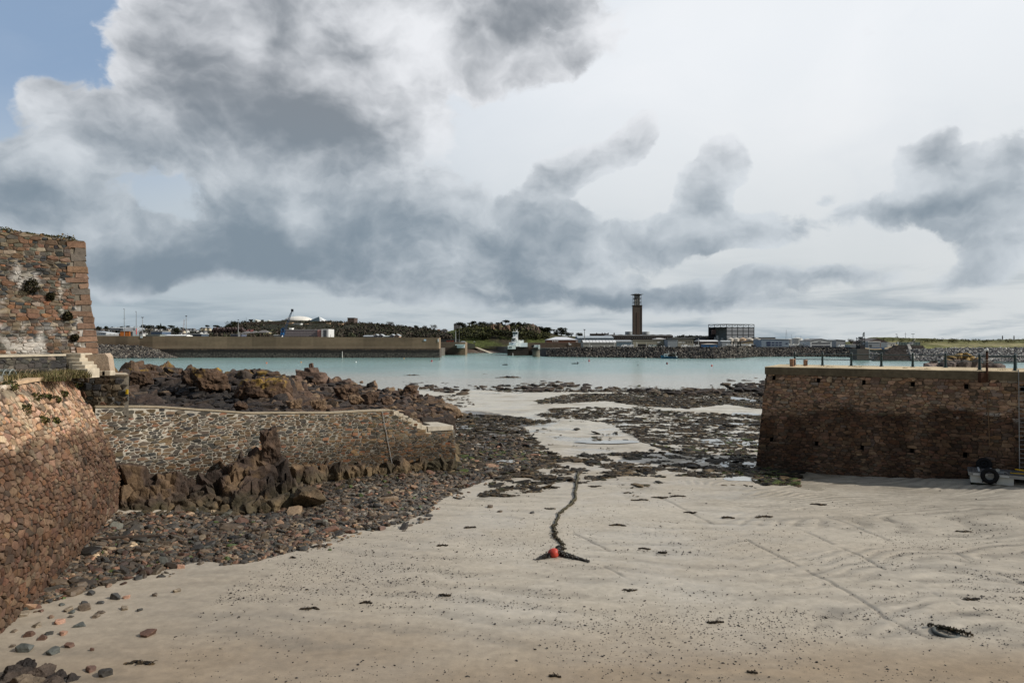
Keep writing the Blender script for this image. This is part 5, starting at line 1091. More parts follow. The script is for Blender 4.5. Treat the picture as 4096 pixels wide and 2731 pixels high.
# ---- aluminium landing pontoon aground below the ladder
gx=np.array([33.1,45.2]); e=pdir; nrm=pn
z0=.42
def at(s,o,z): p=gx+e*s-nrm*o; return [p[0],p[1],z0-.15+(z-z0+.15)*.77]
pf=np.array([WX(3874,45.6),45.6]); gx=pf
po=thing('pontoon','grey landing pontoon with white floats aground on the sand under the pier','pontoon',(*gx,z0))
def pbox(g,s0,s1,o0,o1,za,zb,col=None,sub=.0):
    V=np.array([at(s0,o0,za),at(s1,o0,za),at(s1,o1,za),at(s0,o1,za),at(s0,o0,zb),at(s1,o0,zb),at(s1,o1,zb),at(s0,o1,zb)]); g.add(V,BF,col)
g=G(); pbox(g,.12,2.45,.06,1.5,z0+.3,z0+.93,lin(206,206,196)); pbox(g,.125,2.455,.055,1.51,z0-.15,z0+.302,lin(30,34,20)); g.build('float',M['paint'],po)
g=G(); pbox(g,4.6,7.0,.06,1.5,z0-.1,z0+.93,lin(200,200,190)); g.build('float',M['paint'],po)
g=G(); pbox(g,0,9,-.03,.04,z0+.935,z0+1.17,lin(150,148,142)); pbox(g,0,9,-.06,-.03,z0+1.135,z0+1.175,lin(180,178,170)); pbox(g,0,9,-.06,-.03,z0+.93,z0+.965,lin(170,168,160)); pbox(g,0,.05,.045,2.3,z0+.935,z0+1.17,lin(150,148,142)); g.build('frame',M['paint'],po)
g=G(); pbox(g,.25,1.05,-.075,-.062,z0+.98,z0+1.12,lin(210,210,204)); g.build('fender_strip',M['paint'],po); g=G(); pbox(g,1.7,2.2,-.075,-.062,z0+.98,z0+1.12,lin(210,210,204)); g.build('fender_strip',M['paint'],po)
for k in range(46):
    g=G(); s=.02+k*.19; pbox(g,s,s+.17,0.05 if k>4 else .05,2.3,z0+1.175,z0+1.215,np.array(lin(96,92,88))*(.8+.4*((k*7)%5)/5)); g.build('deck_board',M['masonry'],po)
c0=np.array(at(1.15,-.19,z0+1.02)); tt=thing('tyre_fender','black tyre hung as a fender on the front of the pontoon','tyre',c0); g=G(); g.add(*torus(c0,.38,.135,(nrm[0],nrm[1],0),36,14,.8)); g.build('tyre_wall',M['rubber'],tt,smooth=True)
for s in (.78,1.5):
    g=G(); pbox(g,s-.025,s+.025,-.085,.04,z0+.40,z0+1.1,lin(20,20,20)); g.build('strap',M['rubber'],tt)
c1=np.array(at(.95,2.0,z0+1.55)); t2=thing('tyre_fender','dark tyre standing behind on the pontoon deck against the pier wall','tyre',c1); g=G(); g.add(*torus(c1,.34,.13,(nrm[0],nrm[1],.2),32,12,.8)); g.build('tyre_wall',M['rubber'],t2,smooth=True); g=G(); g.add(*torus(c1,.13,.11,(nrm[0],nrm[1],.2),20,8,.8)); g.build('hub',M['rubber'],t2)
for s in (.55,1.25):
    g=G(); pbox(g,s,s+.1,.3,2.0,z0+1.22,z0+1.30,lin(196,196,192)); one('tyre_strap','white webbing strap lying across the pontoon deck '+('left' if s<1 else 'right')+' of the tyre','strap',g,M['paint'])
g=G(); pbox(g,1.55,1.75,.9,1.1,z0+1.215,z0+1.42,lin(196,190,176)); pbox(g,1.60,1.70,.94,1.06,z0+1.42,z0+1.47,lin(150,146,136)); one('white_box','small off-white box standing on the pontoon deck right of the strap','box',g,M['paint'])
g=G(); pbox(g,1.55,1.95,.3,.6,z0+1.215,z0+1.30,lin(130,134,138)); g.add(*tube([at(1.6,.45,z0+1.31),at(2.0,.4,z0+1.36),at(2.15,.45,z0+1.26)],.03,6),lin(60,60,64)); one('deck_cleat','grey metal cleat bolted to the pontoon deck beside the tyre','cleat',g,M['galv'])
P=[at(2.75+.55*math.cos(a)+.22*a/6,.65+.38*math.sin(a),z0+1.245+.012*k_) for k_,a in enumerate(np.linspace(2.6,9.2,30))]+[at(4.05,.72,z0+1.3),at(4.15,.55,z0+1.25)]; g=G(); g.add(*tube(np.array(P),.026,7)); one('yellow_hose','yellow hose coiled loosely on the pontoon deck','hose',g,surf('yellow_rubber',lin(222,176,20),.5,.1,5,0))
# ================================================================== across the water: breakwater, harbour, reclaimed land, town, hills
FARR=[rock(6000+i,1,(1,.85,.7),9,.0) for i in range(8)]
ARM=[lin(*c) for c in [(82,78,72),(64,62,60),(104,98,90),(52,50,50),(132,124,112),(72,64,58)]]
LAND=4.6
def fbox(g,x0,x1,y0,y1,z0,z1,col=None): V,Fc=box(x0,x1,y0,y1,z0,z1); g.add(V,Fc,col)
# ---- the long breakwater
bw=thing('breakwater','long brown concrete breakwater wall with a dark stone foot across the water on the left','breakwater',(WX(1000,512),512,SEA))
xa,xb=WX(200,512),WX(1756,512)
topw=lambda x: np.interp(x,[WX(390,512),xb],[WZ(1342,512),WZ(1350,512)])
def slabwall(g,x0,x1,y0,y1,zlo,zhi0,zhi1,colf,nx=120,nz=10):
    us=np.linspace(x0,x1,nx); V=[]
    for k in range(nz+1): V+= [[x,y0-(.0),zlo+((zhi0+(zhi1-zhi0)*(x-x0)/(x1-x0))-zlo)*k/nz] for x in us]
    V=np.array(V); cc=colf(V); g.add(V,[[k*nx+i,k*nx+i+1,(k+1)*nx+i+1,(k+1)*nx+i] for k in range(nz) for i in range(nx-1)],cc)
    Vb=np.array([[x0,y0,zhi0],[x1,y0,zhi1],[x1,y1,zhi1],[x0,y1,zhi0],[x1,y0,zlo],[x1,y1,zlo]]); g.add(Vb,[[0,1,2,3],[1,4,5,2]],colf(Vb))
def cbw(V):
    n=fbm(V*np.array([.05,.05,.35]),4,51)[:,None]; pan=vnoise(np.stack([np.floor(V[:,0]/9.3)*3.7,V[:,2]*0+1,V[:,0]*0],1),5)[:,None]
    c=np.array(lin(126,107,86))*(.42+.62*n+.56*pan); band=(sstep(4.6,5.4,V[:,2])*sstep(6.8,6.0,V[:,2]))[:,None]*.35; c=c*(1-band)+np.array(lin(158,144,122))*band; return c
g=G(); slabwall(g,xa,xb,512,524,4.4,topw(WX(390,512))+1.2*0,topw(xb),cbw,420,16); g.build('parapet',M['concrete'] if False else surf('breakwater_concrete',rough=.9,var=.14,scale=.35,bump=0,use_attr=True),bw)
def cft(V):
    n=fbm(V*np.array([.12,.12,.5]),4,52)[:,None]; t=sstep(2.0,1.0,V[:,2]+1.2*(n[:,0]-.5))[:,None]; dk=np.array(lin(46,40,35)); lt=np.array(lin(92,86,78)); c=dk*(1-t)+lt*t; u=sstep(3.2,4.6,V[:,2]+1.5*(n[:,0]-.5))[:,None]; return (c*(1-u)+np.array(lin(86,72,58))*u)*(.7+.6*n)
mft,t_,b_=newmat('block_foot'); tc=t_.n('ShaderNodeTexCoord').outputs['Object']; at_=t_.n('ShaderNodeAttribute'); at_.attribute_name='Col'; vo=t_.n('ShaderNodeTexVoronoi',feature='DISTANCE_TO_EDGE'); vo.inputs['Scale'].default_value=.55; t_.lk(tc,vo.inputs['Vector']); t_.lk(t_.mix(t_.ramp(vo.outputs['Distance'],.0,.14),(.012,.011,.01),at_.outputs['Color']),b_.inputs['Base Color']); b_.inputs['Roughness'].default_value=.9
g=G(); slabwall(g,xa,xb+.6,510.6,525,SEA-2,4.5,4.5,cft,420,14); g.build('foot',mft,bw)
g=G()
for i in range(7): fbox(g,xb-.2-i*.0,xb+.5,512.5+i*1.4,513.2+i*1.4,SEA+1,4.2,lin(60,52,44))
g.build('fender_piles',M['bark'],bw) if False else None
def sign(name,lb,px,py,w,h,d,c,parent=None):
    x=WX(px,d); z=WZ(py,d); g=G(); fbox(g,x-w/2,x+w/2,d-.15,d,z-h/2,z+h/2,c); return one(name,lb,'sign',g,M['paint']) if parent is None else g.build(name,M['paint'],parent)
sign('notice_board','white square board fixed at the top of the breakwater wall',566,1348,1.9,1.25,511.8,lin(214,218,216)); sign('notice_board','pale blue and white board at the right end of the breakwater',1700,1360,1.7,1.2,511.8,lin(190,208,220)); sign('marker_plate','white vertical plate on the breakwater end corner',1753,1361,.7,2.2,511.8,lin(220,220,216))
def pole(name,lb,px,py0,py1,d,r=.12,col=lin(150,152,150),cat='pole',head=None,cross=None,grp=None,band=None):
    x=WX(px,d); z0,z1=WZ(py1,d),WZ(py0,d); t=thing(name,lb,cat,(x,d,z0),grp); g=G(); g.add(*tube([(x,d,z0),(x,d,z1)],[r*1.3,r*.8],8),col); g.build('shaft',M['paint'],t)
    if head: g=G(); fbox(g,x-head[0],x+head[1],d-.4,d+.4,z1-.12,z1+head[2],lin(60,62,64)); g.build('lamp_head',M['paint'],t)
    if cross:
        g=G(); zc=WZ(cross[0],d); g.add(*tube([(x-cross[1],d,zc),(x+cross[1],d,zc)],.09,6),lin(110,112,112)); g.build('crossarm',M['paint'],t)
    if band: g=G(); g.add(*tube([(x,d,WZ(band[1],d)),(x,d,WZ(band[0],d))],r*1.7,8),lin(190,40,34)); g.build('red_sleeve',M['paint'],t)
    return t
pole('mast','tallest grey lamp mast behind the breakwater, with a crossarm halfway',497,1236,1345,560,.2,lin(120,124,124),'mast',(.6,.1,.2),(1274,1.2))
pole('mast','tall lamp mast with a red lower sleeve, right of the orange building',545,1246,1345,560,.2,lin(118,122,122),'mast',(.6,.1,.2),None,None,(1314,1337))
pole('lamp_mast','short grey lamp mast with a flat twin head, above the square white board',570,1270,1348,545,.22,lin(150,152,150),'mast',(.9,.9,.35))
pole('lamp_mast','lone lamp mast with a box head left of the brick gabled flats',745,1265,1345,545,.22,lin(140,142,140),'mast',(.55,.55,.5))
pole('lamp_mast','pale lamp mast in front of the yellow flats',953,1280,1346,545,.2,lin(170,172,170),'mast',(.35,.35,.5))
pole('flag_pole','short white post with a small red and white pennant before the yellow flats',959,1328,1346,545,.16,lin(216,216,212),'pole',None)
pole('aerial','thin grey aerial on the wooded hill, left of the tent roofs',985,1269,1292,900,.16,lin(100,104,108),'aerial')
pole('marker_post','white tide gauge post standing against the breakwater foot',1369,1405,1430,510.3,.22,lin(210,208,200),'post')
pole('marker_post','white post on the breakwater right of the long office block',1323,1337,1348,520,.32,lin(222,222,218),'post')
def armour(name,lb,n,fn,s,kind='stuff',pal=ARM,dark=1.):
    rs=np.random.RandomState(len(lb)*7+n); P=np.array([fn(rs) for _ in range(n)]); sz=rs.uniform(*s,n); cols=np.array(pal)[rs.randint(len(pal),size=n)]*rs.uniform(.6,1.35,(n,1))*dark; g=G(); scatter(g,FARR,P,sz,cols,(1.1,1,.8),.6,rs); return one(name,lb,'rocks',g,M['farrock'],kind=kind)
def f1(rs):
    px=rs.uniform(330,706); f=rs.uniform(); top=np.interp(px,[330,560,620,706],[1377,1385,1398,1432]); bot=1434; d=509-20*f*np.interp(px,[330,706],[1,.3]); z0=WZ(top,509); z1=SEA-.2; return np.array([WX(px,d),d,z0+(z1-z0)*f+.2]); py=top
    return W(px,py,d)
armour('rock_armour','slope of grey armour boulders at the left foot of the breakwater',2300,f1,(.6,1.25))
g=G(); pts=[(330,1383,509.5),(560,1391,509.5),(622,1406,509.5),(712,1436,510)]; V=np.array([W(a,b,d) for a,b,d in pts]+[W(a,1440,496) for a,b,d in pts]); g.add(V,[[i,i+1,4+i+1,4+i][::-1] for i in range(3)],lin(50,48,46)); one('rubble_core','dark rubble bed beneath the grey armour boulders of the breakwater','rocks',g,M['farrock'],kind='stuff')
# ---- land sheets: the low harbour land, reclaimed land, hills
HM,t_,b_=newmat('hillside'); tc=t_.n('ShaderNodeTexCoord').outputs['Object']; at_=t_.n('ShaderNodeAttribute'); at_.attribute_name='Col'
hn=t_.ramp(t_.noise(tc,.09,6,.7),.3,.7,.6,1.35); cc_=t_.n('ShaderNodeCombineColor'); [t_.lk(hn,cc_.inputs[i]) for i in range(3)]; t_.lk(t_.mix(1.,at_.outputs['Color'],cc_.outputs[0],'MULTIPLY'),b_.inputs['Base Color']); b_.inputs['Roughness'].default_value=.95; b_.inputs['Specular IOR Level'].default_value=.1
bp_=t_.n('ShaderNodeBump'); bp_.inputs['Strength'].default_value=1; bp_.inputs['Distance'].default_value=2.5; t_.lk(t_.noise(tc,.16,5,.7),bp_.inputs['Height']); t_.lk(bp_.outputs[0],b_.inputs['Normal'])
def hill(name,prof,d0,d1,dback,base,colf,nx=90,ny=16,rough=1.2,pw=.7):
    """a rounded ridge: skyline prof [(px,py)] at distance d1, foot at d0, falling away to dback"""
    px=np.linspace(prof[0][0],prof[-1][0],nx); crest=WZ(np.interp(px,[p[0] for p in prof],[p[1] for p in prof]),d1)
    V=[]
    for k in range(ny+1):
        f=k/ny
        for i in range(nx):
            if f<=.7: q=f/.7; d=d0+(d1-d0)*q; z=base+(crest[i]-base)*q**pw
            else: q=(f-.7)/.3; d=d1+(dback-d1)*q; z=crest[i]+(base-crest[i])*q**1.5
            V.append([WX(px[i],d),d,z])
    V=np.array(V); V[:,2]+=rough*(fbm(V*np.array([.06,.06,.0]),4,57)-.5)*2*np.clip((V[:,2]-base)/4,0,1); cc=colf(V); g=G()
    g.add(V,[[k*nx+i,k*nx+i+1,(k+1)*nx+i+1,(k+1)*nx+i] for k in range(ny) for i in range(nx-1)],cc); return props(g.build(name,HM,None,None,True),kind='structure')
def cwood(V): n=fbm(V*.02,4,58)[:,None]; return np.array(lin(54,50,40))*(1-n)+np.array(lin(40,44,30))*n
def cgrass(V): n=sstep(.42,.6,fbm(V*np.array([.03,.03,.12]),4,59))[:,None]; return np.array(lin(66,60,48))*(1-n)+np.array(lin(78,84,46))*n
def ctown(V): n=fbm(V*.03,4,60)[:,None]; return np.array(lin(66,64,58))*(.7+.6*n)
g=G(); fbox(g,-900,WX(1756,560),524,760,SEA-2,4.4,lin(96,90,82)); props(g.build('quay',surf('quay_surface',lin(96,90,82),.9)),kind='structure')
hill('town_hill',[(150,1315),(380,1316),(470,1313),(560,1308),(620,1310),(700,1316),(800,1320),(900,1322),(1040,1330),(1200,1340)],760,1600,2600,3.0,ctown)
hill('fort_hill',[(820,1346),(900,1326),(950,1306),(990,1290),(1040,1287),(1150,1284),(1290,1284),(1400,1292),(1500,1298),(1600,1306),(1720,1316),(1830,1340),(1900,1355)],690,920,1300,3.0,cwood,120,20,2.0,.6)
hill('park_hill',[(1700,1347),(1780,1332),(1830,1314),(1880,1302),(1950,1300),(2040,1300),(2120,1300),(2150,1308),(2180,1326),(2260,1342),(2340,1350),(2460,1360)],745,860,1200,3.0,cgrass,110,20,1.5,.75)
g=G(); P=[(2110,612),(2190,574),(2240,556),(2300,549),(2500,534),(2700,511),(2850,503),(2960,519),(3020,559),(3100,567),(3300,565),(3440,538),(3480,490),(3520,478),(3650,452),(3800,446),(4000,442),(4300,440),(4600,440)]
poly=[(WX(a,d),d) for a,d in P]+[(2500,1000),(2500,1700),(-250,1700),(-250,780),(WX(1990,745),745),(WX(2105,660),660)]
g.add(*prism(poly,SEA-1,LAND)); props(g.build('harbour_land',surf('yard_surface',lin(110,104,94),.95,.3,.2)),kind='structure')
props(hill('grass_mound',[(3380,1368),(3430,1362),(3480,1349),(3560,1348),(3640,1351),(3700,1352),(3760,1355),(3830,1355),(3880,1359),(3920,1360),(3990,1357),(4100,1355),(4400,1354)],640,780,1200,LAND-1,lambda V:(np.array(lin(104,100,62))*(1-sstep(.4,.6,fbm(V*.03,4,61)))[:,None]+np.array(lin(78,80,46))*sstep(.4,.6,fbm(V*.03,4,61))[:,None]),120,18,1.0,.55))
props(hill('shore_bank',[(3640,1385),(3700,1371),(3800,1372),(3950,1370),(4100,1371),(4400,1370)],460,520,640,LAND-2,lambda V:(np.array(lin(142,134,98))*(1-sstep(.4,.65,fbm(V*.05,4,62)))[:,None]+np.array(lin(108,108,64))*sstep(.4,.65,fbm(V*.05,4,62))[:,None]),80,12,.6,.8))
hill('far_shore',[(2640,1355),(2720,1352),(2850,1351),(3000,1356),(3380,1360)],1700,2100,2600,3,cwood,40,8,2)
# ---- rock armour round the reclaimed land
EDG=[(2190,1427,548,1398),(2240,1427,536,1392),(2300,1428,530,1389),(2500,1430,515,1389),(2700,1434,492,1389),(2850,1436,484,1389),(2960,1432,500,1389),(3020,1426,540,1391),(3100,1426,548,1392),(3300,1427,546,1393),(3450,1430,520,1394)]
ex,ey,ed,et=zip(*EDG)
def f2(rs):
    px=rs.uniform(2186,3440); f=rs.uniform(); d0=np.interp(px,ex,ed); t=np.interp(px,ex,et); b=np.interp(px,ex,ey)+1; return W(px,t+(b-t)*f+rs.uniform(-1,1),d0+14*(1-f))
armour('rock_armour','dark boulder bank along the water below the harbour yards',7000,f2,(.55,1.25),dark=.72)
g=G(); V=np.array([W(a,t-1,d+16) for a,b,d,t in EDG]+[W(a,b+4,d) for a,b,d,t in EDG]); n=len(EDG); g.add(V,[[n+i,n+i+1,i+1,i] for i in range(n-1)],lin(34,33,32)); g.add(np.array([W(2175,1430,551),W(2190,1431,548),W(2190,1397,564),W(2120,1400,590)]),[[0,1,2,3]],lin(34,33,32)); one('rubble_core','dark rubble bed beneath the boulder bank below the harbour yards','rocks',g,M['farrock'],kind='stuff')
ED2=[(3440,1436,470,1408),(3520,1442,446,1414),(3650,1445,424,1398),(3800,1447,415,1392),(4000,1449,410,1391),(4300,1450,408,1391)]
hx,hy,hd,ht=zip(*ED2)
def f3(rs):
    px=rs.uniform(3560,4250) if rs.uniform()<.93 else rs.uniform(3450,3560); f=rs.uniform(); d0=np.interp(px,hx,hd); t=np.interp(px,hx,ht); b=np.interp(px,hx,hy)+1; return W(px,t+(b-t)*f,d0+22*(1-f))
armour('rock_armour','pale grey boulder shore at the right beyond the pier railing',4200,f3,(.5,1.15),pal=[lin(*c) for c in [(128,124,118),(96,92,90),(150,146,140),(80,78,78),(172,168,160)]])
g=G(); V=np.array([W(a,t-1,d+24) for a,b,d,t in ED2]+[W(a,b+4,d) for a,b,d,t in ED2]); n=len(ED2); g.add(V,[[n+i,n+i+1,i+1,i] for i in range(n-1)],lin(60,58,56)); one('rubble_core','grey rubble bed beneath the pale boulder shore beyond the railing','rocks',g,M['farrock'],kind='stuff')
# stepped concrete block slope with a drain chute
bs=thing('block_slope','dark slope of interlocking concrete blocks rising to the glass screen, behind the railing','sea defence',W(3600,1440,430))
g=G(); rs=np.random.RandomState(5)
for r in range(13):
    f=r/13; d=426+36*f; w0=np.interp(f,[0,1],[3500,3590]); w1=np.interp(f,[0,1],[3740,3690]); z=WZ(1441-60*f,d)
    for px in np.arange(w0,w1,7.2):
        p=px+3.6*(r%2); x=WX(p,d); s=.46; fbox(g,x-s,x+s,d,d+3,z-.6,z+.85*rs.uniform(.7,1.1),np.array(lin(92,84,78))*rs.uniform(.6,1.2))
g.build('blocks',M['farrock'],bs); g=G(); a=W(3634,1378,464); b=W(3656,1436,424); o=np.array([1.0,0,.35]); g.add(np.array([a-o*[1,0,-1],a+o,b+o,b-o*[1,0,-1],a-o*[1,0,-1]+[0,3,-2],a+o+[0,3,-2],b+o+[0,3,-2],b-o*[1,0,-1]+[0,3,-2]]),BF,lin(140,136,128)); g.build('drain_chute',M['paint'],bs)
# ---- buildings
def bldg(name,lb,x0,x1,yt,yb,d,dep,wall,roof='flat',rcol=lin(120,120,120),rh=0,win=None,cat='building',grp=None,wmat=None,gable=None,door=None,skirt=2.5,rz=0.):
    X0,X1=WX(x0,d),WX(x1,d); z0,z1=WZ(yb,d),WZ(yt,d); h=rh/F*d; t=thing(name,lb,cat,((X0+X1)/2,d,z0),grp)
    g=G(); fbox(g,X0,X1,d,d+dep,z0-skirt,z1,wall)
    if roof=='gablex': pass
    if roof=='gabley': V,Fc=extr_y([(X0,z1),(X1,z1),((X0+X1)/2,z1+h)],d+.05,d+dep-.05); g.add(V,Fc,wall)
    if roof=='gablex':
        V=np.array([[X0,d,z1],[X0,d+dep,z1],[X0,d+dep/2,z1+h],[X1,d,z1],[X1,d+dep,z1],[X1,d+dep/2,z1+h]]); g.add(V,[[0,2,1],[3,4,5]],wall)
    g.build('wall',wmat or M['paint'],t)
    g=G(); e=.35
    if roof=='flat': fbox(g,X0-e,X1+e,d-e,d+dep+e,z1,z1+max(h,.35),rcol)
    elif roof=='gablex':
        V=np.array([[X0-e,d-e,z1-.1],[X1+e,d-e,z1-.1],[X1+e,d+dep/2,z1+h],[X0-e,d+dep/2,z1+h],[X0-e,d+dep+e,z1-.1],[X1+e,d+dep+e,z1-.1]]); V2=V+[0,0,.3]; g.add(np.concatenate([V,V2]),[[6,7,8,9],[9,8,11,10],[0,1,7,6],[0,6,9,3],[1,2,8,7]],rcol)
    elif roof=='gabley':
        V=np.array([[X0-e,d-e,z1-.15],[(X0+X1)/2,d-e,z1+h+.05],[X1+e,d-e,z1-.15],[X0-e,d+dep,z1-.15],[(X0+X1)/2,d+dep,z1+h+.05],[X1+e,d+dep,z1-.15]]); V2=V+[0,0,.35]; g.add(np.concatenate([V,V2]),[[6,7,10,9],[7,8,11,10],[0,1,7,6],[1,2,8,7],[0,6,9,3],[2,5,11,8]],rcol)
    elif roof=='hip':
        i=min((X1-X0)*.32,dep*.5); V=np.array([[X0-e,d-e,z1],[X1+e,d-e,z1],[X1+e,d+dep+e,z1],[X0-e,d+dep+e,z1],[X0+i,d+dep/2,z1+h],[X1-i,d+dep/2,z1+h]]); g.add(V,[[0,1,5,4],[1,2,5],[2,3,4,5],[3,0,4],[3,2,1,0]],rcol)
    elif roof=='barrel':
        a=np.linspace(0,math.pi,9); V=np.concatenate([[[x,d+dep/2-math.cos(q)*dep/2,z1+h*math.sin(q)] for q in a] for x in (X0-e,X1+e)]); g.add(V,[[i,9+i,10+i,1+i] for i in range(8)]+[list(range(9)),list(range(17,8,-1))],rcol)
    elif roof=='mono':
        V=np.array([[X0-e,d-e,z1+h],[X1+e,d-e,z1],[X1+e,d+dep,z1],[X0-e,d+dep,z1+h]]); g.add(np.concatenate([V,V+[0,0,.4]]),[[4,5,6,7],[0,1,5,4],[0,4,7,3],[1,2,6,5]],rcol); g.add(np.array([[X0,d,z1],[X1,d,z1],[X0,d,z1+h]]),[[0,1,2]],wall)
    g.build('roof',M['paint'],t)
    if win:
        for (c,r,fx0,fx1,fy0,fy1,ww,wh,wc) in win:          # columns, rows, extent in fractions of the front, size of each window in fractions of its bay
            src=None
            for i in range(c):
                for j in range(r):
                    bw_=(fx1-fx0)*(X1-X0)/c; bh_=(fy1-fy0)*(z1-z0)/r; cx=X0+(X1-X0)*fx0+bw_*(i+.5); cz=z0+(z1-z0)*fy0+bh_*(j+.5)
                    if src is None:
                        g=G(); fbox(g,cx-bw_*ww/2,cx+bw_*ww/2,d-.12,d+.05,cz-bh_*wh/2,cz+bh_*wh/2,wc); src=g.build('window',M['paint'],t,origin=np.array([cx,d,cz])); base=np.array(src.location)-np.array([cx,d,cz])
                    else:
                        o=src.copy(); COL.objects.link(o); o.location=tuple(base+np.array([cx,d,cz]))
    if door:
        fx,fw,fh,dc=door; g=G(); cx=X0+(X1-X0)*fx; w=(X1-X0)*fw; fbox(g,cx-w/2,cx+w/2,d-.1,d+.05,z0,z0+(z1-z0)*fh,dc); g.build('door',M['paint'],t)
    return t
DW=lin(50,56,62); WHT=lin(238,238,232); 
# left: behind the breakwater
bldg('terminal_shed','long low white shed with a blue grey front at the left end of the breakwater',380,425,1331,1342,700,16,lin(206,206,200),'mono',lin(190,194,196),5,[(6,1,.02,.98,.25,.75,.75,.8,lin(70,90,110))])
for i,px in enumerate((424,440,456)): bldg('vaulted_shed',['leftmost white vaulted shed left of the orange building','middle white vaulted shed left of the orange building','white vaulted shed nearest to the orange building'][i],px,px+17,1336,1342,690,12,WHT,'barrel',lin(214,214,208),5,None,'shed','white vaulted sheds')
ob=bldg('orange_building','bright orange block with small square windows behind the breakwater',481,519,1325,1342,690,14,lin(206,120,52),'flat',lin(150,150,148),1.5,[(2,2,.45,.98,.1,.9,.28,.4,lin(70,60,60))])
bldg('glazed_annex','grey glazed annex adjoining the right side of the orange block',519.5,531,1327,1342,691,12,lin(120,128,130),'flat',lin(170,172,172),1,[(3,2,.05,.95,.1,.9,.6,.6,DW)])
bldg('market_shed','long pale roofed shed on the skyline left of the lamp mast with the red sleeve',438,492,1312,1320,1150,30,lin(120,124,128),'gablex',lin(196,198,196),2.5); bldg('market_shed','long pale roofed shed on the skyline right of the tallest mast',494,541,1311,1318,1180,30,lin(150,156,160),'gablex',lin(200,202,200),2.5)
bldg('blue_glass_building','low blue grey glass building with a white roof edge, between the masts',604,648,1326,1341,700,18,lin(84,98,116),'flat',lin(216,216,212),1.2,[(8,2,.03,.97,.08,.92,.7,.7,lin(60,74,92))])
bldg('long_low_shed','long low grey green shed just above the breakwater, below the blue glass building',582,640,1339,1343,640,10,lin(140,146,138),'flat',lin(150,156,146),.8); bldg('grey_hall','broad dark grey hall with a white roof edge right of the lone lamp mast',747,806,1336,1345,680,16,lin(70,80,90),'flat',lin(206,208,206),1.2,[(10,1,.03,.97,.15,.8,.6,.6,lin(40,46,54))])
bldg('marquee','low white canopy roof above the breakwater left of the lone lamp mast',660,700,1342,1344,600,12,WHT,'gablex',WHT,2.2); bldg('marquee','long low white canopy roof left of and below the lone lamp mast',700,745,1342,1344.5,600,12,WHT,'gablex',WHT,2.4)
TH=[(388,1329,'white'),(402,1321,'grey'),(413,1327,'cream'),(430,1322,'white'),(470,1322,'grey'),(565,1313,'white'),(578,1316,'cream'),(590,1314,'white'),(602,1316,'cream'),(616,1316,'white'),(628,1321,'grey'),(640,1318,'white'),(652,1322,'grey'),(664,1319,'cream'),(676,1316,'white'),(690,1318,'white'),(704,1322,'grey'),(716,1320,'white'),(730,1325,'cream'),(742,1322,'white'),(756,1316,'grey'),(770,1317,'grey'),(782,1324,'white'),(806,1313,'cream'),(818,1313,'cream'),(832,1314,'cream'),(795,1330,'white'),(566,1334,'white'),(574,1331,'white'),(815,1328,'white'),(826,1334,'white'),(655,1336,'white'),(720,1333,'white'),(733,1336,'white')]
near_=[(380,'the low white shed'),(434,'the vaulted sheds'),(500,'the orange block'),(560,'the masts'),(610,'the blue glass building'),(690,'the white canopies'),(745,'the lone lamp mast'),(800,'the grey hall'),(850,'the brick gabled flats')]
seen=set()
for i,(px,py,cn) in enumerate(TH):
    d=930+ (1335-py)*18; w=7+(i*5)%6; ht=4+(i*3)%3; nm=min(near_,key=lambda q:abs(q[0]-px))[1]; side='left of' if px<min(near_,key=lambda q:abs(q[0]-px))[0] else 'right of'
    lvl='high on the far slope' if py<1316 else ('midway up the far slope' if py<1323 else 'low in the town')
    size='tiny' if w<9 else ('broad' if w>10 else 'small'); lb=f'{size} {cn} house {lvl}, {side} {nm}'
    if lb in seen: lb=f'{size} {cn} house, {"steep" if i%2 else "shallow"} roofed, {lvl}, {side} {nm}'
    if lb in seen: lb=f'{size} {cn} house beside another one {lvl}, {side} {nm}'
    seen.add(lb)
    bldg('house',lb,px-w/2,px+w/2,py,py+ht,d,9,{'white':lin(206,206,200),'cream':lin(196,184,158),'grey':lin(130,132,132)}[cn],['gablex','gabley'][i%2],lin(*[(96,92,90),(120,112,106),(84,84,88)][i%3]),2.2+i%2,[(3,1,.05,.95,.2,.8,.4,.5,DW)],'house','houses of the town on the far slope')
for i,(a,b) in enumerate([(848,872),(873,897),(900,921),(922,946),(947,972)]):
    t=bldg('brick_flats',['leftmost block of the row of dark brick gabled flats','second block from the left in the row of brick gabled flats','low middle block in the row of brick gabled flats','brick gabled block right of the low middle one','rightmost block of the brick gabled flats, beside the yellow flats'][i],a,b,1325+(3 if i==2 else 0),1347,760,14,lin(72,54,48),'gablex',lin(88,82,80),8,[(2,4,.05,.95,.05,.95,.62,.35,lin(150,142,132))],'flats','row of dark brick gabled flats')
    for k in range(2):
        x=WX(a+(b-a)*(.27+.46*k),759); z=WZ(1325,759); g=G(); V,Fc=extr_y([(x-2.6,z),(x+2.6,z),(x,z+4.6)],758.6,764); g.add(V,Fc,lin(60,46,42)); g.build('gable',M['paint'],t)
for i,(a,b,yt,rh,lb) in enumerate([(963,993,1333,9,'leftmost of the yellow flats under a grey hipped roof'),(994,1022,1332,9,'middle block of the yellow flats, narrower roof'),(1024,1067,1330,10,'largest and rightmost block of the yellow flats')]):
    bldg('yellow_flats',lb,a,b,yt,1347,720,16,lin(206,192,146),'hip',lin(104,100,96),rh,[(5,3,.03,.97,.06,.97,.4,.5,lin(90,84,76))],'flats','yellow flats behind the breakwater')
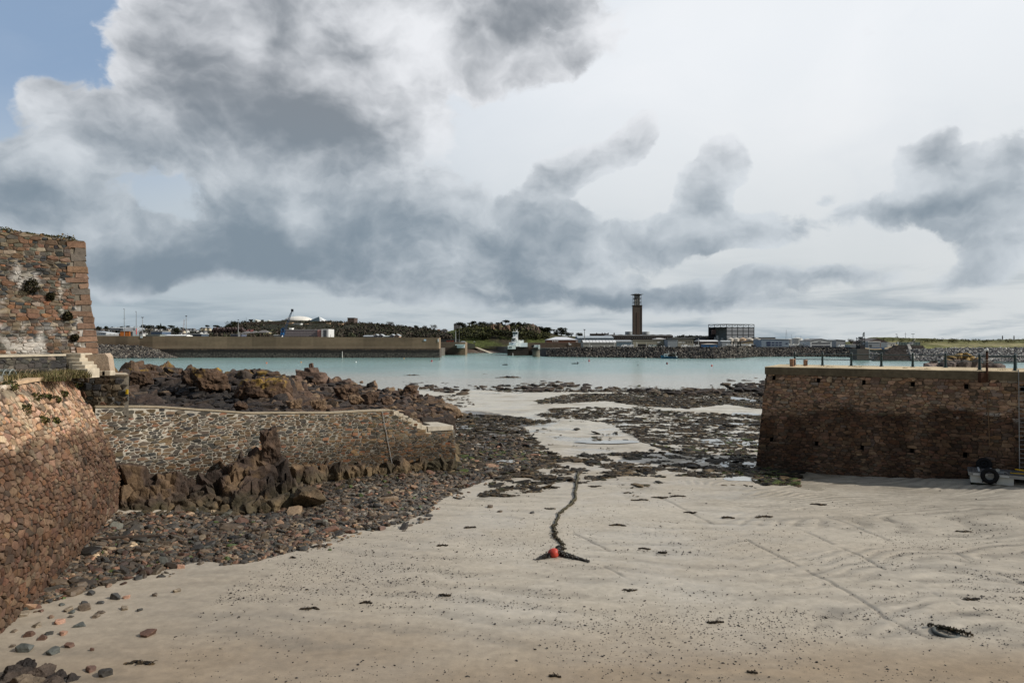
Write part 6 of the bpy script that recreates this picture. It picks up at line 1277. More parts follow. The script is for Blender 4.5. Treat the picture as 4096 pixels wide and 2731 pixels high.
bldg('club_house','low blue grey harbour building in front of the brick flats',922,966,1338,1347,640,12,lin(78,84,100),'flat',lin(150,152,156),1.2,[(6,1,.05,.95,.2,.8,.6,.6,lin(48,52,62))]); bldg('red_roof_building','dark red roofed building behind the yellow flats',985,1003,1326,1334,760,14,lin(110,60,54),'gablex',lin(104,62,58),8)
# fort on the hill: dome, tent roofs, ramparts
fd=thing('leisure_dome','large white shallow dome on top of the wooded hill','dome',W(1175,1286,930)); X=WX(1176,930); z=WZ(1281,930); rx=(1232-1119)/2/F*930; g=G(); a=np.linspace(0,math.pi/2,10); n=40; th=np.arange(n)/n*6.2832
V=np.concatenate([np.stack([X+rx*math.cos(q)*np.cos(th)*1.02,950+15*math.cos(q)*np.sin(th),np.full(n,z+(WZ(1262,930)-z)*math.sin(q))],1) for q in a]); g.add(V,[[k*n+i,k*n+(i+1)%n,(k+1)*n+(i+1)%n,(k+1)*n+i] for k in range(9) for i in range(n)],lin(214,210,200)); g.build('shell',M['paint'],fd,smooth=True)
g=G(); fbox(g,WX(1118,930),WX(1176,930),938,960,WZ(1283.5,930),WZ(1278.5,930),lin(90,92,92)); 
for i in range(5): fbox(g,WX(1121+i*11,930),WX(1129+i*11,930),937.7,938,WZ(1282.5,930),WZ(1279.5,930),lin(34,38,40))
g.build('gallery',M['paint'],fd); 
def tentroof(name,lb,pts,d,dep,col):
    g=G(); n=len(pts); V=np.array([W(a,b,d) for a,b in pts]+[W(a,1288,d) for a,b in pts]+[W(a,b,d)+np.array([0,dep,-1.]) for a,b in pts]); g.add(V,[[n+i,n+i+1,i+1,i] for i in range(n-1)]+[[i,i+1,2*n+i+1,2*n+i] for i in range(n-1)],col); return one(name,lb,'roof',g,M['paint'])
def solidtent(name,lb,px0,px1,pxa,pya,pyb,d,dep,cf,cr):
    a=W(px0,pyb,d); b=W(px1,pyb,d); ap=W(pxa,pya,d+dep*.35); t=thing(name,lb,'roof',W((px0+px1)/2,pyb,d)); k=np.array([0,dep,0]); mid=W(pxa+ (px1-pxa)*.12,pyb,d-.0)
    g=G(); g.add(np.array([a,mid,ap]),[[0,1,2]],cf); g.add(np.array([a,a+k,ap]),[[0,2,1]],cf); g.build('front',M['paint'],t); g=G(); g.add(np.array([mid,b,ap,b+k,a+k]),[[0,1,2],[1,3,2],[3,4,2]],cr); g.build('side',M['paint'],t)
solidtent('pyramid_roof','glass fronted pyramid roof right of the white dome',1230,1297,1277,1266,1285,930,26,lin(52,68,76),lin(206,208,206)); solidtent('tent_roof','white pointed tent roof at the left of the fort',1004,1056,1021,1276,1290,925,24,lin(120,132,130),lin(206,204,192)); solidtent('tent_roof','small flat white tent roof between the pointed tent and the dome',1052,1098,1074,1279,1289,928,22,lin(140,146,140),lin(206,206,196))
g=G(); fbox(g,WX(1040,935),WX(1235,935),936,960,WZ(1290,935),WZ(1283.5,935),lin(196,196,188)); one('fort_hall','long low white roofed hall joining dome and tent roofs','building',g,M['paint'])
rp=thing('fort_rampart','long dark stone rampart with pale bastion corners across the wooded hill','rampart',W(1250,1320,868)); g=G()
for a,b,yt,yb,d,c in [(985,1140,1288,1314,868,(84,74,64)),(1140,1310,1290,1314,872,(72,66,56)),(1320,1352,1291,1302,866,(84,76,64)),(1352,1500,1294,1304,876,(70,66,52))]: fbox(g,WX(a,d),WX(b,d),d,d+6,WZ(yb,d)-8,WZ(yt,d),lin(*c))
g.build('curtain_wall',M['mortar'],rp)
for a,b,yt,yb in [(1305,1319,1290,1302),(1353,1370,1293,1303),(1140,1168,1289,1299),(1218,1229,1294,1315)]:
    d=862; g=G(); fbox(g,WX(a,d),WX(b,d),d,d+8,WZ(yb,d)-3,WZ(yt,d),lin(146,124,100)); g.build('bastion_corner',M['mortar'],rp)
g=G(); fbox(g,WX(1160,858),WX(1500,858),858,861,WZ(1316,858)-9,WZ(1302.5,858),lin(64,60,54)); g.build('lower_wall',M['mortar'],rp)
bldg('tower_flats','dark brown tower block of flats on the hill right of the fort',1390,1417,1272,1297,1000,22,lin(84,70,62),'flat',lin(70,60,56),1.5,[(4,6,.03,.97,.05,.97,.55,.45,lin(120,110,100))],'flats'); bldg('white_terrace','white terrace building with round arches below the dome',1172,1203,1294,1302,850,8,WHT,'flat',lin(210,210,204),1,[(4,1,.04,.8,.1,.85,.6,.8,lin(50,52,50))])
g=G(); a=W(1177,1299,846); b=W(1206,1317,836); g.add(np.array([a,a+[2.2,0,0],b+[2.2,0,0],b,a-[0,0,1.4],a+[2.2,0,-1.4],b+[2.2,0,-1.4],b-[0,0,1.4]]),BF,lin(200,200,200)); one('escalator_shaft','slanting white stair shaft running down the hill to the long office block','stairs',g,M['paint'])
of=bldg('office_block','long grey five storey block with rows of windows behind the blue crane',1140,1285,1319,1348,640,16,lin(150,142,140),'flat',lin(200,198,196),1.5,[(24,4,.01,.99,.14,.98,.62,.42,lin(96,88,92)),(20,1,.01,.9,.0,.13,.6,.8,lin(50,46,46))],'offices'); g=G()
fbox(g,WX(1285.5,636),WX(1314,636),636,656,WZ(1349,636)-2,WZ(1316,636),lin(206,206,202)); g.build('stair_tower',M['paint'],of)
for k in range(6): g=G(); zz=WZ(1345-k*4.8,636); fbox(g,WX(1294,636),WX(1307,636),635.8,636,zz-.45,zz+.35,lin(60,64,70)); g.build('louvre',M['paint'],of)
g=G(); fbox(g,WX(1270,637.5),WX(1284,637.5),637.5,640,WZ(1348,637)-1,WZ(1319.5,637),lin(176,130,120)); g.build('tinted_bay',M['paint'],of)
bldg('roof_cabin','small white plant cabin on the roof of the long office block',1157,1168,1313,1318,645,5,WHT,'flat',WHT,.6,skirt=.4); bldg('kiosk','low white building with dark windows left of the blue crane',1096,1121,1340,1348,600,8,lin(206,204,198),'flat',WHT,.8,[(5,1,.05,.95,.25,.8,.6,.7,DW)])
bldg('quay_house','pair of low grey roofed sheds left of the twin gabled houses',1454,1493,1345.5,1350,560,10,lin(170,172,172),'gablex',lin(158,162,164),3.5)
for i,(a,b,lb) in enumerate([(1495,1512,'leftmost twin gabled quay house with glazed front'),(1514,1532,'twin gabled quay house left of the low link roof'),(1559,1576,'gabled quay house right of the low link roof'),(1578,1597,'rightmost gabled quay house with a pale brick front')]): bldg('quay_house',lb,a,b,1343,1351,560,10,lin(140,140,142) if i<3 else lin(176,150,126),'gabley',lin(176,180,182),5,[(2,1,.08,.92,.1,.9,.6,.7,DW)],'house','quay houses above the breakwater')
bldg('link_roof','low pale green link roof between the gabled quay houses',1533,1558,1346,1351,562,9,lin(150,158,152),'gablex',lin(166,172,168),2.5)
cr=thing('harbour_crane','blue harbour crane with a raised lattice jib in front of the long office block','crane',W(1130,1348,600)); d=600; g=G()
for a,b in [((1123,1348),(1126,1318)),((1134,1348),(1131,1318)),((1123,1330),(1134,1330)),((1123,1348),(1134,1330)),((1124,1318),(1133,1311)),((1133,1311),(1138,1330))]: g.add(*tube([W(*a,d),W(*b,d)],.42,6),lin(40,84,128))
fbox(g,WX(1125,d),WX(1136,d),d-2,d+2,WZ(1340,d),WZ(1331,d),lin(44,96,146)); g.build('portal',M['paint'],cr)
g=G(); A=W(1133,1338,d); B=W(1168,1243,d); ax=(B-A)/np.linalg.norm(B-A); nn=np.array([ax[2],0,-ax[0]])
for s in (-1,1):
    for q in (-.7,.7): g.add(*tube([A+nn*s*.95+[0,q,0],B+nn*s*.35+[0,q*.4,0]],.14,5),lin(44,66,92))
for i in range(18):
    f0,f1_=i/18,(i+1)/18; s=1 if i%2 else -1; w0=.95-.6*f0; w1=.95-.6*f1_
    for q in (-.7,.7): g.add(*tube([A+(B-A)*f0+nn*s*w0+[0,q*(1-.6*f0),0],A+(B-A)*f1_-nn*s*w1+[0,q*(1-.6*f1_),0]],.09,4),lin(44,66,92))
g.build('jib',M['paint'],cr); g=G(); fbox(g,WX(1165,d),WX(1173,d),d-.8,d+.8,WZ(1247,d),WZ(1236,d),lin(36,42,50)); g.build('jib_head',M['paint'],cr)
g=G(); g.add(*tube([W(1126,1314,d),W(1167,1243,d)],.06,4),lin(60,66,72)); g.add(*tube([W(1172,1246,d),W(1173,1280,d)],.05,4),lin(60,66,72)); g.build('cable',M['paint'],cr)
for px,py0,d,lb in [(737,1277,640,'red and white lattice mast left of the lone lamp mast')]:
    t=thing('lattice_mast',lb,'mast',W(px-5,1336,d)); g=G(); A=W(px-5,1338,d); B=W(px,py0,d)
    for i in range(14): g.add(*tube([A+(B-A)*i/14+[(.5 if i%2 else -.5),0,0],A+(B-A)*(i+1)/14+[(-.5 if i%2 else .5),0,0]],.08,4),lin(*((170,150,140) if i%3 else (150,80,70))))
    for s in (-.5,.5): g.add(*tube([A+[s,0,0],B+[s,0,0]],.09,4),lin(140,130,124))
    g.build('lattice',M['paint'],t)
# ---- centre: inner pier, slipway, control tower, dolphin, cliffs
ip=thing('inner_pier','shorter stone pier behind the end of the breakwater','pier',(WX(1800,612),612,SEA)); g=G(); x0,x1=WX(1740,612),WX(1861,612)
def cin(V): n=fbm(V*np.array([.15,.15,.4]),4,63)[:,None]; t=sstep(5.2,4.6,V[:,2])[:,None]; e=sstep(x1-7,x1-3,V[:,0])[:,None]*.5; return (np.array(lin(104,92,78))*(1-t)+np.array(lin(66,56,48))*t)*(.7+.6*n)*(1-e)+e*np.array(lin(146,124,98))
slabwall(g,x0,x1,612,640,SEA-2,WZ(1368,612),WZ(1368,612),cin,60,10); g.build('wall',M['mortar'],ip); g=G(); fbox(g,WX(1828,609),WX(1858,609),608,616,WZ(1391,609),WZ(1381,609),lin(206,212,212)); g.build('white_fender',M['paint'],ip); g=G(); fbox(g,WX(1821,608),WX(1859,608),607,614,WZ(1381,608),WZ(1377,608),lin(190,204,200)); g.build('canopy',M['paint'],ip)
bldg('pilot_office','white office with small dark windows on the end of the inner pier',1838,1865,1370,1384,640,9,lin(214,214,208),'hip',lin(120,126,130),6,[(4,1,.1,.9,.3,.75,.35,.7,DW)]); bldg('harbour_store','dark row of stores with a red box on the inner pier',1757,1836,1359,1369,660,8,lin(66,66,62),'flat',lin(92,94,92),1,[(3,1,.35,.75,.1,.9,.8,.8,lin(120,58,46))])
pole('flag_mast','white flag mast on the inner pier left of the pilot office',1823,1322,1368,612,.16,lin(210,210,206),'mast'); pole('flag_mast','tall thin dark mast rising beside the pilot office',1837,1306,1370,612,.14,lin(110,110,108),'mast')
g=G(); P=[(1740,1383,770),(1862,1386,760),(1905,1388,770),(1990,1400,755),(2105,1406,745),(2105,1414,715),(1862,1414,715),(1740,1414,715)]; V=np.array([W(a,b,d) for a,b,d in P]); V[4:,2]=SEA-.3; g.add(V,[[0,1,6,7],[1,2,3,6],[3,4,5,6]],lin(94,80,70)); props(g.build('inner_beach',surf('inner_beach_mud',lin(92,80,70),.9,.3,.3)),kind='structure')
g=G(); V=np.array([W(1880,1382,757),W(1890,1382,757),W(1972,1412.5,716),W(1958,1413,716)]); V=np.concatenate([V-[0,0,.8],V+[0,0,.25]]); g.add(V,BF,lin(186,168,140)); one('slipway','pale concrete slipway running down the small inner beach to the water','slipway',g,M['concrete'])
bldg('boat_house','white gabled boathouse with a dark doorway at the head of the slipway',1892,1903,1371,1382,762,14,lin(216,216,212),'gabley',lin(190,192,190),5,None,'boathouse',door=(.5,.6,.55,lin(26,26,28))); bldg('stone_shed','stone shed with a white sloping roof beside the white gabled boathouse',1903.5,1920,1373,1382,764,14,lin(132,112,88),'gablex',lin(190,192,192),9,[(2,1,.1,.9,.1,.8,.3,.7,DW)],'shed'); bldg('black_shed','long black shed left of the white gabled boathouse',1877,1890,1370,1382,764,16,lin(34,34,34),'gablex',lin(196,196,192),3,None,'shed')
iw=thing('inner_wall','dark stone harbour wall behind the slipway','wall',W(2000,1395,780)); g=G(); slabwall(g,WX(1915,780),WX(2112,780),780,800,SEA,WZ(1374,780),WZ(1371,780),lambda V:np.array(lin(70,62,54))*(.6+.8*fbm(V*.3,4,64)[:,None]),60,8); g.build('masonry',M['mortar'],iw); g=G(); slabwall(g,WX(1740,812),WX(2200,812),812,830,0,WZ(1358,812),WZ(1359,812),lambda V:np.array(lin(58,52,46))*(.6+.8*fbm(V*.2,4,65)[:,None]),70,8); g.build('upper_wall',M['mortar'],iw)
ct=thing('pierhead','dark stone pierhead carrying the white control tower','pier',W(2070,1422,592)); g=G(); slabwall(g,WX(2029,592),WX(2114,592),592,640,SEA-2,WZ(1386,592),WZ(1386,592),lambda V:np.array(lin(58,50,44))*(.6+.8*fbm(V*np.array([.2,.2,.5]),4,66)[:,None]),50,10); g.build('wall',M['mortar'],ct); g=G(); slabwall(g,WX(2112,600),WX(2392,600),600,640,SEA-2,WZ(1371,600),WZ(1371,600),lambda V:np.array(lin(92,80,68))*(.6+.8*fbm(V*np.array([.15,.15,.4]),4,67)[:,None])*(1-.45*sstep(4.2,3.4,V[:,2]))[:,None],120,10); g.build('quay_wall',M['mortar'],ct)
tw=thing('control_tower','white port control tower with a dark glazed top on the pierhead','tower',W(2060,1386,590)); d=588
def tb(nm,a,b,yt,yb,dd,dep,c,par=tw): g=G(); c=tuple(min(.86,q*(1.32 if min(c)>.3 else 1)) for q in c); fbox(g,WX(a,dd),WX(b,dd),dd,dd+dep,WZ(yb,dd),WZ(yt,dd),c); return g.build(nm,M['paint'],par)
tb('lower_block',2031,2063,1381.5,1396,d,10,lin(198,202,196)); tb('upper_block',2036,2065,1369,1381,d,10,lin(206,210,212)); tb('side_block',2064,2078,1360,1386,d+2,12,lin(206,208,204)); tb('annex',2078,2110,1371,1387,d+3,10,lin(206,212,218)); tb('rear_block',2075,2095,1360,1371,d+5,8,lin(200,204,200)); tb('stage',2047,2070,1358,1369,d+1,10,lin(198,200,196)); tb('shaft',2052,2072,1336,1360,d+3,9,lin(214,216,212)); tb('parapet_row',2048,2064,1350,1353,d+1.5,8,lin(210,212,208))
tb('window_band',2052,2063,1353.5,1357.5,d+.8,.3,lin(36,38,40)); tb('opening',2049,2056,1359,1364.5,d+.8,.3,lin(30,30,32)); tb('opening',2058,2062,1360.5,1363,d+.8,.3,lin(40,42,44)); tb('small_window',2057.5,2061,1339,1342.5,d+2.8,.3,lin(46,50,52)); tb('stripe',2046,2054.5,1371,1372.2,d-.2,.3,lin(40,44,52)); tb('notice',2046.5,2053.5,1373.5,1377,d-.2,.3,lin(150,166,178)); tb('number_plate',2036,2048,1386,1391.5,d-.2,.3,lin(120,126,126)); tb('slot',2081,2087,1361,1362.6,d+4.8,.3,lin(34,36,38))
X0,X1=WX(2050,d),WX(2073,d); g=G(); V=np.array([[X0+1,d+3,WZ(1336,d)],[X1-.6,d+3,WZ(1336,d)],[X1,d+2.2,WZ(1328.5,d)],[X0,d+2.2,WZ(1328.5,d)],[X0+1,d+11,WZ(1336,d)],[X1-.6,d+11,WZ(1336,d)],[X1,d+11.5,WZ(1328.5,d)],[X0,d+11.5,WZ(1328.5,d)]]); g.add(V,[[0,1,2,3],[1,5,6,2],[4,0,3,7],[3,2,6,7]],lin(28,40,46)); g.build('glazed_top',M['glass'],tw); tb('roof',2049,2074,1326.5,1328.6,d+2,10,lin(216,216,212)); tb('corner_post',2070.5,2073,1328,1336,d+1.9,.6,lin(216,216,212))
def mark(nm,boxes,col,par):                     # painted lettering on the tower front, one mesh per line of writing
    g=G()
    for (a,b,yt,yb) in boxes: fbox(g,WX(a,d),WX(b,d),d-.35,d-.15,WZ(yb,d),WZ(yt,d),col)
    return g.build(nm,M['paint'],par)
mark('painted_number',[(2040,2040.7,1371.5,1375),(2040,2042,1374.3,1375),(2042.5,2043.2,1371.5,1375),(2043.8,2044.4,1371.5,1375)],lin(40,50,66),tw)
for px,y0 in [(2054,1318),(2062,1313),(2070,1314)]: g=G(); g.add(*tube([W(px,1327,d+6),W(px,y0,d+6)],.09,5),lin(190,190,186)); g.build('whip_aerial',M['paint'],tw)
g=G(); g.add(*tube([W(2067,1327,d+6),W(2067,1320.5,d+6)],.4,8),lin(220,220,216)); g.build('radome',M['paint'],tw)
pole('marker_post','white tide post standing in the water against the pierhead',2051.5,1412,1421.5,590,.22,lin(216,214,206),'post')
dp=thing('dolphin','round stone harbour dolphin with a white block on top, standing in the water','dolphin',W(2145,1428,537)); c=W(2145,1428,540); r=WX(2160,540)-WX(2145,540); g=G(); V,Fc=lathe((c[0],c[1]+r,SEA-2),[(r*1.02,0),(r,4.5),(r,WZ(1392,540)-SEA+2)],20); cc=np.where((V[:,2]>1.2)[:,None],np.array(lin(56,50,46)),np.array(lin(118,112,98))); g.add(V,Fc,cc); g.build('drum',M['mortar'],dp); g=G(); fbox(g,WX(2134,538),WX(2160,538),538,545,WZ(1389,538),WZ(1379.5,538),lin(206,210,206)); fbox(g,WX(2153,537.5),WX(2160.5,537.5),537.4,545,WZ(1395.5,538),WZ(1379.3,538),lin(214,214,208)); g.build('white_block',M['paint'],dp); g=G(); a=W(2126,1386,537.5); b=W(2136,1382,537.5); g.add(*tube([a,b],[.75,.85],14),lin(16,16,18)); g.build('black_horn',M['paint'],dp)
def cliff(name,lb,x0,x1,yt,yb,d,seed,pal):
    rs=np.random.RandomState(seed); it=[]
    for i in range(60):
        px=rs.uniform(x0,x1); f=rs.uniform(); py=yt+(yb-yt)*f; s=rs.uniform(3.2,6); it.append((W(px,py,d-4*f+rs.uniform(-1,1))-[0,-3,1],(s*.7,s*.7,s*1.5),(rs.normal(0,.12),rs.normal(0,.12),rs.uniform(0,6))))
    return crag(name,lb,it,pal,2,'cliff',rough=.2)
cliff('cliff','brown rock cliff face with ochre streaks left of the control tower',1962,2034,1310,1362,800,3,[lin(104,84,68),lin(120,98,78),lin(84,72,56),lin(92,88,58),lin(130,102,82)]); cliff('cliff','smaller grey brown cliff under the trees right of the control tower',2090,2150,1312,1342,812,4,[lin(96,84,72),lin(80,74,58),lin(72,72,50),lin(110,94,82)])
bldg('tower_flats','grey tower block rising behind the trees left of the cliff',1815,1838,1298,1328,1000,18,lin(112,108,104),'flat',lin(90,88,88),2,[(3,6,.4,.98,.05,.97,.5,.4,lin(170,170,166))],'flats'); bldg('hill_house','white house with a dark hipped roof on the green slope above the inner pier',1763,1790,1322,1329,900,12,lin(196,194,188),'hip',lin(62,58,56),7,[(4,1,.05,.95,.2,.8,.4,.6,DW)],'house'); bldg('hill_house','small brown roofed house left of the dark hipped roof house',1749,1758,1320,1325,910,8,lin(140,120,104),'gablex',lin(104,72,58),3,None,'house'); bldg('park_pavilion','stone pavilion with a pointed grey roof on the green slope',1848,1866,1337,1345,860,10,lin(120,104,84),'hip',lin(104,100,96),6,None,'pavilion'); bldg('park_store','low grey blue building at the foot of the cliff',1918,1936,1350,1357,830,9,lin(72,80,88),'flat',lin(84,92,100),1,[(2,1,.3,.8,.5,.9,.6,.8,WHT)]); bldg('roadside_house','white roadside house on the slope beside the tall thin mast',1800,1814,1341,1347,850,8,lin(206,204,198),'gablex',lin(112,108,104),3,None,'house')
# ---- right of centre: yards, power station, chimney
bldg('brick_building','brown brick building with a broad white hipped roof on the quay',2186,2312,1359,1372,620,30,lin(106,76,62),'hip',lin(196,198,200),12,[(4,1,.17,.38,.35,.85,.62,.75,lin(206,202,194)),(2,1,.93,.99,.2,.7,.8,.7,lin(206,202,194))],skirt=6)
bldg('blue_shed','large grey blue shed with roof lights behind the brown brick building',2312,2454,1352,1373,640,30,lin(104,120,130),'gablex',lin(150,158,162),8,None,'shed',skirt=6)
vs_=thing('vaulted_warehouse','long white vaulted warehouse on the quay in front of the blue shed','warehouse',W(2398,1388,575)); g=G(); fbox(g,WX(2333,575),WX(2464,575),575,595,LAND-1,WZ(1369,575),lin(148,148,140)); g.build('wall',M['paint'],vs_); g=G()
nb=10
for i in range(nb):
    a=WX(2331+i*13.4,575); b=WX(2331+(i+1)*13.4,575); q=np.linspace(0,math.pi/2,6); V=np.concatenate([[[x,574.5+ (1-math.cos(t))*10,WZ(1370,575)+ (WZ(1360,575)-WZ(1370,575))*math.sin(t)*(1 if x in(a+.15,b-.15) else 1)] for t in q] for x in (a+.15,b-.15)]); g.add(V,[[k,6+k,7+k,1+k] for k in range(5)],lin(206,206,204)); V2=V.copy(); V2[:,1]=574.5+20-(V[:,1]-574.5); g.add(V2,[[k+1,7+k,6+k,k] for k in range(5)],lin(206,206,204))
g.build('roof',M['paint'],vs_); g=G()
for i in range(nb+1): x=WX(2331+i*13.4,575); fbox(g,x-.12,x+.12,574.3,574.6,LAND,WZ(1369,575),lin(120,120,114))
g.build('pilaster',M['paint'],vs_) if False else None
bldg('glass_front_hall','grey roofed hall with a glazed front right of the white vaulted warehouse',2465,2528,1367,1387,580,18,lin(150,162,168),'gablex',lin(128,132,132),7,[(7,1,.03,.97,.1,.9,.8,.8,lin(96,116,126))])
ps=bldg('power_station','long dark brown power station with a scalloped grey roof below the chimney',2433,2692,1345,1366,1010,60,lin(66,54,48),'flat',lin(110,108,106),.8,[(32,1,.02,.93,.62,.80,.55,.7,lin(196,196,192)),(12,1,.3,.72,.05,.4,.75,.8,lin(116,110,106))],'power station',skirt=8); g=G()
for i in range(8):
    a=WX(2434+i*32.2,1010); b=WX(2434+(i+1)*32.2,1010); q=np.linspace(0,math.pi,12); V=np.concatenate([[[ (a+b)/2-(b-a)/2*math.cos(t),y,WZ(1344.5,1010)+2.6*math.sin(t)] for t in q] for y in (1008,1068)]); g.add(V,[[k,k+1,13+k,12+k] for k in range(11)]+[list(range(12))],lin(128,128,126))
g.build('scalloped_roof',M['paint'],ps)
ch=thing('chimney','tall square brown power station chimney with an open steel crown','chimney',W(2551,1340,1060)); d=1060; hw_=(2567.5-2535)/2/F*d; x=WX(2551,d); g=G(); zb=LAND; zt=WZ(1223,d)
nz=30
def cch(V): n=fbm(V*np.array([.25,.25,.03]),4,68)[:,None]; return np.array(lin(88,78,69))*(.66+.6*n)
mch,t_,b_=newmat('chimney_brick'); tc=t_.n('ShaderNodeTexCoord').outputs['Object']; at_=t_.n('ShaderNodeAttribute'); at_.attribute_name='Col'; nz1=t_.ramp(t_.noise(tc,.8,5,.6),.3,.7,.85,1.15); cc_=t_.n('ShaderNodeCombineColor'); [t_.lk(nz1,cc_.inputs[i]) for i in range(3)]; t_.lk(t_.mix(1.,at_.outputs['Color'],cc_.outputs[0],'MULTIPLY'),b_.inputs['Base Color']); b_.inputs['Roughness'].default_value=.95
V=[]; q=[(-1,-1),(1,-1),(1,1),(-1,1)]
for k in range(nz+1): V+=[[x+a*hw_,d+hw_+b*hw_,zb+(zt-zb)*k/nz] for a,b in q]
V=np.array(V); g.add(V,[[k*4+i,k*4+(i+1)%4,(k+1)*4+(i+1)%4,(k+1)*4+i] for k in range(nz) for i in range(4)]+[[nz*4,nz*4+1,nz*4+2,nz*4+3]],cch(V)); 
for a in (-1,1):
    fbox(g,x+a*hw_-.5,x+a*hw_+.5,d-.4,d+.8,zb,zt,lin(86,68,56))
fbox(g,x-1.6,x+1.6,d-.35,d+.1,zb,WZ(1250,d),lin(84,68,58)); g.build('stack',mch,ch)
g=G(); fbox(g,x-hw_-.8,x+hw_+.8,d-.8,d+2*hw_+.8,zt,zt+1.0,lin(60,56,52)); g.build('cornice',M['paint'],ch)
zc=[WZ(y,d) for y in (1223,1208.5,1193,1178.5)]
for k in range(3):
    g=G(); z=zc[k+1]; 
    for a,b,c_,e in [(-1,-1,1,-1),(1,-1,1,1),(1,1,-1,1),(-1,1,-1,-1)]: 
        xa_,xb_=sorted((x+a*hw_*.9,x+c_*hw_*.9)); ya_,yb_=sorted((d+hw_+b*hw_*.9,d+hw_+e*hw_*.9)); fbox(g,xa_-.3,xb_+.3,ya_-.3,yb_+.3,z-.45,z+.25,lin(64,66,64))
    g.build('ring_walkway',M['paint'],ch)
for a in np.linspace(-.86,.86,5):
    for b in (-.86,.86):
        g=G(); xx=x+a*hw_; yy=d+hw_+b*hw_; g.add(*tube([(xx,yy,zt+.8),(xx,yy,WZ(1178,d))],.32,6),lin(96,94,88)); g.build('column',M['paint'],ch)
for a in (-.45,0,.45): g=G(); xx=x+a*hw_; yy=d+hw_; g.add(*tube([(xx,yy,zt+.8),(xx,yy,WZ(1173,d))],.95,10),lin(128,124,116)); g.build('flue',M['paint'],ch)
g=G(); z=WZ(1178,d); w=(2576-2529)/2/F*d; V=np.array([[x-w,d+hw_-w,z+.5],[x+w,d+hw_-w,z+.5],[x+w,d+hw_+w,z+.5],[x-w,d+hw_+w,z+.5]]); V=np.concatenate([V*[1,1,1]-[0,0,.4],V]); V[:4,0]=x+(V[:4,0]-x)*.55; V[:4,1]=d+hw_+(V[:4,1]-d-hw_)*.55; V[:4,2]-=.5; g.add(V,BF,lin(58,60,60)); g.build('crown_plate',M['paint'],ch)
def tank(name,lb,px0,px1,yt,yb,d,col,cone=0.,grp=None):
    x=WX((px0+px1)/2,d); r=(px1-px0)/2/F*d; zt=WZ(yt,d); zb=LAND-1; t=thing(name,lb,'tank',(x,d+r,LAND),grp); g=G(); V,Fc=lathe((x,d+r,0),[(r,zb),(r,zt-.3),(r*1.01,zt-.3),(r*1.01,zt)],28); n=fbm(V*np.array([.5,.5,.15]),3,69)[:,None]; g.add(V,Fc,np.array(col)*(.8+.4*n)); g.build('shell',M['paint'],t,smooth=False); g=G(); V,Fc=lathe((x,d+r,zt),[(r*.99,0.02),(r*.5,cone*.6),(.3,cone+.05)],28); g.add(V,Fc,col); g.build('roof',M['paint'],t); return t
tank('fuel_tank','grey storage tank left of the tall chimney behind the scalloped roof',2503,2534,1326,1340,1080,lin(160,166,166),.3,'storage tanks'); tank('fuel_tank','grey storage tank right of the tall chimney',2571,2602,1326.5,1340,1080,lin(168,172,172),.3,'storage tanks')
rl=[('leftmost white oil tank below the incinerator frame',2914,2938),('white oil tank second from the left under the incinerator frame',2936,2962),('rust streaked oil tank below the middle of the incinerator frame',2961,2990),('white oil tank beneath the right part of the incinerator frame',2988,3018),('white oil tank nearest the blue grey office',3017,3046)]
for i,(lb,a,b) in enumerate(rl): tank('oil_tank',lb,a,b,1355,1370,760,lin(206,198,184) if i!=2 else lin(196,170,140),1.4,'white oil tanks')
tank('oil_tank','large pale tank between the blue grey office and the gabled white office',3177,3217,1353,1377,760,lin(196,196,190),1.2,'white oil tanks'); tank('oil_tank','pale tank partly hidden by the gabled white office',3222,3252,1356,1377,780,lin(200,200,194),.8,'white oil tanks'); tank('oil_tank','pale tank left of the large pale tank, behind the yacht masts',3150,3178,1357,1377,790,lin(190,190,186),.8,'white oil tanks')
bldg('skyline_terrace','dark terrace of roofs with chimney stacks on the skyline left of the chimney',2362,2434,1337,1344,1150,12,lin(62,56,52),'gablex',lin(58,54,52),3,None,'terrace')
for i,px in enumerate((2387,2409,2420,2433,2457)): 
    d=1140; g=G(); x=WX(px,d); fbox(g,x-.9,x+.9,d,d+2,WZ(1340,d),WZ(1332.5,d),lin(58,48,44)); fbox(g,x-.6,x+.6,d+.2,d+1.8,WZ(1332.5,d),WZ(1330.5,d),lin(74,52,44)); one('chimney_stack',['leftmost chimney stack on the skyline roofs left of the power station','chimney stack right of the leftmost one on the skyline roofs','middle chimney stack on the skyline roofs left of the power station','chimney stack above the left end of the scalloped roof','small chimney stack over the second bay of the scalloped roof'][i],'chimney',g,M['paint'],'chimney stacks on the skyline')
bldg('beige_warehouse','long beige warehouse with a dark loading bay below the chimney',2532,2670,1361,1387,600,30,lin(150,146,128),'flat',lin(176,172,156),.8,[(1,1,.13,.41,.08,.42,1,1,lin(36,36,36)),(1,1,.70,.80,.6,.8,.9,.9,lin(216,216,210)),(4,1,.72,.84,.05,.4,.75,.8,lin(96,96,90))],'warehouse',skirt=5); bldg('grey_tower_shed','tall plain grey shed at the right end of the beige warehouse',2671,2710,1359,1386,585,20,lin(140,148,152),'flat',lin(126,132,136),.6,None,'shed',skirt=5); bldg('beige_office','beige office block with a sign and small windows left of the white vaulted workshop',2711,2773,1361,1383,640,20,lin(148,144,130),'flat',lin(140,136,124),.6,[(1,1,.03,.26,.55,.72,1,1,lin(206,206,200)),(1,1,.30,.45,.5,.72,.9,.9,lin(176,180,180)),(3,1,.5,.97,.5,.75,.5,.9,lin(60,60,56))],'office',skirt=5)
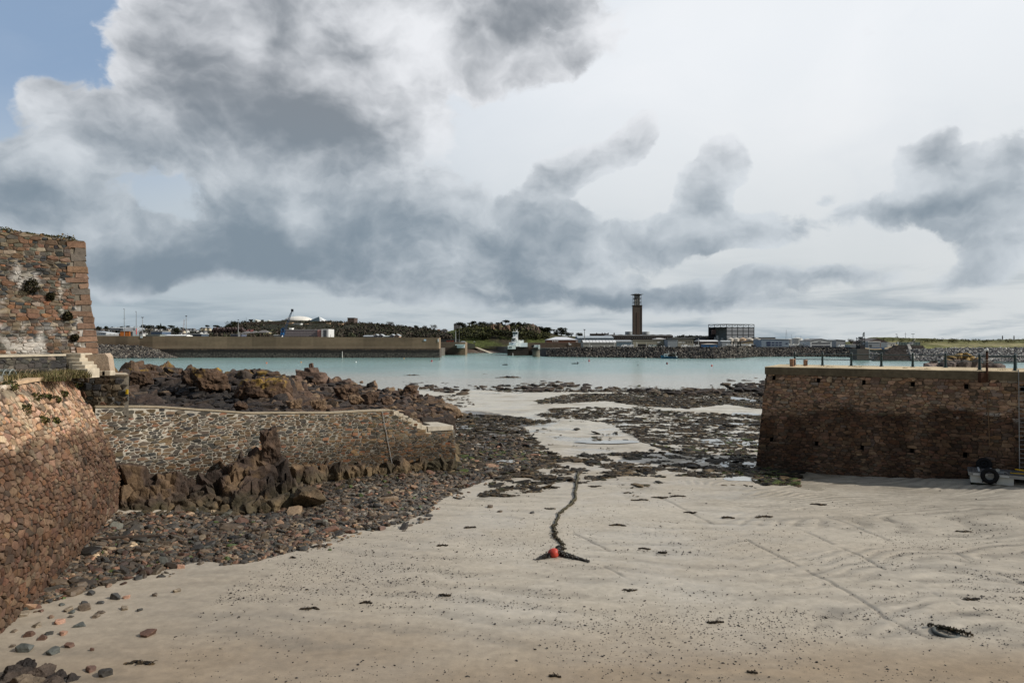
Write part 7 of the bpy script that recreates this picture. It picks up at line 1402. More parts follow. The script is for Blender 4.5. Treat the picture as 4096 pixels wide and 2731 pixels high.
bldg('dome_roof_store','low round roofed store behind the beige warehouse',2624,2664,1356,1362,700,20,lin(100,94,86),'hip',lin(176,174,170),5,None,'store'); bldg('vaulted_workshop','dark workshop under a white scalloped roof below the incinerator frame',2801,2872,1365,1384,640,20,lin(66,58,54),'barrel',lin(206,206,204),5,None,'workshop',skirt=5); bldg('low_store','pale low store right of the white scalloped workshop',2888,2925,1366,1385,650,14,lin(150,156,158),'gablex',lin(176,180,180),3,None,'store'); bldg('flat_roof_hall','long flat white roof edge behind the beige office',2690,2800,1352,1366,900,30,lin(84,86,78),'flat',lin(196,198,196),1.0,None,'hall'); bldg('grey_hall','plain grey hall left of the incinerator frame',2800,2825,1350,1372,880,24,lin(84,88,92),'flat',lin(78,82,86),.6,None,'hall'); bldg('long_grey_store','long low dark grey roofed store right of the incinerator frame',3020,3102,1350,1366,840,24,lin(92,94,94),'flat',lin(70,72,74),.8,None,'store')
# incinerator: steel frame over a half clad box
inc=thing('incinerator','huge dark steel framed plant with grey wall panels and an open truss top','plant',W(2930,1372,850)); d=850; A=np.array([WX(2836,d+20),d+22]); B=np.array([WX(2906,d),d]); C_=np.array([WX(3023,d+10),d+16]); D_=A+C_-B
zt,zp,z0=WZ(1296.5,d),WZ(1309,d),LAND
def quad(g,p,q,za,zb,col,off=0.): 
    g.add(np.array([[*p,za],[*q,za],[*q,zb],[*p,zb]]),[[0,1,2,3]],col)
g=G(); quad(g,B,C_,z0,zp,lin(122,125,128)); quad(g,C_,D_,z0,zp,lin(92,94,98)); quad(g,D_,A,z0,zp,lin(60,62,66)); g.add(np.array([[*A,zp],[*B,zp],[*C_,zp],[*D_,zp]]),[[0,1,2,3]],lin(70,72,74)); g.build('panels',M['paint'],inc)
g=G(); Ai=A+(D_-A)*.25; Bi=B+(C_-B)*.25; quad(g,Ai,Bi,z0,zp,lin(128,138,138)); g.build('inner_wall',M['paint'],inc)
def beam(nm,p,q,r,col=lin(50,56,58)): g=G(); g.add(*tube([p,q],r,5),col); return g.build(nm,M['paint'],inc)
for k in range(6):
    p=B+(C_-B)*k/5; beam('upright',[*p,z0],[*p,zt],.42)
    if k<5:
        q=B+(C_-B)*(k+1)/5; beam('truss_brace',[*p,zp],[*q,zt],.2); beam('truss_brace',[*p,zt],[*q,zp],.16)
for k in range(4):
    p=A+(B-A)*k/3; beam('upright',[*p,z0 if k in(0,3) else zp],[*p,zt],.42)
    if k<3: q=A+(B-A)*(k+1)/3; beam('truss_brace',[*p,zp],[*q,zt],.2); beam('truss_brace',[*p,zt],[*q,zp],.16)
for k in range(1,5): z=z0+(zp-z0)*k/5; n_=np.array([-(C_-B)[1],(C_-B)[0]]); n_=-n_/np.linalg.norm(n_)*.3; n_=n_ if n_[1]<0 else -n_; beam('panel_rail',[*(B+n_),z],[*(C_+n_),z],.22)
for z in (zp,zt): beam('ring_beam',[*A,z],[*B,z],.4); beam('ring_beam',[*B,z],[*C_,z],.4); beam('ring_beam',[*C_,z],[*D_,z],.3); beam('ring_beam',[*D_,z],[*A,z],.3)
for i,(px,w,yt,lb) in enumerate([(2862,5,1349,'short'),(2872,9,1342,'tall'),(2892,12,1351,'broad')]):
    g=G(); x=WX(px,d+6); r=w/2/F*d; g.add(*tube([(x,d+8,z0),(x,d+8,WZ(yt,d))],r,14),lin(150,158,160)); g.build('silo',M['paint'],inc)
g=G(); fbox(g,WX(2860,d),WX(2876,d),d+12,d+16,WZ(1336,d),WZ(1318,d),lin(84,70,66)); g.build('duct',M['paint'],inc)
bo=bldg('marine_office','blue grey two storey marine office with blue framed windows on the quay',3046,3156,1358,1388,590,20,lin(128,142,154),'mono',lin(206,206,202),3,[(1,2,.18,.34,.12,.75,.9,.75,lin(40,54,84)),(3,2,.36,.76,.12,.75,.7,.5,lin(44,58,86)),(1,1,.88,.96,.35,.6,.8,.7,lin(56,66,88))],'office',skirt=4)
bldg('gabled_office','white gabled office with two rows of dark windows on the right of the quay',3241,3327,1364,1389,590,22,lin(196,198,196),'gabley',lin(96,96,96),8,[(14,1,.08,.94,.52,.76,.7,.85,lin(46,50,60)),(14,1,.08,.94,.06,.34,.7,.85,lin(50,54,68)),(1,1,.60,.70,.02,.36,.8,1,lin(200,202,200)),(1,1,.36,.5,.86,.97,1,1,lin(50,50,50))],'office',skirt=4); bldg('yard_shed','pale grey shed right of the gabled white office',3345,3382,1362,1384,640,16,lin(150,152,152),'mono',lin(112,114,116),3,None,'shed',skirt=4)
bldg('brown_shed','large brown gabled shed below the green mound',3467,3552,1368,1388,620,26,lin(118,104,96),'gabley',lin(96,88,84),13,None,'shed',skirt=4); bldg('white_front_workshop','white canopied workshop in front of the brown gabled shed',3473,3520,1368,1389,590,12,lin(140,146,150),'flat',lin(216,216,212),3,[(1,1,.1,.3,.05,.5,1,1,lin(74,78,80))],'workshop',skirt=4); bldg('white_cabin','plain white cabin with two small windows right of the brown shed',3550,3583,1371,1389,560,10,lin(206,204,194),'flat',WHT,.5,[(2,1,.35,.9,.35,.65,.35,.8,lin(60,56,52))],'cabin',skirt=5); bldg('low_cabin','low pale cabin left of the lattice tower',3400,3441,1379,1390,560,10,lin(150,158,160),'flat',lin(206,206,202),1.2,None,'cabin',skirt=4)
gs=thing('glass_screen','pale green glass screen along the top of the block slope','screen',W(3630,1380,466)); g=G(); fbox(g,WX(3586,466),WX(3680,466),466,466.3,WZ(1381,466),WZ(1368,466),lin(120,132,124)); g.build('glazing',M['paint'],gs)
for i in range(9): x=WX(3586+i*11.7,466); g=G(); fbox(g,x-.12,x+.12,465.8,466,WZ(1381,466),WZ(1367.5,466),lin(96,104,100)); g.build('mullion',M['paint'],gs)
sg=thing('harbour_sign','white board with dark lines of writing on the glass screen','sign',W(3646,1377,465)); g=G(); fbox(g,WX(3639.5,465),WX(3653,465),465,465.5,WZ(1377,465),WZ(1367.5,465),lin(214,214,210)); g.build('board',M['paint'],sg)
for y,a,b in [(1369,3641,3651.5),(1371.2,3641.5,3651),(1373.2,3642,3650.5),(1375.2,3641,3643.5)]: g=G(); fbox(g,WX(a,465),WX(b,465),464.9,465,WZ(y+.45,465),WZ(y-.45,465),lin(70,74,80)); g.build('writing',M['paint'],sg)
sign('notice_board','small white board on a post at the left end of the glass screen',3592,1372,.8,1.9,464,lin(206,210,206)); sign('warning_board','white lettered board on the quay wall below the brown brick building',2280,1377,2.2,1.3,599.6,lin(206,206,200)); sign('warning_board','small square white board above the lettered one on the quay wall',2276,1372.5,.9,1.1,599.6,lin(216,216,212)); sign('warning_board','long white lettered board at the right end of the quay wall',2368,1384,2.0,.9,599.6,lin(206,206,200))
sl=thing('radar_screen','white leaning sail shaped board standing behind the glass screen','board',W(3660,1366,480)); g=G(); V=np.array([W(3655,1364,480),W(3661,1362,480),W(3664,1352,480),W(3663.4,1351.5,480)]); V=np.concatenate([V,V+[0,.4,0]]); g.add(V,[[0,1,2,3],[7,6,5,4],[0,4,5,1],[1,5,6,2],[2,6,7,3],[3,7,4,0]],lin(206,200,176)); g.build('panel',M['paint'],sl); g=G(); g.add(*tube([W(3660,1363,480.5),W(3660,1372,480.5)],.15,5),lin(90,90,90)); g.build('stay',M['paint'],sl)
pole('lamp_post','dark lamp post with an arm to the left on the green mound',3588,1337,1350,700,.2,lin(70,72,72),'lamp',(1.4,.1,.35)); pole('telegraph_pole','thin cross shaped mast on the green mound',3622,1329,1351,700,.15,lin(120,124,124),'mast',None,(1336,1.4)); pole('telegraph_pole','T shaped mast behind the glass screen',3652,1336,1366,600,.15,lin(110,112,112),'mast',(1.3,1.3,.25)); pole('dark_post','dark post on the skyline right of the mound, left of the pair',4010,1342,1357,700,.45,lin(70,64,60),'post'); pole('dark_post','dark post on the skyline nearest the photo edge',4056,1342,1357,700,.45,lin(66,60,56),'post')
pole('lamp_mast','lattice lamp mast with a broad head behind the white vaulted warehouse',2338,1319,1362,620,.3,lin(130,132,132),'mast',(.9,.9,.5)); pole('lamp_mast','white double arm mast left of the white scalloped workshop',2794,1352,1384,600,.18,lin(206,206,202),'mast',None,(1362,1.3)); 
for px,y0,y1,lb in [(2357,1368,1388,'white post before the left bay of the vaulted warehouse'),(2457,1366,1393,'white post before the right end of the vaulted warehouse'),(2546,1368,1394,'thicker white post left of the dark loading bay'),(2549,1370,1394,'thinner white post left of the dark loading bay'),(2585,1370,1388,'white post at the right side of the dark loading bay')]: pole('white_post',lb,px,y0,y1,560,.16,lin(196,196,190),'post',grp='white posts along the quay')
# dolphin with lattice tower
ld2=thing('lattice_dolphin','concrete dolphin with a dark steel lattice tower and loading arms','dolphin',W(3452,1436,440)); d=440; g=G(); fbox(g,WX(3428,d),WX(3478,d),d,d+9,SEA-2,WZ(1395,d),lin(92,84,78)); g.build('base',M['mortar'],ld2); x0,x1=WX(3441,d),WX(3464,d); zs=[WZ(y,d) for y in (1394,1380,1366,1353)]
for a in (x0,x1):
    for b in (d+1.5,d+5): g=G(); g.add(*tube([(a,b,zs[0]-.5),(a,b,WZ(1349,d))],.2,5),lin(40,44,46)); g.build('leg',M['paint'],ld2)
for i in range(3):
    for b in (d+1.5,d+5):
        g=G(); g.add(*tube([(x0,b,zs[i]),(x1,b,zs[i+1])],.14,4),lin(40,44,46)); g.add(*tube([(x1,b,zs[i]),(x0,b,zs[i+1])],.14,4),lin(40,44,46)); g.add(*tube([(x0,b,zs[i+1]),(x1,b,zs[i+1])],.2,4),lin(40,44,46)); g.build('cross_brace',M['paint'],ld2)
g=G(); fbox(g,x0+.5,x1-.5,d+1,d+6,zs[0]-.2,zs[0]+1.9,lin(52,46,46)); g.build('cabin',M['paint'],ld2); g=G(); fbox(g,WX(3449,d),WX(3458,d),d+2,d+5,WZ(1353,d),WZ(1347,d),lin(60,64,66)); g.build('turret',M['paint'],ld2)
for a,b in [((3452,1348),(3452.6,1334)),((3456.5,1348),(3457,1328)),((3452.6,1334),(3457,1329))]: g=G(); g.add(*tube([W(*a,d+3),W(*b,d+3)],.26,6),lin(90,92,92)); g.build('loading_arm',M['paint'],ld2)
pole('marker_post','white post standing beside the lattice dolphin',3477,1386,1432,438,.12,lin(176,176,168),'post')
g=G(); P=[W(3448,1390,444),W(3470,1395,446),W(3495,1397,450),W(3530,1396,456),W(3570,1386,462),W(3590,1379,466)]; g.add(*tube(np.array(P),.32,6),lin(160,140,104)); one('mooring_hose','sagging pale pipe from the lattice dolphin up to the glass screen','pipe',g,M['paint']); g=G(); fbox(g,WX(3480,455),WX(3538,455),455,456,WZ(1396,455),WZ(1391,455),lin(34,78,120)); one('blue_barrier','long blue barrier on the bank right of the lattice dolphin','barrier',g,M['paint'])
# lichen topped stack behind the pier railing
items=[(W(3850,1458,118)+[0,0,-1.5],(3.0,2.8,2.4),(0,0,.3)),(W(3800,1442,118),(1.0,1.2,1.3),(0,.1,1)),(W(3825,1438,118.5),(1.1,1.3,1.3),(.1,0,2)),(W(3850,1436,119),(1.0,1.2,1.2),(0,0,2.4)),(W(3874,1437,118),(1.0,1.2,1.2),(0,.1,.4)),(W(3898,1444,118),(.9,1.1,.9),(0,.2,3))]
rs=np.random.RandomState(2)
for i in range(26): px=rs.uniform(3690,4010); hh=1.8-abs(px-3850)/120; items.append((np.array([WX(px,116),116+rs.uniform(-2,2),WZ(1466,116)+rs.uniform(-.3,.2)]),(1.3,1.3,max(.5,hh)),(rs.normal(0,.2),rs.normal(0,.2),rs.uniform(0,6))))
for i in range(8): items.append((np.array([WX(3850+rs.normal(0,40),118),119,1.5]),(4,3,4.5),(0,0,i)))
def tint_l(V,c): k=(sstep(WZ(1440,118),WZ(1430,118),V[:,2]+1.6*(fbm(V*.9,4,4)-.5)))[:,None]*.85; return c*(1-k)+np.array(lin(150,122,62))*k
crag('lichen_stack','rock stack with an orange yellow lichen top seen through the pier railing',items,[lin(104,92,84),lin(86,78,72),lin(120,104,92)],3,tint=tint_l)
# ---- vehicles and laid-up boats in the yards
def van(label,px,py,d,col,kind=0,grp='vehicles parked in the yards'):
    c=W(px,py,d); c[2]=max(c[2],LAND); L,h,w=(4.9,2.1,1.9) if kind else (4.2,1.45,1.75); t=thing('van' if kind else 'car',label,'van' if kind else 'car',c,grp); g=G(); x,y,z=c
    pr=[(x-L/2,z+.35),(x+L/2,z+.35),(x+L/2,z+h),(x-L/2+1.1,z+h),(x-L/2+.3,z+h*.55),(x-L/2,z+h*.5)] if kind else [(x-L/2,z+.35),(x+L/2,z+.35),(x+L/2,z+.85),(x+L/2-.7,z+.95),(x+L/2-1.2,z+h),(x-L/2+1.6,z+h),(x-L/2+1.,z+.95),(x-L/2,z+.8)]
    g.add(*extr_y(pr,y,y+w),col); g.build('body',M['paint'],t); g=G(); g.add(*extr_y([(x-L/2+.9 if kind else x-L/2+1.25,z+h*.62 if kind else z+.95),(x-L/2+2.0 if kind else x+L/2-.95,z+h*.62 if kind else z+.95),(x-L/2+2.0 if kind else x+L/2-1.3,z+h*.92),(x-L/2+1.3 if kind else x-L/2+1.7,z+h*.92)],y-.04,y+.02),lin(36,40,46)); g.build('window',M['glass'],t)
    for sx in (-.31,.31): g=G(); g.add(*tube([(x+sx*L,y-.03,z+.33),(x+sx*L,y+.22,z+.33)],.33,12),lin(24,24,24)); g.build('wheel',M['rubber'],t)
    return t
for lb,px,d,c,k in [('white van parked before the glazed hall',2497,560,WHT,1),('white car nose to nose with the van before the glazed hall',2512,556,WHT,0),('white van with dark windows right of the glazed hall',2523,558,lin(200,202,204),1),('silver car parked left of the white van before the glazed hall',2480,560,lin(150,156,160),0),('silver van parked before the beige warehouse',2614,565,lin(150,160,154),1),('long white van left of the silver van before the beige warehouse',2606,570,lin(196,196,190),1),('white van with a yellow tail before the beige office',2738,580,WHT,1),('white car right of the yellow tailed van',2762,578,WHT,0),('white van between the beige office and the blue boat cover',2786,575,lin(206,206,200),1),('white van right of the gabled white office',3367,560,WHT,1),('grey car left of the gabled white office',3228,575,lin(120,122,126),0),('silver car right of the blue grey marine office',3172,575,lin(170,172,176),0)]: van(lb,px,1388,d,c,k)
def yacht(label,px,py,d,L,grp='boats laid up in the yard',col=WHT,cabin=True,mast=None):
    c=W(px,py,d); c[2]=LAND+.9; x,y,z=c; t=thing('motor_yacht',label,'boat',(x,y,LAND),grp); g=G(); st=np.linspace(0,1,9); V=[]
    for s in st:
        b=1.35*(1-s**3)*(.75+.25*min(1,s*4)); k=.0+.5*s**2; h=1.35+.5*s*s; xx=x-L/2+L*s; V+=[[xx,y+1.4-b,z+h],[xx,y+1.4-b*.72,z+h*.45],[xx,y+1.4,z+k*.5],[xx,y+1.4+b*.72,z+h*.45],[xx,y+1.4+b,z+h]]
    V=np.array(V); g.add(V,[[i*5+j,(i+1)*5+j,(i+1)*5+j+1,i*5+j+1] for i in range(8) for j in range(4)]+[[i*5,i*5+4,(i+1)*5+4,(i+1)*5] for i in range(8)]+[[0,1,2,3,4]],col); g.build('hull',M['white'] if col==WHT else M['paint'],t)
    if cabin:
        g=G(); g.add(*extr_y([(x-L*.3,z+1.4),(x+L*.22,z+1.5),(x+L*.1,z+2.5),(x-L*.25,z+2.6)],y+.5,y+2.3),WHT); g.build('cabin',M['paint'],t); g=G(); g.add(*extr_y([(x-L*.24,z+1.85),(x+L*.15,z+1.85),(x+L*.11,z+2.25),(x-L*.22,z+2.25)],y+.42,y+.5),lin(30,34,40)); g.build('cabin_window',M['glass'],t)
    g=G(); fbox(g,x-L*.25,x-L*.2,y+.6,y+2.2,LAND-.1,z+.6,lin(60,60,66)); fbox(g,x+L*.15,x+L*.2,y+.6,y+2.2,LAND-.1,z+.6,lin(60,60,66)); g.build('cradle',M['paint'],t)
    if mast: g=G(); g.add(*tube([(x,y+1.4,z+1),(x+mast[1],y+1.4,WZ(mast[0],d))],.1,5),lin(120,124,126)); g.build('mast',M['paint'],t)
    return t
for lb,px,d,L,ms in [('largest white motor yacht in the yard, left of the dark hoist',2920,585,9,None),('white motor yacht just inside the dark hoist',2944,590,7,None),('white motor yacht right of the dark hoist',2973,588,7,None),('low white motor boat in front of the dark roofed store',2990,582,7,None),('dark hulled motor boat before the store right of the yacht hoist',3010,586,7,None),('white boat ashore right of the marine office, with a tall leaning mast',3143,600,8,(1318,1.0)),('white boat ashore with a shorter mast right of the tall leaning one',3152,605,7,(1327,-.6)),('white boat laid up between marine office and gabled office, short mast',3168,600,7,(1337,.1)),('white boat laid up right of the short masted one',3186,600,7,(1344,0)),('white boat laid up nearest the gabled white office, with a thin mast',3205,600,7,(1343,.2)),('pale boat laid up left of the grey car by the gabled office',3218,604,6,None)]: yacht(lb,px,1386,d,L,col=WHT if 'dark hulled' not in lb else lin(40,42,46),mast=ms)
bldg('boat_cover','long blue boat cover with pale top on the quay edge',2815,2870,1377,1387,575,8,lin(44,96,140),'hip',lin(176,166,150),3,None,'cover',skirt=1); bldg('dark_roofed_store','dark gabled open store behind the laid up boats',2968,3045,1369,1386,640,14,lin(150,136,110),'gabley',lin(44,40,38),6,None,'store',skirt=3)
hs=thing('boat_hoist','dark steel boat hoist among the white yachts','hoist',W(2947,1388,583)); d=583
for a in (2933,2962): 
    for b in (0,6): g=G(); x=WX(a,d); fbox(g,x-.4,x+.4,d+b,d+b+.8,LAND,WZ(1367,d),lin(40,44,44)); g.build('leg',M['paint'],hs)
for b in (0,6): g=G(); fbox(g,WX(2932,d),WX(2963,d),d+b,d+b+.8,WZ(1368.5,d),WZ(1365.5,d),lin(40,44,44)); g.build('beam',M['paint'],hs)
gw=thing('quay_parapet','low dark parapet wall along the edge of the yards above the boulder bank','wall',W(2700,1392,540)); g=G(); V=np.array([W(a,t,d+17) for a,b,d,t in EDG[2:]]); V[:,2]=LAND-.6; n=len(V); V=np.concatenate([V,V+[0,0,1.5],V+[0,.8,1.5]]); g.add(V,[[i,i+1,n+i+1,n+i] for i in range(n-1)]+[[n+i,n+i+1,2*n+i+1,2*n+i] for i in range(n-1)],lin(52,48,46)); g.build('wall',M['mortar'],gw)
# white lamp globes along the quay parapet
for i,px in enumerate([2365,2417,2438,2486,2600,2645,2656,2676]):
    c=W(px,1384,548); t_=one('bollard_light','white globe bollard light on the quay parapet above the boulder bank','lamp',(lambda g:(g.add(*lathe((c[0],c[1],LAND+.7),[(.10,0),(.10,.5),(.34,.6),(.38,.85),(.26,1.1),(.05,1.18)],10),lin(222,222,218)),g)[1])(G()),M['paint'],'white globe lights along the quay parapet')
# ---- boats and buoys on the water
fb=thing('fishing_boat','blue and white fishing boat under way below the boulder bank','boat',W(2679,1433,487)); d=487; x,y,z=WX(2679,d),d,SEA; L=11.4
g=G(); V=[]
for s in np.linspace(0,1,12):
    b=1.9*(1-(1-s)**4*1.0)*(1 if s<.9 else .95); h=1.25+1.1*(1-s)**2.2; xx=x-L/2+L*s-.7*(1-s)**3*.6; V+=[[xx,y+1.9-b,z+h],[xx+.25*(1-s),y+1.9-b*.8,z+h*.4],[xx+.5*(1-s)**2,y+1.9-b*.45,z-.4],[xx+.5*(1-s)**2,y+1.9+b*.45,z-.4],[xx+.25*(1-s),y+1.9+b*.8,z+h*.4],[xx,y+1.9+b,z+h]]
V=np.array(V); cc=np.where((V[:,2]>z+.9)[:,None]&(V[:,0]<x-1)[:,None],np.array(lin(60,130,160)),np.array(lin(34,70,96))); g.add(V,[[i*6+j,(i+1)*6+j,(i+1)*6+j+1,i*6+j+1] for i in range(11) for j in range(5)]+[[i*6,i*6+5,(i+1)*6+5,(i+1)*6] for i in range(11)]+[[66,67,68,69,70,71]],cc); g.build('hull',M['paint'],fb)
g=G(); g.add(*extr_y([(x-3.6,z+1.3),(x-1.3,z+1.3),(x-1.2,z+3.2),(x-3.4,z+3.2),(x-3.8,z+2.4)],y+.7,y+3.1),lin(214,214,210)); g.build('wheelhouse',M['paint'],fb); g=G(); g.add(*box(x-3.6,x-.2,y+.5,y+3.3,z+3.2,z+3.4)); g.build('roof',M['white'],fb)
for a in (-3.2,-2.3): g=G(); fbox(g,x+a,x+a+.6,y+.62,y+.7,z+2.1,z+2.8,lin(40,50,52)); g.build('window',M['glass'],fb)
g=G(); rs=np.random.RandomState(9)
for i in range(60): a=rs.uniform(-.6,4.6); hh=rs.uniform(1.2,3.6-.25*abs(a-2)); V_,F_=rock(7000+i,1,(.5,.5,.4),9,.2); g.add(V_+[x+a,y+rs.uniform(.6,3.2),z+hh],F_,np.array(lin(58,60,54))*rs.uniform(.5,1.4))
g.build('stacked_pots',M['weed'],fb)
for p,q,r in [((-.7,1.3),(-.6,5.6),.09),((-.7,4.6),(.4,4.0),.06),((4.9,1.2),(3.0,4.6),.09),((4.9,1.2),(4.9,4.0),.08),((3.0,4.6),(1.6,2.6),.06),((4.9,3.0),(3.8,1.3),.06)]: g=G(); g.add(*tube([(x+p[0],y+1.9,z+p[1]),(x+q[0],y+1.9,z+q[1])],r,5),lin(176,180,176)); g.build('rigging',M['paint'],fb)
g=G(); g.add(*lathe((x+4.9,y+1.9,z+4.0),[(.05,0),(.35,.1),(.4,.35),(.2,.6)],10)); g.build('mast_float',M['white'],fb); g=G(); g.add(*lathe((x+5.0,y+.4,z+.75),[(.1,0),(.5,.2),(.5,.8),(.15,1.05)],10),lin(206,214,210)); g.build('fender',M['paint'],fb)
g=G(); n=26; V=[]
for i in range(n): s=i/(n-1); xx=x+5.3+s*42; w=.5+1.6*s; V+=[[xx,y+1.9-w-.2*math.sin(i*1.7),SEA+.05+.02*math.sin(i)],[xx,y+1.9+w*.6+.25*math.sin(i*2.3),SEA+.05]]
g.add(np.array(V),[[2*i,2*i+2,2*i+3,2*i+1] for i in range(0,n-1) if i%7!=6]); m_=surf('foam',lin(206,222,216),.8,.2,2,0); props(g.build('wake',m_),kind='structure')
def buoy(lb,px,py,w,kind,col,name='buoy'):
    d=(EYE-SEA)*F/(py-HZ); c=W(px,py,d); c[2]=SEA; r=w/2/F*d; t=thing(name,lb,'buoy',c,'buoys on the water'); g=G()
    if kind=='cone':
        g.add(*lathe(c,[(r*.6,-.3),(r,0),(r,.45*r),(r*.45,.7*r),(r*.32,2.0*r),(r*.14,2.6*r)],14),col); g.build('body',M['paint'],t); g=G(); g.add(*tube([c+[0,0,2.5*r],c+[0,0,3.6*r]],r*.10,6),col); g.build('topmark',M['paint'],t)
    elif kind=='can':
        g.add(*lathe(c,[(r*.7,-.3),(r,.0),(r,1.5*r),(r*.75,1.8*r)],14),col); g.build('body',M['paint'],t); g=G(); g.add(*tube([c+[0,0,1.7*r],c+[0,0,2.3*r]],r*.3,8),col); g.build('topmark',M['paint'],t)
    else:
        a=np.linspace(-1,1,8); g.add(*lathe(c,[(max(.02,r*math.cos(q*1.5)),r*.45+r*.9*q) for q in a],14),col); g.build('body',M['paint'],t,smooth=True); g=G(); g.add(*torus(c+[0,0,r*1.4],r*.25,r*.08,(1,0,0),12,6),lin(40,40,40)); g.build('eye',M['paint'],t)
buoy('red cone shaped channel buoy in the middle of the water',2356,1445,8,'cone',lin(150,36,38)); buoy('red can buoy left of the end of the breakwater',1727,1446,6,'can',lin(160,40,44)); buoy('dark pointed buoy close to the end of the breakwater',1758,1440,4.5,'cone',lin(44,50,56)); buoy('orange round buoy on the water at the right, left of the pier',2847,1464,8,'ball',lin(206,62,36)); buoy('dark red can buoy left of the orange round buoy',2668,1456,7,'can',lin(110,36,36)); buoy('tiny dark buoy in the water right of the floating spar',2552,1460,5,'ball',lin(70,36,34)); buoy('orange and white buoy on the water beyond the lichened ridge',1066,1453,7,'ball',lin(206,110,70)); buoy('orange yellow buoy right of the orange and white one off the ridge',1204,1450,6,'ball',lin(206,140,50)); buoy('small white buoy right of the yellow one below the breakwater',1424,1449,6,'ball',WHT); buoy('small orange buoy near the foot of the breakwater end',1616,1434,4.5,'ball',lin(206,150,70))
for lb,px,py,w,bump_ in [('dark floating spar with a bird like lump at its right end',2300,1455,27,1),('short dark floating spar left of the red cone buoy',2020,1460,21,0)]:
    d=(EYE-SEA)*F/(py-HZ); c=W(px,py,d); c[2]=SEA; Lw=w/F*d; g=G(); g.add(*tube([c+[-Lw/2,0,.12],c+[0,.2,.22],c+[Lw/2,0,.15]],[.22,.3,.24],7),lin(52,54,56)); 
    if bump_: g.add(*lathe(c+[Lw*.42,0,.2],[(.3,0),(.36,.4),(.18,.75),(.2,.9),(.05,1.1)],9),lin(40,40,42))
    else: g.add(*lathe(c+[Lw*.3,0,.2],[(.25,0),(.2,.3),(.04,.4)],7),lin(60,60,60))
    one('floating_spar',lb,'spar',g,M['paint'])
# ---- trees
def tree_mesh(kind,seed):
    rs=np.random.RandomState(seed); gt=G(); gc=G(); H=10.
    if kind=='pine':
        gt.add(*tube([(0,0,-.5),(.2,.1,H*.35),(.4,.1,H*.62)],[.38,.28,.18],7)); lobes=[(rs.uniform(-3.2,3.4),rs.uniform(-2,2),H*rs.uniform(.62,.92),rs.uniform(1.5,2.5)) for _ in range(9)]; fl=(1.25,1,.55)
        for l in lobes: gt.add(*tube([(.3,.1,H*.5),(l[0]*.5,l[1]*.5,l[2]*.86),(l[0],l[1],l[2])],[.15,.1,.05],5))
    elif kind=='round':
        gt.add(*tube([(0,0,-.5),(.1,0,H*.3),(.1,.1,H*.55)],[.35,.28,.15],7)); lobes=[(rs.uniform(-2.8,2.8),rs.uniform(-2.2,2.2),H*rs.uniform(.3,.84),rs.uniform(1.6,2.6)) for _ in range(13)]; fl=(1.1,1,.95)
        for l in lobes[:6]: gt.add(*tube([(.1,0,H*.35),(l[0]*.5,l[1]*.5,l[2]*.8),(l[0],l[1],l[2])],[.14,.09,.04],5))
    else:                                       # bare winter tree
        gt.add(*tube([(0,0,-.5),(.1,0,H*.3)],[.35,.25],7)); lobes=[(rs.uniform(-3,3),rs.uniform(-2.2,2.2),H*rs.uniform(.5,.9),1.5) for _ in range(16)]; fl=(1,1,1)
        for l in lobes: gt.add(*tube([(.1,0,H*.25),(l[0]*.45,l[1]*.45,l[2]*.7),(l[0],l[1],l[2])],[.2,.12,.05],5))
    pal={'pine':[lin(34,38,24),lin(46,48,30),lin(26,30,20)],'round':[lin(40,44,28),lin(56,58,36),lin(32,34,24)],'bare':[lin(74,66,58),lin(60,54,46)]}[kind]
    for l in lobes: leafball(gc,l[:3],l[3],{'pine':95,'round':85,'bare':34}[kind],pal,rs,{'pine':.42,'round':.45,'bare':.3}[kind],fl)
    return gt,gc
PRO={}
TRN=[0]
def tree(lb,px,pt,pb,d,kind,wide=1.0,grp='trees on the far hills'):
    key=(kind,TRN[0]%3); TRN[0]+=1; base=W(px,pb,d); s=(pb-pt)/F*d/9.6
    if key not in PRO:
        gt,gc=tree_mesh(kind,hash_(kind,key[1]*7)); nm={'pine':'pine_tree','round':'broad_tree','bare':'bare_tree'}[kind]; t=thing(nm,lb,'tree',(0,0,0),grp); gt.build('trunk',M['bark'],t); gc.build('crown',M['leaf'],t); t.location=tuple(base); PRO[key]=t
    else: t=dup(PRO[key],base,lb,grp,rz=(TRN[0]*1.9)%6.28); 
    t.scale=(s*wide,s*wide,s); return t
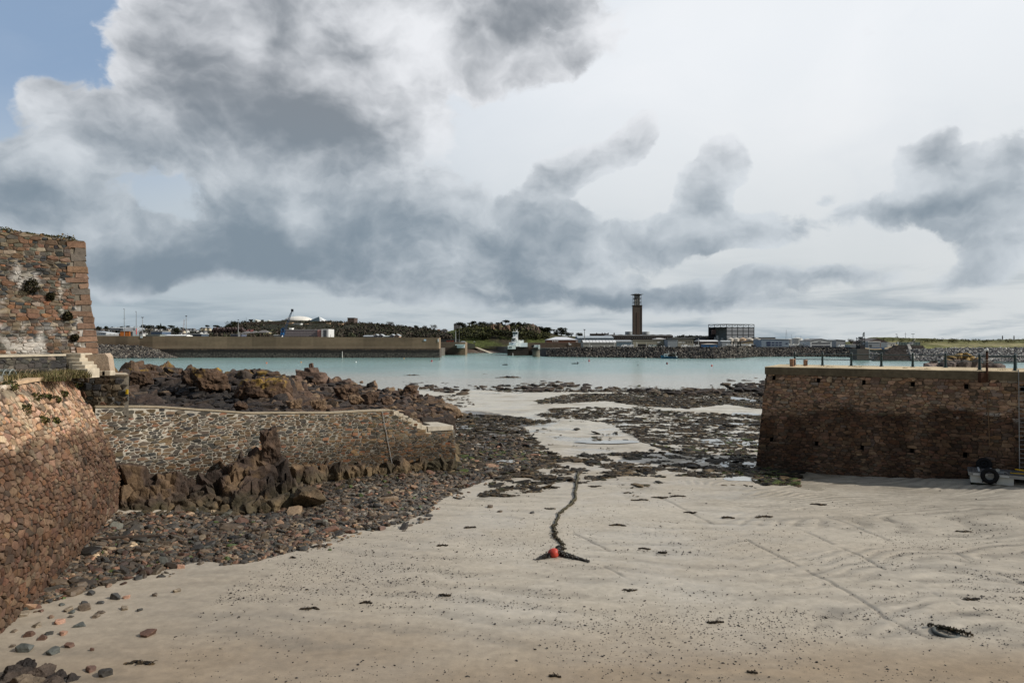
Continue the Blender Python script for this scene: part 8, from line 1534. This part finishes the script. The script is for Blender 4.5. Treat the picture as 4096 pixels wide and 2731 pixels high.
TR=[(1836,1289,1318,880,'pine',1.2,'flat topped pine at the left end of the park hill, beside the tower block'),(1851,1292,1318,885,'round',1.1,'round dark tree next to the flat topped pine on the park hill'),(1884,1285,1314,880,'pine',1.2,'tallest umbrella pine on the park hill left of the cliff'),(1903,1291,1316,880,'round',1.2,'dark round tree right of the tallest umbrella pine'),(1926,1285,1314,882,'pine',1.0,'umbrella pine with a bare stem above the left part of the cliff'),(1945,1288,1316,882,'round',1.2,'broad dark tree right of the bare stemmed umbrella pine'),(1966,1288,1312,880,'round',1.0,'dark tree on the skyline directly above the cliff left corner'),(1990,1288,1304,850,'pine',1.1,'low pine on the cliff top, left of the tall one'),(2004,1286,1304,850,'round',1.0,'dark tree touching the tall pine on the cliff top'),(2022,1280,1304,850,'pine',1.2,'tall spreading pine on the cliff top left of the control tower'),(2050,1289,1310,850,'round',1.5,'wide low tree right of the tall cliff top pine'),(2072,1286,1310,855,'round',1.3,'dense tree above and behind the control tower aerials'),(2092,1289,1312,855,'round',1.4,'tree on the skyline right of the control tower aerials'),(2112,1293,1316,855,'round',1.3,'dark tree descending the right shoulder of the park hill'),(2134,1298,1320,855,'round',1.3,'last tree on the right shoulder before the gap in the park hill'),(2160,1306,1340,840,'pine',1.1,'leaning pine standing alone right of the park hill'),(2185,1308,1342,842,'round',1.1,'tall dark tree right of the lone leaning pine'),(2203,1310,1343,842,'pine',1.2,'dense pine between the tall dark tree and the rounded one'),(2222,1317,1344,845,'round',.9,'narrow tree left of the big rounded tree'),(2245,1309,1343,842,'round',1.45,'big rounded dark tree above the white hipped roof'),(2272,1328,1346,850,'round',1.4,'low tree right of the big rounded dark tree'),(2286,1330,1347,850,'bare',1.2,'bare tree at the right end of the trees above the white roof'),(2316,1330,1346,870,'round',1.8,'isolated dome shaped tree left of the skyline roofs'),
 (1735,1298,1325,880,'bare',1.1,'bare round tree standing alone on the slope left of the dark hipped house'),(1700,1302,1322,890,'bare',.9,'bare tree left of the lone bare one on the grassy slope'),(1664,1300,1320,895,'round',1.2,'dark tree at the right end of the skyline grove above the quay houses'),(1640,1304,1322,900,'bare',1.2,'bare tree in the skyline grove above the quay houses'),(1618,1303,1320,900,'round',1.2,'dark tree in the middle of the skyline grove above the quay houses'),(1596,1298,1318,900,'bare',1.2,'thinly leaved tree in the skyline grove left of the dark middle tree'),(1560,1286,1312,905,'bare',1.4,'largest bare crowned tree on the long skyline right of the brown tower block'),(1536,1293,1312,905,'round',1.3,'dark tree left of the largest bare crowned tree on the skyline'),(1512,1292,1310,905,'round',1.3,'dark tree two along from the largest bare crown on the skyline'),(1482,1287,1308,908,'bare',1.0,'bare spiky tree on the skyline right of the brown tower block'),(1452,1290,1306,908,'round',1.5,'low wide tree just right of the brown tower block'),(1365,1284,1298,930,'round',1.4,'low round tree left of the brown tower block'),(1338,1284,1296,930,'round',1.4,'low tree right of the pyramid roof on the fort hill'),(1310,1282,1294,928,'round',1.1,'small tree touching the right side of the pyramid roof'),
 (1050,1278,1288,926,'round',1.2,'small dark round tree between the pointed tent roofs'),(1002,1278,1292,915,'pine',1.3,'umbrella shaped tree left of the pointed tent roof'),(978,1282,1298,910,'round',1.3,'dark rounded tree left of the umbrella shaped one on the fort hill'),(950,1286,1302,900,'round',1.4,'dark tree near the left brow of the fort hill'),(936,1283,1306,890,'round',1.1,'dark rounded tree right at the left brow of the fort hill'),(921,1284,1312,880,'round',1.1,'tall dark tree on the descending left edge of the fort hill'),(905,1300,1324,860,'round',1.2,'tree lower down the left edge of the fort hill'),(874,1301,1322,860,'pine',1.5,'wide dark tree left of the fort hill, over the brick flats'),(828,1300,1316,1300,'pine',1.0,'small lone pine on the skyline above the cream houses'),
 (572,1298,1316,1250,'round',1.5,'big dark tree on the town skyline behind the flat headed lamp mast'),(594,1299,1316,1250,'round',1.3,'second dark tree right of the flat headed lamp mast'),(614,1301,1316,1250,'bare',1.2,'grey tree between the dark ones on the town skyline'),(634,1300,1318,1250,'round',1.4,'dark tree on the town skyline left of the pointed conifer'),(655,1302,1318,1250,'round',1.2,'dark tree right of the pointed conifer on the town skyline'),(688,1301,1320,1250,'pine',1.7,'broad dark spreading tree left of the lattice mast'),(700,1310,1330,1100,'round',1.6,'large dark tree lower in the town left of the lattice mast'),(425,1303,1316,1300,'round',1.3,'round tree on the skyline left of the tallest mast'),(395,1304,1316,1300,'round',1.6,'low trees at the left edge of the town beside the fort corner'),(512,1302,1314,1300,'pine',1.4,'small flat tree right of the tallest mast'),(485,1305,1314,1300,'pine',1.6,'flat dark tree left of the tallest mast on the shed skyline'),
 (3405,1356,1380,640,'bare',1.3,'bare rounded tree right of the gabled white office')]
for px,pt,pb,d,k,w,lb in TR: tree(lb,px,pt,pb+3,d,k,w)
c=W(643,1314,1255); g=G(); g.add(*lathe(c,[(.3,-1),(2.6,1),(1.7,4),(1.0,7),(.1,11)],9),lin(34,38,28)); one('conifer','single pointed conifer on the town skyline','tree',g,M['leaf'])
# scrub that covers the hillsides
def hillscrub(name,lb,n,px0,px1,topf,botf,d0,d1,s,cols,seed):
    rs=np.random.RandomState(seed); g=G(); m=n*7; P=[];S=[];C=[]
    for i in range(n):
        px=rs.uniform(px0,px1); f=rs.uniform(); d=d0+(d1-d0)*f; t=topf(px); b=botf(px); py=b+(t-b)*f**1.1; c=W(px,py,d); r=rs.uniform(*s)*.55; col=np.array(cols[rs.randint(len(cols))])*rs.uniform(.6,1.4); leafball(g,c,r,22,[col],rs,r*.32,(1.2,1,.8))
    return one(name,lb,'wood',g,M['leaf'],kind='stuff')
SC=[lin(66,62,54),lin(76,68,58),lin(56,58,44),lin(86,76,66),lin(66,68,48)]
ip_=lambda pts: (lambda px: np.interp(px,[p[0] for p in pts],[p[1] for p in pts]))
hillscrub('hillside_wood','dark mixed scrub and wood covering the slope of the fort hill',3000,840,1800,ip_([(840,1340),(900,1322),(950,1302),(990,1292),(1300,1290),(1500,1300),(1720,1320),(1800,1340)]),ip_([(840,1348),(1800,1350)]),700,915,(4.5,9),[np.array(q)*.8 for q in SC],1)
hillscrub('park_wood','dark green scrub over the rocky park hill',900,1830,2190,ip_([(1830,1318),(1880,1304),(2120,1302),(2190,1330)]),ip_([(1830,1345),(1950,1345),(1970,1330),(2090,1340),(2190,1352)]),770,860,(3,7),[lin(44,46,28),lin(62,64,36),lin(40,40,28),lin(76,76,44)],2)
hillscrub('town_trees','dark tree masses between the houses of the far slope',230,380,860,ip_([(380,1314),(600,1308),(860,1318)]),ip_([(380,1334),(860,1342)]),950,1580,(6,12),[lin(58,56,50),lin(48,50,42),lin(66,62,56)],3)
hillscrub('mound_scrub','low scrub along the skyline of the green mound',160,3440,4200,ip_([(3440,1352),(3500,1348),(3640,1351),(3880,1358),(4200,1355)]),ip_([(3440,1366),(4200,1366)]),660,780,(1.5,3.5),[lin(84,82,50),lin(70,66,44),lin(100,94,60)],4)
hillscrub('far_shore_trees','thin line of far trees beyond the yards right of the chimney',120,2690,2840,ip_([(2690,1351),(2730,1347),(2840,1350)]),ip_([(2690,1354),(2840,1354)]),1750,2050,(8,16),[lin(52,54,48),lin(44,46,40)],5)
